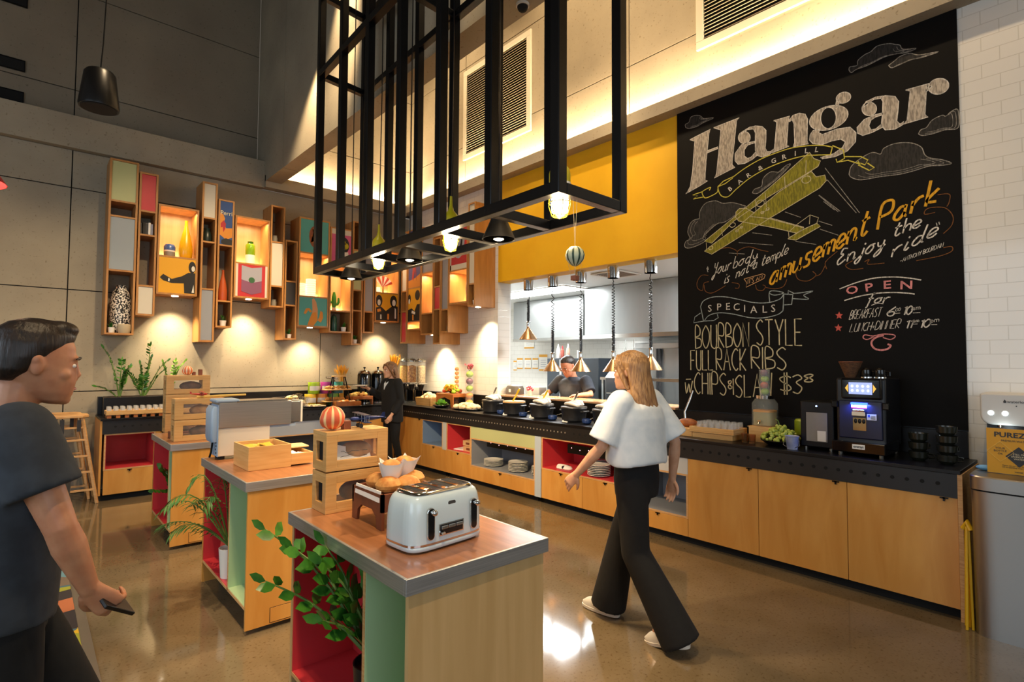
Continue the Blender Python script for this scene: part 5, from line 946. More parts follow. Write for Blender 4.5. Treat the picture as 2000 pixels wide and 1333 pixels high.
t = thing('flower_pot', 'tiny white pot of pink flowers on the pass ledge', 'plant', (5.28, 5.52, 1.166)); obj('pot', B().lathe([(.025, 0), (.035, .06), (0, .06)], n=14), PORC, t, smooth=True); obj('blooms', fl, mat('petal_pink', 'c75a6a', .5), t, smooth=True)
# ------------------------------------------------------------ serving islands
def island(label, x0, x1, y0, y1, ydiv):
    t = thing('serving_island', label, 'island', (x0, y0, 0)); W, D = x1 - x0, y1 - y0; d = ydiv - y0; e = .018
    obj('top', B().box(.012, W - .012, .012, D - .012, .85, .9), WALNUT, t)
    obj('steel_edge', B().box(0, W, 0, .012, .845, .901).box(0, W, D - .012, D, .845, .901).box(0, .012, .012, D - .012, .845, .901).box(W - .012, W, .012, D - .012, .845, .901), EDGE, t, bev=.0015)
    obj('end_panel', B().box(.018, W - .018, .012, .032, .03, .845), BIRCH, t); obj('end_panel', B().box(.018, W - .018, D - .032, D - .012, .0, .845), BIRCH, t)
    obj('divider', B().box(.02, W - .02, d - .008, d + .008, .14, .845), BIRCH_E, t)
    obj('red_niche', B().box(W / 2 - .01, W / 2, d + .009, D - .033, .16, .845).box(.022, W / 2 - .011, D - .038, D - .033, .161, .845).box(.022, W / 2 - .011, d + .009, d + .013, .161, .845).box(.022, W / 2 - .011, d + .014, D - .039, .16, .164).box(.022, W / 2 - .011, d + .014, D - .039, .84, .845).box(.022, .03, d + .4 * 0 + .014, D - .039, .139, .141), RED, t)
    obj('green_niche', B().box(W / 2 - .01, W / 2, .033, d - .009, .16, .845).box(.022, W / 2 - .011, d - .013, d - .009, .161, .845).box(.022, W / 2 - .011, .033, .037, .161, .845).box(.022, W / 2 - .011, .038, d - .014, .16, .164).box(.022, W / 2 - .011, .038, d - .014, .84, .845), GREEN, t)
    obj('shelf', B().box(.02, W - .02, .033, D - .033, .142, .16), BIRCH_E, t); obj('back_panel', B().box(W - .036, W - .02, .033, D - .033, .16, .845), BIRCH, t)
    obj('frame_edge', B().box(.0185, .0205, .013, .031, .03, .845).box(.0185, .0205, D - .031, D - .013, 0, .845), BIRCH_E, t)
    obj('toe_drawer', B().box(.16, W - .022, .0095, .0125, .04, .125), BIRCH, t, bev=.001); obj('drawer_gap', B().box(.157, W - .019, .0105, .0123, .037, .128), DARK, t)
    obj('castors', B().lathe([(.03, 0), (.03, .14), (0, .14)], (W - .12, .12, 0), 12).lathe([(.03, 0), (.03, .14), (0, .14)], (.14, .12, 0), 12).lathe([(.03, 0), (.03, .14), (0, .14)], (W - .12, D - .12, 0), 12).lathe([(.03, 0), (.03, .14), (0, .14)], (.14, D - .12, 0), 12), DARK, t)
    return t
IS1 = island('nearest wooden serving island with a toaster and muffins on top', .95, 1.62, 1.58, 2.665, 1.915)
for c in IS1.children:
    if c.name.startswith('end_panel'): c.data.materials[0] = MAPLE
island('middle wooden serving island carrying the toasting oven', .98, 1.655, 3.45, 4.55, 3.86)
island('farthest wooden serving island with stacked display crates', .93, 1.60, 5.42, 6.38, 5.59)
# crates with windows
LOAF = noisy('dark_loaf', '3a2416', '6b4226', 14, .8); LOAF2 = noisy('loaf', '8a5a30', 'b5824a', 14, .8)
def display_crate(loc, W, D, H, label, loaf, pap=True, rz=0):
    t = thing('display_crate', label, 'crate', loc, rz); e = .018; a, b, c, d = W * .17, W * .82, H * .26, H * .74; sy0, sy1, s0, s1 = D * .24, D * .76, H * .24, H * .74
    f = B().box(0, W, 0, D, 0, e).box(0, W, 0, D, H - e, H)
    for y in (0, D - e): f.box(0, a, y, y + e, e, H - e).box(b, W, y, y + e, e, H - e).box(a, b, y, y + e, e, c).box(a, b, y, y + e, d, H - e)
    for x in (0, W - e): f.box(x, x + e, e, sy0, e, H - e).box(x, x + e, sy1, D - e, e, H - e).box(x, x + e, sy0, sy1, e, s0).box(x, x + e, sy0, sy1, s1, H - e)
    obj('casing', f, BAMBOO, t, bev=.0012); obj('window', B().box(a, b, e * .6, e * .7, c, d), mat('crate_window', 'f4f4ee', .05, alpha=.05), t)
    q = B(); q.ell((W * .58, D * .5, H * .12 + H * .28), (W * .26, D * .34, H * .27), 16, 9); o = obj('loaf', q, loaf, t, smooth=True)
    if pap:
        lb = obj('paper_label', B().prism([(a + .01, e + .012, c - .01), (b - .02, e + .012, c - .005), (b - .02, e + .03, c + H * .13), (a + .01, e + .05, d - .02)], (0, .003, 0)), PAPER, t); q = B(); r = random.Random(2)
        for k in range(2): q.tube([(a + .03 + i * .014, e + .010 + .004 * k, c + .012 + .02 * (1 - k) + r.uniform(-.004, .006)) for i in range(11)], .0013, 4)
        obj('handwriting', q, CHAR, lb)
    obj('handle_slot', B().box(e, e + .004, sy0, sy1, s0, s1), DARK, t)
    return t
cx = P(758, 831, 1, 2.5).x; CW = cx - 1.062
display_crate((1.062, 2.50, .901), CW, .16, .19, 'lower bamboo display crate behind the muffin tray', LOAF, False)
CR2 = display_crate((1.062, 2.50, 1.098), CW, .16, .187, 'upper bamboo display crate behind the toaster, balloon on top', LOAF2)
single('crate_runner', B().box(1.10, cx - .04, 2.52, 2.645, 1.0915, 1.0975), CHAR, 'thin dark spacer between the two crates behind the muffin tray', 'spacer')
zc = 1.285
def balloon(loc, s, label, c1, c2, side=0):
    t = thing('balloon_ornament', label, 'ornament', loc); t.scale = (s, s, s)
    M = Matrix.Translation((0, 0, .062)) @ Matrix.Rotation(1.1, 4, 'Y'); obj('balloon', B().lathe([(0, .064), (.03, .057), (.054, .034), (.062, .004), (.056, -.024), (.035, -.05), (.014, -.064), (0, -.064)], n=32, M=M), stripes('balloon_' + c1, c1, c2, 9), t, smooth=True)
    obj('basket', B().box(.055, .095, -.02, .02, 0, .045), MAHOG, t, bev=.003); obj('cord', B().tube([(.03, .03, .04), (.06, .015, .045)], .0015, 4).tube([(.03, -.03, .04), (.06, -.015, .045)], .0015, 4), mat('cord', 'c9b890', .8), t)
p = P(645, 836, 2, zc); balloon((p.x - .035, 2.575, zc), .95, 'orange and cream striped balloon ornament on the upper crate', 'd9603a', 'e8c48a')
p = P(706, 832, 2, zc); plane('toy_biplane', 'navy toy biplane model on the upper crate behind the toaster', (p.x - .01, 2.585, zc), -1.75, .44, mat('navy_metal', '2a3460', .25, .6))
# muffin riser
t = thing('muffin_tray', 'dark wooden riser tray lined with paper, left of the toaster', 'tray', (1.142, 2.105, .901)); m = B(); W_, D_, H_ = .30, .28, .15
for y in (0, D_ - .014): m.box(0, W_, y, y + .014, .075, H_)
for x in (0, W_ - .014):
    m.prism([(x, .0, 0), (x, .045, 0), (x, .055, .05), (x, .09, .075), (x, D_ - .09, .075), (x, D_ - .055, .05), (x, D_ - .045, 0), (x, D_, 0), (x, D_, H_), (x, 0, H_)], (.014, 0, 0))
m.box(.014, W_ - .014, .014, D_ - .014, .082, .092); obj('riser', m, MAHOG, t)
obj('paper_liner', B().prism([(-.003, .02, H_ - .035), (-.003, D_ - .03, H_ - .03), (.004, D_ - .03, H_ + .012), (.004, .02, H_ + .012)], (.004, 0, 0)).box(.016, W_ - .016, .016, D_ - .016, .093, .097), PAPER, t)
MUF = noisy('muffin', 'b8722e', 'd9a058', 26, .75, bump=.3)
mu = None
for i, (x, y, z, l) in enumerate(((.085, .19, .135, 'at the back left of the tray'), (.075, .08, .135, 'at the front left of the tray'), (.17, .075, .13, 'at the front middle of the tray'), (.235, .14, .135, 'at the right of the tray, with a wrapper point'), (.17, .20, .13, 'at the back right of the tray'))):
    if mu is None:
        mu = thing('muffin', '', 'muffin', (0, 0, 0)); obj('cake', B().lathe([(.0, -.04), (.032, -.04), (.042, -.005), (.056, .008), (.058, .022), (.046, .042), (.022, .053), (0, .055)], n=22), MUF, mu, smooth=True); obj('case', B().lathe([(.033, -.041), (.044, -.004), (.043, -.004), (.0, -.03)], n=22), MAHOG, mu, smooth=True); n = mu
    else: n = dup(mu, (0, 0, 0))
    n.location = (1.142 + x, 2.105 + y, .918 + z); n.rotation_euler = (0, 0, i * 1.1); n['label'] = f'golden brown muffin {l}'; n['group'] = 'plain muffins in the riser tray'
def wrapped(loc, rz, label):
    t = thing('wrapped_muffin', label, 'muffin', loc, rz); n = 24; R_ = []
    for z, r, pk in ((-.035, .034, 0), (0, .046, 0), (.030, .055, .008), (.050, .062, .016)): R_.append([Vector(((r + pk * (1 if j % 6 == 0 else -.15)) * math.cos(j * 6.283 / n), (r + pk * (1 if j % 6 == 0 else -.15)) * math.sin(j * 6.283 / n), z + pk * (.9 if j % 6 == 0 else -.2))) for j in range(n)])
    obj('paper_case', B().loft(R_, False), PAPER, t, smooth=True); obj('cake', B().ell((0, 0, .03), (.048, .048, .034), 16, 9), MUF, t, smooth=True)
wrapped((1.142 + .12, 2.105 + .135, .901 + .208), .3, 'muffin in a pleated white paper case on top of the pile, left'); wrapped((1.142 + .205, 2.105 + .165, .901 + .212), 1.0, 'muffin in a pleated white paper case on top of the pile, right')
# toaster
t = thing('toaster', 'pale blue four slice toaster with chrome top on the nearest island', 'toaster', (1.252, 1.868, .901), math.radians(4.5))
TB = mat('toaster_enamel', 'd3e4e9', .18, coat=.6); W_, D_, H_ = .185, .108, .215; R_ = []
def tring(z, sx, sy, rib=0):
    n = 96; o = []
    for j in range(n):
        a = 2 * math.pi * j / n; c, s = math.cos(a), math.sin(a); x = sx * math.copysign(abs(c) ** .42, c); y = sy * math.copysign(abs(s) ** .42, s)
        if rib and abs(c) > abs(s) * 1.0: x *= 1 - .012 * (j % 2)
        o.append(Vector((x, y, z)))
    return o
obj('body', B().loft([tring(z, W_ * k, D_ * k2, rb) for z, k, k2, rb in ((.032, 1, 1, 1), (.06, 1, 1, 1), (.11, .992, .99, 1), (.15, .975, .97, 1), (.18, .945, .93, 1), (.198, .90, .87, 0), (.208, .83, .79, 0), (.211, .78, .73, 0))]), TB, t, smooth=60)
obj('base', B().loft([tring(z, W_ * k, D_ * k2) for z, k, k2 in ((.004, .96, .95), (.010, 1.0, 1.02), (.022, 1.005, 1.02), (.025, 1.0, 1.0))]), TB, t, smooth=60); obj('chrome_band', B().loft([tring(z, W_ * 1.006, D_ * 1.012) for z in (.025, .033)]), CHROME, t, smooth=60)
obj('foot', B().loft([tring(z, W_ * .9, D_ * .88) for z in (0, .005)]), DARK, t)
tp = obj('chrome_top', B().loft([tring(z, W_ * k, D_ * k2) for z, k, k2 in ((.209, .82, .80), (.216, .80, .78), (.219, .77, .73), (.2195, .74, .70))]), CHROME, t, smooth=60)
for k in range(4):
    x = -.105 + .07 * k; obj('slot', B().box(x - .016, x + .016, -.064, .064, .2185, .2200), DARK, tp); obj('slot_rim', B().box(x - .019, x - .016, -.067, .067, .2185, .2215).box(x + .016, x + .019, -.067, .067, .2185, .2215).box(x - .016, x + .016, -.067, -.064, .2185, .2215).box(x - .016, x + .016, .064, .067, .2185, .2215), CHROME, tp)
fy = -D_ - .001
def pill(mb, x, y, z0, z1, r, d):
    pts = [(x + r * math.cos(a), y, z1 + r * math.sin(a)) for a in [math.pi * k / 8 for k in range(9)]] + [(x + r * math.cos(a), y, z0 + r * math.sin(a)) for a in [math.pi + math.pi * k / 8 for k in range(9)]]
    return mb.prism(pts, (0, d, 0))
for x in (-.105, .112):
    obj('lever_rim', pill(B(), x, fy - .006, .062, .150, .0175, .012), CHROME, t, bev=.002); lv = obj('lever_slot', pill(B(), x, fy - .0075, .062, .150, .0135, .004), mat('lever_black', '0a0b10', .15), t)
    obj('lever', B().tube([(x, fy - .006, .150), (x, fy - .026, .152)], [.009, .012], 12).ell((x, fy - .028, .152), (.013, .008, .012), 12, 8), CHROME, lv, smooth=True)
kp = obj('button_panel', B().box(-.06, .055, fy - .004, fy + .004, .055, .092), mat('lever_black', '0a0b10', .15), t, bev=.002); obj('panel_rim', B().box(-.064, .059, fy - .003, fy + .004, .051, .055).box(-.064, .059, fy - .003, fy + .004, .092, .096).box(-.064, -.06, fy - .003, fy + .004, .055, .092).box(.055, .059, fy - .003, fy + .004, .055, .092), CHROME, t)
for k in range(3): obj('button', B().box(-.056 + .037 * k, -.023 + .037 * k, fy - .008, fy - .003, .076, .088), CHROME, kp, bev=.0015)
obj('dial', B().lathe([(.008, 0), (.007, .012), (0, .012)], n=14, M=Matrix.Translation((-.05, fy - .003, .062)) @ Matrix.Rotation(math.pi / 2, 4, 'X')), CHROME, t, smooth=True); obj('badge', pill(B(), 0, 0, 0, .022, .008, .004).xf(Matrix.Translation((-.006, fy + .006, .167)) @ Matrix.Rotation(math.pi / 2, 4, 'Y')), mat('badge_grey', '6a6a68', .3, .7), t)
# plants in the niches
POTB = mat('pot_black_plastic', '17171a', .35)
def bpot(r, h, m): return lambda t: (obj('pot', B().lathe([(r * .8, -h), (r, 0), (r * .94, 0), (r * .9, -.02), (0, -.02)], n=26), m, t, smooth=True))
zz('leafy green plant in a black pot leaning out of the nearest island', (1.06, 1.99, .44), [(-.26, .44, .46, -.02, .02), (-.21, .27, .41, -.01, .03), (-.17, .12, .38, 0, 0), (-.10, .20, .42, -.02, .02), (-.27, .38, .26, -.02, .03), (-.05, .0, .36, .01, 0), (-.20, .02, .20, .0, .02), (-.06, .10, .26, 0, .02)], bpot(.085, .275, POTB), seed=11, ll=.105, lw=.052)
def palm(label, loc, fronds, pot, seed):
    t = thing('potted_palm', label, 'plant', loc); st, lf = B(), B(); r = random.Random(seed)
    for a, L, h in fronds:
        pts = []
        for k in range(9): u = k / 8; pts.append(Vector((math.cos(a) * L * u, math.sin(a) * L * u, h * math.sin(u * 2.2) / .95)))
        st.tube(pts, [.006 - .004 * k / 8 for k in range(9)], 5)
        for k in range(3, 9):
            d = (pts[k] - pts[k - 1]).normalized(); sd = Vector((-math.sin(a), math.cos(a), 0))
            for s in (-1, 1):
                for q in (0, .5): b0 = pts[k - 1].lerp(pts[k], q); v = (sd * s * .9 + d * .8 + Vector((0, 0, -.5))).normalized(); lf.leaf(b0, b0 + v * r.uniform(.08, .12), .014, Vector((0, 0, 1)), .12)
    obj('stems', st, STEM, t, smooth=True); obj('fronds', lf, LEAF3, t, smooth=True); pot(t)
palm('feathery palm in a tall white pot in the middle island niche', (1.06, 4.05, .36), [(2.5, .44, .30), (3.2, .40, .38), (2.1, .36, .28), (2.9, .26, .48), (1.7, .22, .42), (3.7, .24, .36), (2.4, .48, .16), (3.0, .34, .18)], bpot(.068, .195, PORC), 4)
t = thing('round_vase', 'glossy coral red round vase behind the white pot', 'vase', (1.16, 4.25, .1645)); obj('body', B().lathe([(.05, 0), (.09, .04), (.112, .11), (.105, .18), (.06, .235), (.035, .25), (.04, .262), (.03, .255), (0, .24)], n=30), mat('coral_glaze', 'd9483a', .12), t, smooth=True)
zz('round leaved plant hanging in the farthest island niche', (1.05, 5.78, .42), [(-.12, .02, .24, 0, 0), (-.10, .10, .20, 0, .02), (-.14, .05, .02, -.02, .02), (-.02, .12, .12, 0, .03), (-.05, .0, .10, 0, 0)], bpot(.06, .255, PORC), seed=21, ll=.065, lw=.05)
# conveyor oven on the middle island
t = thing('toasting_oven', 'blue grey and steel conveyor toasting oven on the middle island', 'oven', (1.045, 4.36, .901)); xe = P(592, 800, 1, 4.36).x - 1.045; OB = mat('oven_blue', '8fa5bd', .35)
obj('lower_body', B().box(.0, .36, .01, .19, .025, .23), mat('oven_cream', 'cfc8b8', .35), t, bev=.003); obj('upper_body', B().box(0, xe - .09, 0, .22, .23, .415), STEEL, t, bev=.004); obj('outfeed', B().box(xe - .09, xe - .015, .012, .21, .245, .405), STEEL2, t, bev=.003); obj('end_cap', B().box(xe - .015, xe, .008, .214, .24, .41), mat('oven_white', 'd8d4c6', .4), t, bev=.002)
obj('side_cover', B().prism([(-.004, .0, .025), (-.004, .20, .025), (-.004, .20, .12), (-.035, .20, .15), (-.035, .20, .36), (-.004, .20, .40), (-.004, .0, .40)], (.004, 0, 0)).rings([(.13, -.01, .105, .028, .09), (.16, -.014, .105, .034, .095), (.36, -.014, .105, .034, .095), (.39, -.008, .105, .024, .088)], 28, 5), OB, t, smooth=True)
obj('top_vent', B().box(-.02, .14, .0, .20, .415, .44), OB, t, bev=.01); obj('top_plate', B().box(.12, xe - .12, -.004, .215, .415, .425), STEEL2, t); obj('foot', B().box(.02, .05, .02, .17, 0, .025).box(.30, .33, .02, .17, 0, .025), DARK, t); obj('power_cord', B().tube([(-.006, .06, .16), (-.02, .075, .12), (-.022, .10, .05), (-.03, .11, .012)], .007, 8), BLACK, t, smooth=True); q = B()
for k in range(4): q.ell((-.006, .035 + .012 * (k % 2), .05 + .025 * k), (.004, .007, .007), 8, 6)
obj('socket', q, CHAR, t); obj('shelf_bracket', B().box(.36, xe - .05, .02, .2, .21, .23), OB, t)
# cutlery box
t = thing('packet_box', 'open bamboo box of yellow sachets with a lower section on its right', 'box', (1.092, 3.80, .901)); W_ = .275; m = B(); e = .012
m.box(0, W_, 0, e, 0, .155).box(0, W_, .33, .33 + e, 0, .155).box(0, e, e, .33, 0, .155).box(W_ - e, W_, e, .33, 0, .155).box(e, W_ - e, e, .33, 0, e); m.box(W_, .43, 0, e, .01, .085).box(W_, .43, .33, .33 + e, .01, .085).box(.43 - e, .43, e, .33, .01, .085).box(W_, .43 - e, e, .33, .01, .02)
obj('box', m, BAMBOO, t, bev=.0015); r = random.Random(12); q = B()
for k in range(34): q.box(-.03, .03, -.022, .022, 0, .004, Matrix.Translation((r.uniform(.05, .225), r.uniform(.05, .29), .105 + r.uniform(0, .03))) @ Euler((r.uniform(-.4, .4), r.uniform(-.4, .4), r.uniform(0, 3))).to_matrix().to_4x4())
o = obj('sachets', q, mat('sachet_gold', 'c9a63a', .35), t); o['kind'] = 'stuff'; q = B()
for k in range(14): q.box(-.03, .03, -.018, .018, 0, .004, Matrix.Translation((r.uniform(.31, .39), r.uniform(.04, .16), .05 + r.uniform(0, .02))) @ Euler((r.uniform(-.3, .3), r.uniform(-.3, .3), r.uniform(0, 3))).to_matrix().to_4x4())
o = obj('paper_sachets', q, PAPER, t); o['kind'] = 'stuff'; obj('bamboo_lid', B().box(.262, .47, .19, .335, .088, .098, Matrix.Rotation(.03, 4, 'X')), mat('pale_board', 'd9c089', .5), t, bev=.002)
# crates on the farthest island
p = P(322, 846, 2, .901); rx, ry = p.x, p.y; W3 = P(411, 735, 1, ry).x - rx
for i, l in enumerate(('lowest', 'middle', 'topmost')): display_crate((rx, ry, .901 + .192 * i), W3, .16, .187, f'{l} of three bamboo crates stacked at the far end of the farthest island', LOAF, False)
for i, l in enumerate(('lower', 'upper')): display_crate((.985, 5.60, .901 + .192 * i), .40, .16, .187, f'{l} of two bamboo crates at the near end of the farthest island', LOAF2 if i else LOAF, bool(i) and False)
balloon((rx + W3 * .50, ry + .08, .901 + .572), .78, 'small cream and orange balloon ornament on the tallest crate stack', 'd97a4a', 'eedfc0'); single('wooden_block', B().box(-.018, .018, -.018, .018, 0, .06), MAHOG, 'small dark wooden block on the tallest crate stack', 'ornament', loc=(rx + W3 * .80, ry + .08, .901 + .572), bev=.003)
plane('toy_biplane', 'small red toy biplane on the shorter crate stack', (1.19, 5.68, .901 + .38), 1.5, .34, mat('red_metal', 'b8382a', .35))
t = thing('dark_tray', 'dark wooden tray leaning between the two crate stacks', 'tray', (1.03, 5.86, .901)); obj('tray', B().box(-.03, .25, 0, .12, 0, .06), MAHOG, t, bev=.004); obj('bread_piece', B().ell((.1, .06, .075), (.1, .05, .03), 12, 8), LOAF, t, smooth=True)
single('bread_stick', B().tube([(0, 0, 0), (.2, 0, .004), (.42, 0, .008)], [.010, .012, .009], 8), mat('stick_gold', 'd9b45a', .5), 'long pale bread stick on the shorter crate stack', 'bread', loc=(1.16, 5.63, .901 + .39), smooth=True)
# nested wooden high chairs
def highchair(loc, label):
    t = thing('high_chair', label, 'chair', loc); zt = 1.0; m = B(); FW = BIRCH_E
    obj('tray_top', B().prism([(.02, -.17, 0), (.30, -.17, 0), (.36, -.10, 0), (.36, .10, 0), (.30, .17, 0), (.02, .17, 0)], (0, 0, .03)).xf(Matrix.Translation((-.05, 0, zt - .03))), FW, t, bev=.006)
    for s in (-1, 1):
        obj('leg', B().bar((.25, s * .13, zt - .03), (.40, s * .21, 0), .028), FW, t, bev=.003); obj('leg', B().bar((.0, s * .13, zt - .03), (-.10, s * .21, 0), .028), FW, t, bev=.003)
    for z in (.16, .36, .54, .72, .86):
        f = 1 - z / zt; xr, xl, w = .25 + .15 * f, -.10 * f, .13 + .08 * f; obj('rung', B().bar((xl, -w, z), (xr, -w, z), .022), FW, t, bev=.003); obj('rung', B().bar((xr, -w, z + .01), (xr, w, z + .01), .022), FW, t, bev=.003)
    obj('strap', B().box(.05, .09, -.18, -.172, .80, .96), CHAR, t); obj('strap', B().box(.20, .235, -.18, -.172, .82, .95), CHAR, t)
highchair((.23, 7.98, 0), 'pale wooden high chair beside the end cabinet, front of the pair'); highchair((.18, 8.26, 0), 'pale wooden high chair against the concrete wall, back of the pair')
# ------------------------------------------------------------ chalkboard mural
XB = 5.0735
BRD = noisy('chalkboard_black', '040303', '080707', 2.5, .6, lo=.35, hi=.8, rough2=.7)
BRD.node_tree.nodes['Principled BSDF'].inputs['Specular IOR Level'].default_value = .15
cb = thing('chalkboard', 'huge black chalkboard mural with chalk lettering and a yellow biplane', 'chalkboard', (5.1, 1.895, 1.15))
O = Vector(cb.location)
obj('board', B().box(-.0265, -.001, -1.165, 1.165, 0, 3.13), BRD, cb)
def chalk(name, c, dark=.30):
    m = noisy(name, c, c, 60, .9); N, L, b = nodes(m); r = [n for n in N if n.type == 'VALTORGB'][0]; k = lin(c)
    r.color_ramp.elements[0].color = (k[0] * dark, k[1] * dark, k[2] * dark, 1); r.color_ramp.elements[0].position = .40; r.color_ramp.elements[1].position = .58
    mp = [n for n in N if n.type == 'MAPPING'][0]; mp.inputs['Scale'].default_value = (1, 1.6, .35); return m
CW_, CC, CY, CK, CO, CGY, CPL = chalk('chalk_white', 'd9d3c8', .55), chalk('chalk_cream', 'c9be98', .7), chalk('chalk_amber', 'd9a01e', .75), chalk('chalk_pink', 'd98a8a', .7), chalk('chalk_brown', '7a4a1e', .6), chalk('chalk_grey', '2b2927', .35), chalk('chalk_olive', '8a841e', .55)
CH = chalk('chalk_fill', 'b8ad9d', .5); CYL = chalk('chalk_yellow_line', 'c9bd4a', .8); CRD = chalk('chalk_red', 'c9584e', .7)
def bp(x, y, lay=0): return P(x, y, 0, XB - .0006 * lay) - O
def zc_(ox, oy, s): return lambda pts: [(ox + x / s, oy + y / s) for x, y in pts]
Z1, Z4, Z5, Z6, Z7, Z2, Z3 = zc_(1300, 0, 2.777), zc_(1330, 180, 4.1645), zc_(1600, 60, 3.1733), zc_(1330, 470, 6.4516), zc_(1440, 360, 4.3478), zc_(1320, 560, 4.4437), zc_(1620, 460, 5.5535)
def smooth(pts, n=5):
    o = []
    for i in range(len(pts) - 1):
        a, b, c, d = pts[max(i - 1, 0)], pts[i], pts[i + 1], pts[min(i + 2, len(pts) - 1)]
        for k in range(n):
            t = k / n; o.append(tuple(.5 * ((2 * b[j]) + (c[j] - a[j]) * t + (2 * a[j] - 5 * b[j] + 4 * c[j] - d[j]) * t * t + (-a[j] + 3 * b[j] - 3 * c[j] + d[j]) * t ** 3) for j in (0, 1)))
    return o + [pts[-1]]
def ribbon(mb, V, w):        # V: points on the board plane
    n = len(V); vs = []
    for i in range(n):
        d = V[min(i + 1, n - 1)] - V[max(i - 1, 0)]; d = d.normalized() if d.length > 1e-6 else Vector((0, 1, 0)); q = Vector((0, -d.z, d.y)) * (w / 2); vs += [V[i] + q, V[i] - q]
    mb.add(vs, [[2 * i, 2 * i + 1, 2 * i + 3, 2 * i + 2] for i in range(n - 1)])
def stroke(mb, pts, w=.006, sm=True, lay=3): ribbon(mb, [bp(x, y, lay) for x, y in (smooth(pts) if sm and len(pts) > 2 else pts)], w)
def fill(mb, pts, lay=1, sm=False): V = [bp(x, y, lay) for x, y in (smooth(pts + [pts[0]], 3)[:-1] if sm else pts)]; mb.add(V, [list(range(len(V)))])
def ellp(cx, cy, rx, ry, n=20, rot=0): return [(cx + rx * math.cos(a) * math.cos(rot) - ry * math.sin(a) * math.sin(rot), cy + rx * math.cos(a) * math.sin(rot) + ry * math.sin(a) * math.cos(rot)) for a in [2 * math.pi * k / n for k in range(n)]]
# title
T, TE = B(), B(); polys = []
for pts in ([(72, 388), (120, 362), (240, 302), (228, 335), (205, 560), (195, 715), (218, 722), (150, 765), (38, 828), (75, 770), (95, 640), (112, 400)], [(208, 480), (300, 445), (300, 460), (208, 497)], [(265, 290), (475, 208), (452, 235), (415, 590), (440, 612), (270, 700), (290, 660), (325, 310)],
    [(590, 300), (600, 275), (660, 280), (692, 312), (690, 400), (685, 455), (700, 485), (730, 483), (755, 462), (748, 482), (715, 510), (660, 528), (620, 515), (605, 470), (605, 330)], [(478, 355), (505, 318), (560, 285), (600, 278), (590, 300), (540, 305), (500, 335)], ellp(515, 370, 48, 50), [(605, 400), (560, 408), (490, 430), (440, 500), (440, 560), (465, 588), (520, 580), (580, 548), (620, 515), (605, 490), (570, 530), (540, 540), (515, 520), (515, 470), (545, 430), (605, 412)],
    [(755, 232), (885, 195), (872, 240), (860, 430), (880, 440), (740, 495), (760, 460), (780, 245)], [(872, 240), (910, 190), (960, 172), (1010, 180), (1030, 220), (1025, 400), (1040, 420), (910, 445), (925, 410), (920, 260), (905, 225), (885, 240)]): polys.append(Z4(pts))
for pts in ([(785, 730), (800, 708), (840, 700), (830, 720), (850, 730), (930, 700), (1000, 690), (1032, 720), (1030, 770), (985, 820), (920, 850), (850, 862), (840, 855), (910, 835), (960, 800), (975, 770), (950, 755), (900, 765), (850, 785), (800, 780), (780, 760)], ellp(965, 530, 40, 29, rot=-.3), [(918, 585), (928, 545), (940, 535), (945, 548), (935, 580), (925, 590)]): polys.append(Z1(pts))
ring = Z1(ellp(885, 640, 108, 62, 28, -.32)); hole = Z1(ellp(883, 640, 42, 58, 28, .1))
for k in range(28): polys.append([ring[k], ring[(k + 1) % 28], hole[(k + 1) % 28], hole[k]])
nring = len(polys)
for pts in (ellp(310, 485, 45, 42), [(268, 480), (290, 440), (350, 412), (395, 405), (390, 420), (340, 425), (300, 455)], [(380, 412), (410, 403), (470, 408), (492, 440), (488, 500), (480, 560), (500, 580), (525, 562), (515, 585), (470, 610), (410, 615), (385, 590), (392, 520), (395, 440)], [(392, 510), (350, 520), (280, 550), (235, 600), (238, 635), (270, 650), (330, 630), (390, 600), (385, 580), (350, 610), (320, 615), (308, 590), (320, 555), (350, 535), (392, 522)],
    [(535, 368), (690, 325), (665, 345), (655, 520), (675, 535), (520, 580), (545, 555), (565, 375)], [(660, 362), (685, 338), (700, 345), (668, 375)], ellp(740, 345, 64, 48, rot=-.25)): polys.append(Z5(pts))
for i, p in enumerate(polys):
    fill(T, p, 1)
    if not (nring - 28 <= i < nring): stroke(TE, p + [p[0]], .007, False, 2)
stroke(TE, ring + [ring[0]], .007, False, 2); stroke(TE, hole + [hole[0]], .007, False, 2)
tl = obj('title_lettering', T, CH, cb); obj('title_outline', TE, CW_, tl)
# ribbon with BAR & GRILL
q = B()
for l in ([(425, 690), (520, 620), (640, 550), (760, 500), (900, 455), (1050, 435), (1160, 435), (1232, 448)], [(300, 770), (310, 815), (335, 848), (385, 850), (450, 790), (560, 700), (700, 620), (850, 560), (1000, 520), (1100, 513), (1212, 510)], [(1232, 448), (1215, 510)], [(300, 770), (345, 725), (425, 688), (420, 700), (360, 745), (300, 770)], [(300, 785), (290, 820), (210, 860), (185, 850), (175, 810), (240, 775), (230, 800)], [(175, 810), (95, 838), (135, 845), (100, 870), (190, 852)]): stroke(q, Z4(l), .009, len(l) > 6)
for l in ([(905, 790), (965, 815), (970, 860), (930, 882), (925, 862)], [(930, 880), (990, 870), (1060, 892), (1040, 870)], [(970, 850), (1060, 850), (1097, 868), (1082, 895), (1040, 880)], [(1095, 885), (1132, 910), (1105, 925), (1045, 895)]): stroke(q, Z1(l), .009, False)
rb = obj('ribbon_drawing', q, CYL, cb); ch = [('B', 408, 800, -.75), ('A', 487, 742, -.70), ('R', 556, 690, -.62), ('&', 650, 632, -.5), ('G', 757, 576, -.40), ('R', 840, 545, -.33), ('I', 930, 518, -.24), ('L', 1018, 497, -.16), ('L', 1100, 487, -.08)]
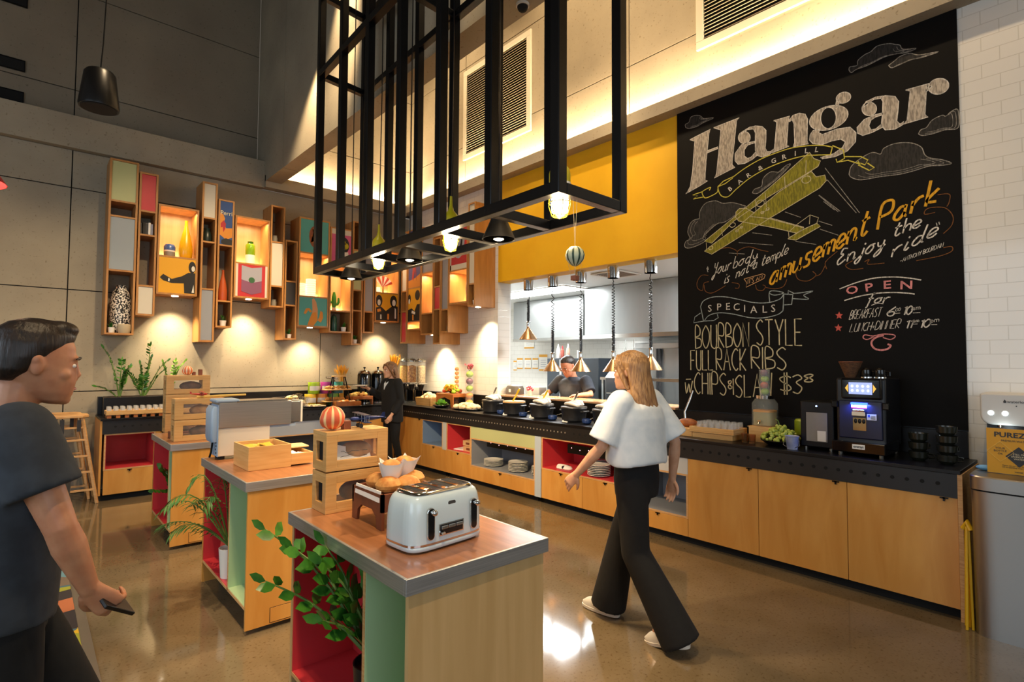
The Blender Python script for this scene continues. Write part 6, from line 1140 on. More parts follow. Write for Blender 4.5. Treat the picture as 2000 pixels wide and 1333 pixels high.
for c, x, y, a in ch:
    (x0, y0), (x1, y1) = Z4([(x, y), (x + 20 * math.cos(a), y + 20 * math.sin(a))]); o = bp(x0, y0, 3); d = bp(x1, y1, 3) - o; text('ribbon_letter', c, CW_, rb, .062, frame(o, d, Vector((0, -d.z, d.y)) * (1 if d.y < 0 else -1) if False else (0, 0, 1)), thick=.0002, off=.001)
# clouds
for i, (pts, nm) in enumerate(((Z5([(185, 245), (190, 225), (235, 215), (240, 185), (280, 150), (320, 130), (360, 95), (430, 80), (470, 85), (500, 90), (520, 115), (600, 110), (540, 135), (470, 145), (400, 165), (300, 215), (230, 240), (200, 260)]), 0), (Z5([(430, 215), (470, 185), (500, 160), (560, 140), (620, 150), (740, 130), (640, 165), (570, 180), (500, 210), (450, 230)]), 0),
    (Z5([(185, 890), (200, 840), (260, 790), (330, 755), (380, 765), (400, 730), (470, 700), (560, 695), (630, 720), (655, 770), (690, 790), (760, 800), (820, 822), (760, 835), (680, 840), (600, 865), (500, 890), (380, 905), (260, 925), (200, 910)]), 0), (Z5([(615, 640), (630, 615), (665, 600), (700, 555), (760, 525), (785, 530), (820, 500), (860, 492), (862, 600), (780, 615), (700, 640), (640, 650)]), 0),
    (Z4([(40, 290), (35, 265), (65, 245), (80, 205), (120, 190), (160, 195), (185, 215), (265, 210), (180, 250), (130, 280), (70, 295)]), 0), (Z4([(150, 1030), (155, 970), (200, 905), (280, 885), (340, 905), (420, 900), (500, 920), (520, 935), (430, 1010), (350, 1060), (290, 1075), (180, 1180), (200, 1210), (130, 1250), (60, 1270), (30, 1255), (40, 1215), (75, 1195), (55, 1140), (70, 1080), (100, 1045)]), 0), (Z4([(580, 820), (600, 790), (655, 765), (670, 700), (730, 650), (800, 650), (850, 600), (890, 590), (800, 690), (690, 780), (620, 825)]), 0))):
    a, b = B(), B(); fill(a, pts, 1, True); c_ = obj('cloud_drawing', a, CGY, cb); stroke(b, pts + [pts[0]], .006, True, 2)
    cxm, cym = sum(p[0] for p in pts) / len(pts), sum(p[1] for p in pts) / len(pts)
    for f in (.86, .7): stroke(b, [(cxm + (x - cxm) * f, cym + (y - cym) * f) for x, y in pts[len(pts) // 2:]], .003, True, 2)
    obj('cloud_outline', b, chalk('chalk_soft', '9a958c', .5), c_)
q = B()
for a, b in ((Z5([(35, 850), (250, 1130)]), 0), (Z5([(50, 925), (230, 1130)]), 0), (Z5([(0, 1020), (130, 1120)]), 0), (Z4([(845, 975), (975, 1020)]), 0), (Z4([(1120, 840), (1280, 975)]), 0), (Z4([(1160, 890), (1250, 960)]), 0), (Z4([(580, 1145), (740, 1165)]), 0), (Z4([(1130, 1115), (1280, 1165)]), 0), (Z4([(470, 1225), (750, 1245)]), 0), (Z4([(1120, 1050), (1230, 1085)]), 0), (Z4([(930, 1215), (1100, 1240)]), 0), (Z4([(390, 1310), (520, 1318)]), 0)): stroke(q, a, .005, False)
obj('speed_lines', q, chalk('chalk_soft', '9a958c', .5), cb)
# biplane
q = B(); W1, W2 = Z4([(1045, 490), (1080, 540), (1135, 560), (1115, 605), (1060, 640), (700, 860), (430, 1050), (250, 1230), (190, 1215), (430, 1020), (700, 795)]), Z4([(1060, 645), (1100, 690), (1170, 675), (1182, 720), (1130, 780), (700, 1040), (250, 1320), (190, 1295), (260, 1240), (480, 1080), (620, 960), (800, 810)])
FU, TA = Z4([(445, 1020), (447, 975), (475, 948), (530, 945), (600, 985), (560, 1012), (720, 1030), (1000, 1105), (940, 1148), (760, 1105), (600, 1075), (470, 1050)]), Z4([(870, 1195), (935, 1205), (1135, 1092), (1105, 1068), (1000, 1115), (880, 1185)])
q.cur = 0
fill(q, W1, 2); fill(q, W2, 3); fill(q, FU, 4); fill(q, TA, 4); ac = obj('biplane_drawing', q, CPL, cb); q = B()
for p in (W1, W2, FU, TA): stroke(q, p + [p[0]], .006, False, 5)
for l in ([(1018, 555), (1015, 660)], [(842, 690), (848, 780)], [(685, 820), (695, 935)], [(608, 880), (610, 965)], [(330, 1110), (338, 1170)], [(205, 1225), (210, 1290)], [(940, 1080), (1050, 1000), (1118, 1022), (1105, 1068)], [(1050, 1000), (1045, 1075)], [(880, 1195), (875, 1140), (940, 1080)], [(655, 985), (715, 950)], [(445, 1130), (500, 1095)], [(720, 1022), (1000, 1100)]): stroke(q, Z4(l), .005, False, 5)
for x, y, r in ((1020, 712, 38), (645, 905, 34), (420, 1082, 24), (662, 980, 13), (705, 952, 13), (455, 1130, 11), (492, 1100, 11), (243, 1268, 18)): e_ = Z4(ellp(x, y, r, r * .72, rot=-.4)); stroke(q, e_ + [e_[0]], .006, False, 5)
obj('biplane_outline', q, CC, ac)
# hand lettering: single stroke alphabet
GL = dict(a="4,4 2,5 0,3 0,1 2,0 4,2|4,5 4,1 5,0", b="0,10 0,0|0,3 2,5 4,3 3,0 0,0", d="4,4 2,5 0,3 0,1 2,0 4,2|5,10 4,1 5,0", e="0,2 4,3 3,5 1,5 0,3 0,1 2,0 4,1", f="4,9 3,10 2,8 1,-3 0,-4|0,5 4,5", h="0,0 0,10|0,3 2,5 4,4 4,0", i="1,5 0,1 1,0 2,1|1,7 1.2,8", j="3,5 2,-2 0,-4 -1,-2 3,1|3,7 3.2,8", k="0,0 0,10|4,5 0,2 4,0", l="2,10 0,2 1,0 2,1", m="0,5 0,0|0,3 1,5 3,4 3,0|3,3 4,5 6,4 6,0", n="0,5 0,0|0,3 2,5 4,4 4,0 5,1", o="2,5 0,3 0,1 2,0 4,2 4,4 2,5 5,5", p="0,5 0,-4|0,3 2,5 4,3 3,0 0,1", r="0,5 0,0|0,3 2,5 4,5", s="4,5 1,5 1,3 3,2 3,0 0,0", t="2,9 1,2 2,0 4,1|0,6 4,6", u="0,5 0,1 2,0 4,2|4,5 4,0 5,1", w="0,5 1,0 3,4 4,0 6,5", y="0,5 1,2 4,2|4,5 3,-2 0,-4 0,-2 5,2",
    A="0,0 3,10 6,0|1,4 5,4", B="0,0 0,10 4,9 4,6 0,5 5,4 5,1 0,0", C="5,9 3,10 0,7 0,3 3,0 5,1", D="0,0 0,10 4,9 6,5 4,1 0,0", E="5,10 0,10 0,0 5,0|0,5 4,5", F="5,10 0,10 0,0|0,5 4,5", H="0,0 0,10|5,0 5,10|0,5 5,5", I="0,0 0,10", K="0,0 0,10|5,10 0,4 5,0", L="0,10 0,0 5,0", N="0,0 0,10 5,0 5,10", O="3,10 0,7 0,3 3,0 6,3 6,7 3,10", P="0,0 0,10 4,10 5,7 4,5 0,5", R="0,0 0,10 4,10 5,7 4,5 0,5 5,0", S="5,9 3,10 0,8 1,6 4,4 5,2 3,0 0,1", T="0,10 6,10|3,10 3,0", U="0,10 0,2 2,0 4,0 5,2 5,10", W="0,10 1,0 3,6 5,0 6,10", Y="0,10 3,5|6,10 3,5 3,0")
GL.update({'0': GL['O'], '1': "0,8 2,10 2,0", '3': "0,9 3,10 5,8 2,6 5,3 3,0 0,1", '6': "4,10 0,5 0,2 2,0 4,1 4,4 2,5 0,4", '8': "3,5 0,8 3,10 5,8 0,2 3,0 5,2 3,5", '$': "5,8 3,9 0,8 1,6 4,4 5,2 3,1 0,2|2,11 2,-1|3.2,11 3.2,-1", '&': "5,0 0,8 2,10 3,8 0,3 2,0 5,4", "'": "0,10 0,8", '+': "0,4 3,4|1.5,2.5 1.5,5.5", '-': "0,4 5,4", '"': "0,10 -.5,8|1.5,10 1,8", 'Q': "5,9 2,10 1,7 3,6 0,3 1,0 5,2", 'V': "0,10 1,6 4,6|4,10 3,0 1,-4 0,-2 5,2"})
ROUND = set('abcdefghijklmnopqrstuwyCOSGUBDPR0368&$QV')
def write(mb, s, p0, p1, hpx, w, slant=0.0, gap=1.6, conv=None, lay=3):
    if conv: p0, p1 = conv([p0])[0], conv([p1])[0]
    a, b = bp(*p0, lay), bp(*p1, lay); H = (P(p0[0], p0[1] - hpx, 0, XB) - P(p0[0], p0[1], 0, XB)).z / 10
    adv = []; x = 0
    for c in s:
        if c == ' ': adv.append(None); x += 3; continue
        st = [[tuple(map(float, q.split(','))) for q in l.split()] for l in GL[c].split('|')]; wd = max(q[0] for l in st for q in l); adv.append((x, st, c)); x += wd + gap
    tot = max(x - gap, 1); u = (b - a) / tot
    for k in adv:
        if not k: continue
        for l in k[1]:
            l = smooth(l, 4) if k[2] in ROUND and len(l) > 2 else l
            ribbon(mb, [a + u * (k[0] + q[0]) + Vector((0, -slant * q[1] * H, q[1] * H)) for q in l], w)
for s_, a, b, h, w_, sl, cv in (('Vour', (400, 440), (620, 362), 23, .0075, .25, Z6), ('body', (655, 350), (960, 240), 23, .0075, .25, Z6), ('is', (545, 545), (600, 520), 22, .0075, .25, Z6), ('not', (690, 475), (850, 400), 22, .0075, .25, Z6), ('a', (905, 365), (955, 340), 22, .0075, .25, Z6), ('temple', (1010, 325), (1340, 165), 22, .0075, .25, Z6), ('Qnjoy', (845, 690), (1250, 535), 29, .011, .25, Z7), ('the', (1322, 450), (1550, 360), 28, .011, .25, Z7), ('ride', (1310, 620), (1690, 430), 31, .011, .25, Z7), ('-ANTHONY BOURDAIN', (1380, 668), (1745, 532), 8, .0034, .2, Z7)):
    q = B(); write(q, s_, a, b, h, w_, sl, conv=cv); obj('quote_word', q, CW_, cb)
for l in ([(1388 - 8 + .5, 523.5), (1388 - 5.3, 532)], [(1382, 521), (1383.5, 527.5)]): q = B(); stroke(q, l, .006, False); obj('quote_mark', q, CW_, cb)
for l in (Z7([(1690, 328), (1696, 352)]), Z7([(1712, 320), (1718, 344)])): q = B(); stroke(q, l, .006, False); obj('quote_mark', q, CW_, cb)
q = B(); write(q, 'amusement', (275, 860), (1100, 420), 46, .019, .2, conv=Z7); write(q, 'Park', (1190, 385), (1690, 145), 46, .02, .2, conv=Z7); obj('amusement_lettering', q, CY, cb)
q = B(); l = Z6([(795, 485), (1030, 420), (1062, 435), (1045, 480), (820, 590), (828, 530), (795, 485)]); stroke(q, l, .006, False); write(q, "IT'S", (842, 548), (915, 525), 9, .005, .1, conv=Z6); write(q, 'AN', (945, 512), (1020, 482), 7, .005, .1, conv=Z6); obj('tag_lettering', q, chalk('chalk_peach', 'c99a6a', .7), cb)
q = B()
for l in (Z6([(345, 440), (260, 440), (205, 520), (210, 600), (270, 630), (290, 540), (350, 520)]), Z6([(290, 560), (310, 640), (400, 660), (560, 570)]), Z6([(640, 530), (730, 550), (725, 600), (680, 600)]), Z6([(480, 110), (600, 90), (700, 130), (710, 190), (720, 130), (850, 80), (1000, 120), (1100, 140)]), Z6([(940, 560), (960, 620), (1030, 630), (1065, 580), (1030, 560)]), Z6([(1060, 590), (1180, 610), (1290, 580), (1335, 490)]), Z6([(1530, 320), (1450, 400), (1480, 490), (1600, 510), (1700, 440), (1660, 390)]), Z6([(1820, 310), (1760, 420), (1690, 450)]), Z7([(760, 720), (750, 660), (850, 570)]), Z7([(980, 650), (920, 690), (970, 725), (1070, 715)]), Z7([(1080, 660), (1120, 640), (1110, 680), (1250, 670)]), Z7([(1680, 240), (1590, 255), (1620, 205), (1760, 200), (1830, 270), (1820, 350), (1750, 420)]), Z7([(1700, 90), (1800, 85), (1800, 150), (1780, 190)]), Z7([(1750, 540), (1820, 530), (1820, 570), (1720, 610), (1520, 650)])): stroke(q, l, .006)
obj('swirl_drawing', q, CO, cb)
# specials
q = B()
for l in ([(215, 175), (240, 125), (320, 92), (430, 90), (560, 115), (680, 140), (800, 140), (900, 110), (937, 65)], [(245, 300), (290, 250), (380, 228), (500, 240), (640, 270), (760, 272), (880, 245), (930, 210)], [(937, 65), (930, 210)], [(215, 175), (240, 300)], [(815, 135), (812, 50), (860, 38), (935, 55), (860, 75), (812, 60)], [(937, 65), (1015, 70), (1018, 55), (975, 35), (975, 65)], [(1015, 72), (1005, 155), (940, 160)], [(1018, 60), (1080, 55), (1190, 40), (1110, 75), (1150, 110), (1010, 105)], [(215, 230), (165, 265), (155, 315), (245, 300)], [(245, 300), (330, 295), (368, 270), (360, 240)]): stroke(q, Z2(l), .008, len(l) > 5)
ban = obj('banner_drawing', q, chalk('chalk_blue_grey', '9aa5a5', .6), cb)
for c, x, y in (('S', 295, 218), ('P', 375, 206), ('E', 452, 202), ('C', 527, 207), ('I', 597, 220), ('A', 676, 230), ('L', 770, 228), ('S', 845, 220)):
    (x0, y0), = Z2([(x, y)]); text('banner_letter', c, CW_, ban, .098, frame(bp(x0, y0, 3), (0, -1, 0), (0, 0, 1)), thick=.0002)
q = B(); w_ = .0105
for s, a, b, h in (('BOURBON', (172, 540), (635, 522), 44), ('STYLE', (702, 508), (1095, 512), 49), ('FULL', (130, 725), (322, 725), 38), ('RACK', (352, 725), (608, 730), 41), ('RIBS', (658, 712), (955, 726), 42), ('w', (82, 930), (145, 918), 44), ('CHIPS', (165, 930), (435, 945), 41), ('&', (455, 890), (500, 888), 16), ('SLAW', (520, 965), (835, 950), 43), ('$', (905, 925), (1000, 922), 36), ('3', (1015, 930), (1095, 928), 36), ('8', (1115, 832), (1190, 828), 15)): write(q, s, a, b, h, w_, 0, 1.8, Z2)
stroke(q, Z2([(88, 806), (132, 804)]), .008); stroke(q, Z2([(497, 800), (500, 940)]), w_)
obj('specials_lettering', q, CC, cb)
# opening hours
q = B(); stroke(q, Z3([(110, 582), (300, 510), (500, 462), (700, 452), (850, 462), (995, 485)]), .009); stroke(q, Z3([(160, 708), (330, 660), (520, 628), (700, 620), (850, 628), (925, 638)]), .009)
write(q, 'for', (405, 740), (640, 728), 19, .010, .35, conv=Z3); stroke(q, Z3([(455, 760), (520, 738), (585, 742)]), .006)
for s, a, b, h, w_ in (('BREAKFAST', (212, 915), (548, 880), 17, .0048), ('6', (622, 882), (690, 872), 17, .009), ('00', (714, 826), (766, 818), 6, .0038), ('10', (795, 866), (880, 858), 17, .009), ('am', (890, 815), (982, 803), 10, .0045), ('LUNCH+DINNER', (216, 1050), (752, 1005), 16, .005), ('11', (820, 1012), (885, 1005), 16, .009), ('am', (902, 948), (968, 940), 8, .005), ('10', (978, 1005), (1078, 995), 16, .009), ('pm', (1092, 948), (1185, 935), 10, .0045)): write(q, s, a, b, h, w_, .3 if s.isupper() or s[0].isdigit() else .1, 1.6, Z3)
for l in ([(700, 848), (768, 843)], [(905, 842), (985, 838)], [(895, 965), (955, 962)], [(1105, 970), (1168, 968)]): stroke(q, Z3(l), .005)
hrs = obj('hours_lettering', q, CW_, cb)
for c, x, y, r_ in (('O', 250, 632, .1), ('P', 432, 604, .1), ('E', 625, 578, 0), ('N', 832, 582, -.06)):
    (x0, y0), = Z3([(x, y)]); text('open_letter', c, CK, hrs, .092, frame(bp(x0, y0, 3), (0, -1, r_), (0, 0, 1)), thick=.0002, xs=1.25, off=.0015)
for x, y in ((105, 870), (97, 1005)):
    q = B(); fill(q, Z3([(x + (44 if k % 2 == 0 else 20) * math.sin(k * math.pi / 5), y - (44 if k % 2 == 0 else 20) * math.cos(k * math.pi / 5)) for k in range(10)]), 2); obj('star_drawing', q, CRD, cb)
q = B(); stroke(q, Z3([(480, 1100), (410, 1130), (366, 1112), (385, 1080), (470, 1092), (580, 1072), (690, 1078), (712, 1102), (660, 1130), (580, 1108)]), .008); stroke(q, Z3([(590, 1085), (500, 1110), (455, 1165), (485, 1225), (560, 1246), (635, 1230), (664, 1195), (630, 1182)]), .014); obj('flourish_drawing', q, CK, cb)
# ------------------------------------------------------------ people
def skinmat(n, c1, c2): 
    m = noisy(n, c1, c2, 22, .5); m.node_tree.nodes['Principled BSDF'].inputs['Subsurface Weight'].default_value = .12; m.node_tree.nodes['Principled BSDF'].inputs['Subsurface Scale'].default_value = .01; return m
EYEW, EYED, LIP = mat('eye_white', 'e6e0d8', .2), mat('eye_dark', '1c120c', .2), mat('lip', 'a85a4e', .45)
def hairmat(n, c1, c2): return noisy(n, c1, c2, 34, .45, stretch=(3, 3, .25), detail=6, bump=.35)
def R3(rx=0, ry=0, rz=0): return Euler((rx, ry, rz)).to_matrix().to_4x4()
def limb(m, pts, rs, n=14, flat=1.0):
    m.tube(pts, rs, n, True, flat)
    for p, r in zip(pts, rs): m.ell(p, r * .99, 12, 8)
def hand(m, wrist, d, palm, curl, side, s=1.0):
    d = Vector(d).normalized(); pn = Vector(palm); pn = (pn - d * pn.dot(d)).normalized(); x = d.cross(pn) * side; w = Vector(wrist); g = lambda a, b, c: w + (d * a + x * b + pn * c) * s
    m.loft([[g(a, bw * math.cos(t), th * math.sin(t)) for t in [2 * math.pi * k / 14 for k in range(14)]] for a, bw, th in ((-.01, .026, .019), (.02, .031, .018), (.055, .040, .015), (.085, .042, .013), (.095, .038, .010))])
    for i, (b, L) in enumerate(((.031, .070), (.0105, .079), (-.0105, .073), (-.031, .058))):
        q, a, p = [(.085, b, 0)], 0, (.085, b, 0)
        for k, f in enumerate((.45, .32, .23)):
            a += curl * (.7 + .15 * i) * (1, .9, .6)[k]; p = (p[0] + L * f * math.cos(a), p[1] * (1 - .02), p[2] + L * f * math.sin(a)); q.append(p)
        m.tube([g(*v) for v in q], [.0092 * s, .0086 * s, .0080 * s, .0062 * s], 10); m.ell(g(*q[-1]), .0062 * s, 8, 6)
    th = [(.018, .026, .004), (.045, .050, .010 + .01 * curl), (.068, .060, .016 + .02 * curl), (.088, .062, .022 + .03 * curl)]
    m.tube([g(*v) for v in th], [.014 * s, .0115 * s, .0100 * s, .0074 * s], 10); m.ell(g(*th[-1]), .0074 * s, 8, 6)
def head(m, M, s=1.0, male=True):
    S = M @ Matrix.Scale(s, 4); q = B(); j = 1.0 if male else .93
    q.rings([(z, 0, cy, rx * (j if z < 0 else 1), ry) for z, cy, rx, ry in ((-.120, .060, .016, .016), (-.110, .050, .040, .044), (-.085, .030, .055, .072), (-.05, .014, .066, .090), (-.015, .002, .072, .096), (.02, -.004, .075, .099), (.055, -.008, .073, .096), (.085, -.010, .062, .084), (.108, -.010, .043, .058), (.120, -.010, .014, .02))], 28, 2.2)
    q.tube([(0, .092, .012), (0, .098, -.012), (0, .107, -.034)], [.009, .010, .0125], 10).ell((0, .099, -.040), (.0155, .011, .008)).ell((0, .090, -.068), (.024, .012, .0065)).ell((0, .087, -.078), (.021, .012, .007)).ell((0, .082, -.105), (.026, .018, .016)).ell((0, .088, .022), (.046, .012, .010)).ell((.042, .058, -.03), (.024, .024, .022)).ell((-.042, .058, -.03), (.024, .024, .022))
    for sx in (-1, 1): q.ell((sx * .077, -.006, -.012), (.008, .017, .029), M=None).ell((sx * .078, -.010, .006), (.009, .015, .016))
    q.xf(S); m.add(q.v, q.f); return S
def face(t, S, skin, browm, shut=False):
    for sx in (-1, 1):
        o = obj('eye', B().ell((sx * .031, .083, -.002), (.0135, .0095, .0075 if not shut else .004), 14, 10).xf(S), EYEW, t, smooth=True)
        obj('iris', B().ell((sx * .031, .0905, -.002), (.0058, .003, .0058), 12, 8).xf(S), EYED, o, smooth=True)
        obj('eyebrow', B().tube([(sx * .016, .099, .019), (sx * .032, .098, .024), (sx * .050, .086, .018)], [.003, .0042, .002], 6).xf(S), browm, t, smooth=True)
    obj('lips', B().tube([(-.022, .094, -.073), (-.008, .1025, -.070), (.008, .1025, -.070), (.022, .094, -.073)], [.002, .0052, .0052, .002], 8).xf(S), LIP, t, smooth=True)
def shoe(t, ank, yaw, pitch, m, solem, high=.0, s=1.0):
    M = Matrix.Translation(ank) @ R3(pitch, 0, yaw) @ Matrix.Scale(s, 4)
    o = obj('shoe', B().rings([(-.075, 0, .065, .042, .135), (-.055, 0, .065, .044, .137), (-.03, 0, .05, .042, .118), (-.005, 0, .012, .038, .072), (.02 + high, 0, -.012, .040, .052), (.025 + high, 0, -.012, .03, .04)], 24, 2.5).xf(M), m, t, smooth=True)
    obj('sole', B().rings([(-.09, 0, .065, .043, .138), (-.072, 0, .065, .046, .142)], 24, 2.5).xf(M), solem, o, smooth=True); return M, o
def person(label, loc, rz, J, skin, hs=1.0, male=True, hrot=(0, 0, 0), curl=(.5, .5), palm=None, girth=1.0):
    t = thing('person', label, 'person', loc, rz); m = B(); V = lambda k: Vector(J[k]); L = lambda a, b, f: V(a).lerp(V(b), f)
    M = Matrix.Translation(J['head']) @ R3(*hrot); S = head(m, M, hs, male); nk = M @ Vector((0, -.025, -.07)); ct = (V('shR') + V('shL')) / 2
    limb(m, [nk, nk.lerp(ct, .5), ct + Vector((0, -.02, .0))], [.052 * hs, .053 * hs, .065 * hs], 16)
    hp = (V('hipR') + V('hipL')) / 2; g = girth; hw = (V('hipR') - V('hipL')).length / 2; sw = (V('shR') - V('shL')).length / 2
    R_ = []
    for f, rx, ry in ((-.12, hw * .8, .085), (0, hw + .075, .105 * g), (.25, hw + .05, .10 * g), (.5, sw * .72, .105 * g), (.75, sw * .86, .115 * g), (.92, sw * .92, .10), (1.02, sw * .66, .075), (1.1, .06, .055)):
        c = hp.lerp(ct, f); R_.append([c + Vector((rx * math.cos(a), ry * math.sin(a), 0)) for a in [2 * math.pi * k / 24 for k in range(24)]])
    m.loft(R_); k = .95 if male else .82
    for s, sd in (('R', 1), ('L', -1)):
        limb(m, [V('sh' + s), L('sh' + s, 'el' + s, .35), V('el' + s), L('el' + s, 'wr' + s, .3), L('el' + s, 'wr' + s, .75), V('wr' + s)], [.058 * k, .054 * k, .041 * k, .044 * k, .033 * k, .027 * k])
        d = V('wr' + s) - V('el' + s) if ('hd' + s) not in J else Vector(J['hd' + s]); hand(m, J['wr' + s], d, (palm or {}).get(s, (-sd, 0, 0)), curl[0 if s == 'R' else 1], -sd, 1.0 if male else .9)
        limb(m, [V('hip' + s), L('hip' + s, 'kn' + s, .4), V('kn' + s), L('kn' + s, 'an' + s, .3), L('kn' + s, 'an' + s, .7), V('an' + s)], [.088 * k, .08 * k, .056 * k, .057 * k, .042 * k, .036 * k])
        a = V('an' + s); m.ell(a + Vector((0, .045, -.045)), (.036, .095, .028))
    obj('body', m, skin, t, remesh=.0046, soft=3); return t, S
def shirt(name, t, J, m, hemz, hem, chest, slv, slr, neck=.075, rs=.009, extra=None, leany=0):
    q = B(); V = lambda k: Vector(J[k]); ct = (V('shR') + V('shL')) / 2; sw = (V('shR') - V('shL')).length / 2; hp = (V('hipR') + V('hipL')) / 2; R_ = []
    z1 = ct.z
    for f, rx, ry in ((0, hem[0], hem[1]), (.06, hem[0] * 1.01, hem[1] * 1.01), (.4, (hem[0] + chest[0]) / 2, (hem[1] + chest[1]) / 2), (.75, chest[0], chest[1]), (.92, sw + .035, chest[1] * .86), (1.02, sw * .82, chest[1] * .66), (1.10, neck, neck)):
        z = hemz + (z1 - hemz) * f; c = hp.lerp(ct, max(0, min(1, (z - hp.z) / (z1 - hp.z)))); R_.append([Vector((c.x + rx * math.cos(a), c.y + ry * math.sin(a), z + (.012 * math.sin(3 * a + 1) if f == 0 else 0))) for a in [2 * math.pi * k / 32 for k in range(32)]])
    q.loft(R_)
    for s in 'RL':
        a, b, w = V('sh' + s), V('el' + s), V('wr' + s); pts = [a + (a - b) * .02, a.lerp(b, .5), a.lerp(b, min(slv, 1))] + ([b.lerp(w, slv - 1)] if slv > 1 else []); rr = [slr[0], (slr[0] + slr[1]) / 2, slr[1]] + ([slr[2]] if slv > 1 else [])
        q.tube(pts, rr, 18); q.ell(a, slr[0] * 1.0, 14, 9)
        if slv > 1: q.ell(b, slr[1], 12, 8)
    if extra: extra(q)
    return obj(name, q, m, t, remesh=rs, soft=7)
def trousers(name, t, J, m, wz, hw, hd, rr, hemz):
    q = B(); V = lambda k: Vector(J[k]); hp = (V('hipR') + V('hipL')) / 2; q.rings([(hp.z - .10, hp.x, hp.y, hw * .92, hd * .95), (hp.z, hp.x, hp.y, hw, hd), ((hp.z + wz) / 2, hp.x, hp.y, hw * .97, hd * .98), (wz, hp.x, hp.y, hw * .9, hd * .92)], 26)
    for s in 'RL':
        h, k, a = V('hip' + s), V('kn' + s), V('an' + s); e = k + (a - k) * ((k.z - hemz) / max(k.z - a.z, .01))
        pts = [h, h.lerp(k, .5), k, k.lerp(e, .5), e]; q.tube(pts, rr, 18); q.ell(h, rr[0], 14, 9); q.ell(k, rr[2], 12, 8)
    return obj(name, q, m, t, remesh=.010, soft=7)
def longhair(t, S, m, length, spread, back=.09, seed=1, part=0):
    q = B(); r = random.Random(seed); C_ = lambda v: S @ Vector(v)
    c = B(); c.rings([(-.09, 0, -.075, .055, .045), (-.05, 0, -.062, .082, .062), (0, 0, -.040, .092, .088), (.05, 0, -.022, .091, .104), (.09, 0, -.014, .077, .096), (.118, 0, -.012, .052, .066), (.134, 0, -.012, .014, .02)], 26); c.xf(S); q.add(c.v, c.f)
    top = C_((0, 0, 0))
    for k in range(46):
        a = math.pi * (1.0 + (k + .5) / 46) if True else 0
        a = a if k % 2 else a; x, y = math.cos(a), math.sin(a); p0 = C_((x * .082, y * .085 - .015, r.uniform(.0, .05))); p1 = C_((x * .090, y * .075 - .05, -.09)); p2 = p1 + Vector((x * spread * .5, -.02 + r.uniform(-.015, .01), -length * .5)); p3 = p1 + Vector((x * spread * r.uniform(.2, 1.0), r.uniform(-.02, .02) - .01, -length * r.uniform(.82, 1.04)))
        q.tube([p0, p1, p2, p3], [.016, .018, .017, .006], 8)
    for sx in (-1, 1):
        q.tube([C_((sx * .02, .075, .10)), C_((sx * .07, .065, .05)), C_((sx * .088, .02, -.03)), C_((sx * .086, -.02, -.12))], [.012, .018, .020, .014], 8)
    obj('hair', q, m, t, remesh=.006, soft=2)
# walking woman
BLKC = noisy('black_cloth', '040405', '09090a', 30, .9, bump=.1); WHC = noisy('white_cotton', 'c9d3da', 'd9e0e4', 14, .85, bump=.1)
SK1, SK2, SK3 = skinmat('skin_fair', 'c99676', 'd3a383'), skinmat('skin_tan', 'b87a58', 'c48a66'), skinmat('skin_ruddy', 'bd7d5e', 'c98c6c')
J = dict(head=(0, .05, 1.575), shR=(.165, .0, 1.385), shL=(-.165, .02, 1.385), elR=(.235, -.13, 1.13), wrR=(.25, -.10, .89), elL=(-.245, .10, 1.13), wrL=(-.265, .27, .945), hipR=(.085, .02, .92), hipL=(-.085, 0, .92), knR=(.085, .16, .52), anR=(.07, .25, .095), knL=(-.085, -.03, .50), anL=(-.06, -.26, .12))
t, S = person('woman with long fair hair in white top and black trousers walking past the counter', (2.80, 1.97, 0), .10, J, SK1, .97, False, (0, 0, .15), (.4, .4))
face(t, S, SK1, mat('brow_fair', '6b4a30', .8)); longhair(t, S, hairmat('hair_fair', '7a5432', 'b58a58'), .30, .075, seed=3)
shirt('white_top', t, J, WHC, 1.02, (.235, .165), (.22, .15), .90, (.080, .098))
trousers('black_trousers', t, J, BLKC, 1.06, .165, .128, [.10, .092, .086, .10, .115], .055)
SHW = mat('shoe_white', 'd3d0c8', .5)
shoe(t, J['anR'], 0, .0, SHW, PORC); Ms, so = shoe(t, J['anL'], 0, -.22, SHW, PORC); obj('heel_stripe', B().box(-.012, -.004, -.068, -.062, -.05, .02).box(.004, .012, -.068, -.062, -.05, .02).xf(Ms), CHAR, so)
# man crossing at the left edge
J = dict(head=(0, .06, 1.615), shR=(.19, .02, 1.425), shL=(-.19, 0, 1.425), elR=(.25, .11, 1.165), wrR=(.215, .18, .975), hdR=(-.05, .5, -.65), elL=(-.24, -.13, 1.16), wrL=(-.24, -.06, .92), hipR=(.095, 0, .93), hipL=(-.095, .0, .93), knR=(.10, .02, .50), anR=(.09, -.24, .13), knL=(-.10, .20, .51), anL=(-.09, .28, .09))
t, S = person('dark haired man in charcoal t-shirt striding right at the left edge, holding a dark wallet', (-.045, 2.17, 0), -math.pi / 2 + .06, J, SK2, 1.02, True, (-.12, 0, .1), (.9, .5), dict(R=(-.8, 0, .5), L=(1, 0, 0)))
HD = hairmat('hair_dark', '17100c', '2a1c14'); face(t, S, SK2, HD)
q = B(); q.rings([(-.06, 0, -.070, .052, .040), (-.03, 0, -.055, .078, .062), (.01, 0, -.036, .086, .082), (.05, 0, -.020, .086, .096), (.085, 0, -.008, .075, .094), (.112, 0, -.004, .054, .070), (.128, 0, -.004, .02, .03)], 26).ell((0, .045, .105), (.055, .045, .026)); q.xf(S); obj('hair', q, HD, t, remesh=.006, soft=2)
TEE = noisy('charcoal_tee', '2c3036', '363b42', 18, .9, bump=.1)
shirt('t_shirt', t, J, TEE, .88, (.205, .135), (.225, .15), .62, (.085, .088)); trousers('black_trousers', t, J, BLKC, .98, .168, .12, [.10, .092, .075, .07, .068], .09)
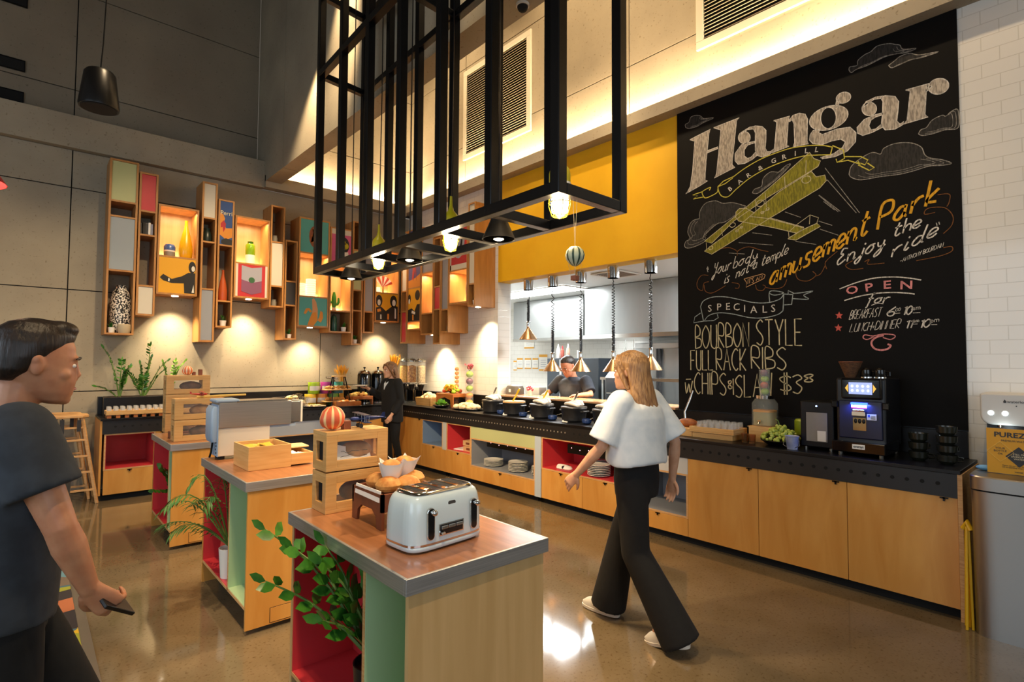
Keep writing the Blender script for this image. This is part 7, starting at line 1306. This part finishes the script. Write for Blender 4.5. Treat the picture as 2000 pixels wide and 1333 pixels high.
shoe(t, J['anR'], 0, -.25, BLKC, CHAR); shoe(t, J['anL'], 0, 0, BLKC, CHAR)
w_ = t.matrix_basis
single('wallet', B().box(-.045, .045, -.006, .006, -.06, .06), mat('wallet_black', '0e0c0c', .4), 'dark wallet held in the right hand of the man at the left edge', 'wallet', bev=.003)
M_ = (Matrix.Translation(t.location) @ t.rotation_euler.to_matrix().to_4x4()); hp_ = Vector(J['wrR']); hd = Vector(J['hdR']).normalized(); bpy.data.objects['wallet'].matrix_world = M_ @ Matrix.Translation(hp_ + hd * .105 + Vector((-.022, 0, .018))) @ R3(.9, 0.5, .3)
# woman in black at the back counter
J = dict(head=(0, .05, 1.505), shR=(.155, .02, 1.315), shL=(-.155, .0, 1.315), elR=(.19, .13, 1.12), wrR=(.135, .34, 1.235), hdR=(-.1, 1, .1), elL=(-.20, -.03, 1.06), wrL=(-.185, .12, .84), hipR=(.085, 0, .86), hipL=(-.085, 0, .86), knR=(.075, .03, .47), anR=(.07, -.02, .09), knL=(-.085, -.01, .47), anL=(-.09, -.10, .09))
t, S = person('woman with long brown hair in black blazer taking food in the counter corner', (4.10, 7.28, 0), math.pi / 2, J, SK1, .95, False, (-.10, 0, .05), (.3, .5), dict(R=(0, 0, 1), L=(1, 0, 0)))
face(t, S, SK1, mat('brow_brown', '4a3020', .8)); longhair(t, S, hairmat('hair_brown', '4a3020', '8a6038'), .34, .05, seed=8)
shirt('blazer', t, J, BLKC, .73, (.195, .15), (.195, .14), 1.85, (.072, .060, .050)); trousers('black_trousers', t, J, BLKC, .95, .158, .12, [.092, .08, .062, .052, .046], .15); obj('shirt_collar', B().tube([(-.05, .06, 1.345), (-.02, .115, 1.29), (0, .135, 1.22), (.02, .115, 1.29), (.05, .06, 1.345)], [.016, .018, .012, .018, .016], 8), WHC, t, smooth=True)
shoe(t, J['anR'], 0, 0, BLKC, CHAR, s=.92); shoe(t, J['anL'], 0, 0, BLKC, PORC, s=.92)
M_ = Matrix.Translation(t.location) @ t.rotation_euler.to_matrix().to_4x4(); p = M_ @ Vector((.10, .47, 1.262)); single('hand_plate', B().lathe([(.05, 0), (.06, .004), (.11, .018), (.108, .021), (.055, .008), (0, .007)], n=28), PORC, 'white plate held out by the woman in the black blazer', 'plate', loc=p, smooth=True)
# chef
J = dict(head=(0, .15, 1.585), shR=(.235, .05, 1.375), shL=(-.235, .05, 1.375), elR=(.375, .12, 1.205), wrR=(.30, .27, 1.20), hdR=(-.5, .5, -.05), elL=(-.375, .12, 1.205), wrL=(-.30, .27, 1.20), hdL=(.5, .5, -.05), hipR=(.10, -.06, .92), hipL=(-.10, -.06, .92), knR=(.10, -.04, .50), anR=(.10, -.05, .09), knL=(-.10, -.04, .50), anL=(-.10, -.05, .09))
t, S = person('chef in dark short sleeved jacket looking down behind the kitchen pass', (5.68, 5.03, 0), math.pi / 2, J, SK3, 1.12, True, (-.55, 0, 0), (.5, .5), dict(R=(0, 0, -1), L=(0, 0, -1)), 1.25)
face(t, S, SK3, HD, True); q = B(); q.rings([(-.05, 0, -.070, .052, .040), (-.02, 0, -.055, .078, .062), (.02, 0, -.034, .083, .080), (.055, 0, -.020, .083, .094), (.085, 0, -.012, .072, .088), (.112, 0, -.008, .050, .064), (.127, 0, -.008, .016, .026)], 26); q.xf(S); obj('hair', q, HD, t, remesh=.006, soft=2)
CHEFC = noisy('chef_navy', '1c2129', '272d38', 14, .8, bump=.15)
shirt('chef_jacket', t, J, CHEFC, .80, (.215, .18), (.25, .165), .82, (.085, .084)); trousers('chef_trousers', t, J, BLKC, .98, .18, .15, [.11, .10, .09, .085, .08], .06); shoe(t, J['anR'], 0, 0, BLKC, CHAR); shoe(t, J['anL'], 0, 0, BLKC, CHAR)
obj('apron', B().box(-.16, .16, .165, .172, .55, 1.12), mat('apron_black', '111214', .8), t, bev=.003); obj('collar', B().lathe([(.066, 0), (.064, .03), (.06, .03)], (0, .055, 1.40), 20), CHEFC, t, smooth=True)
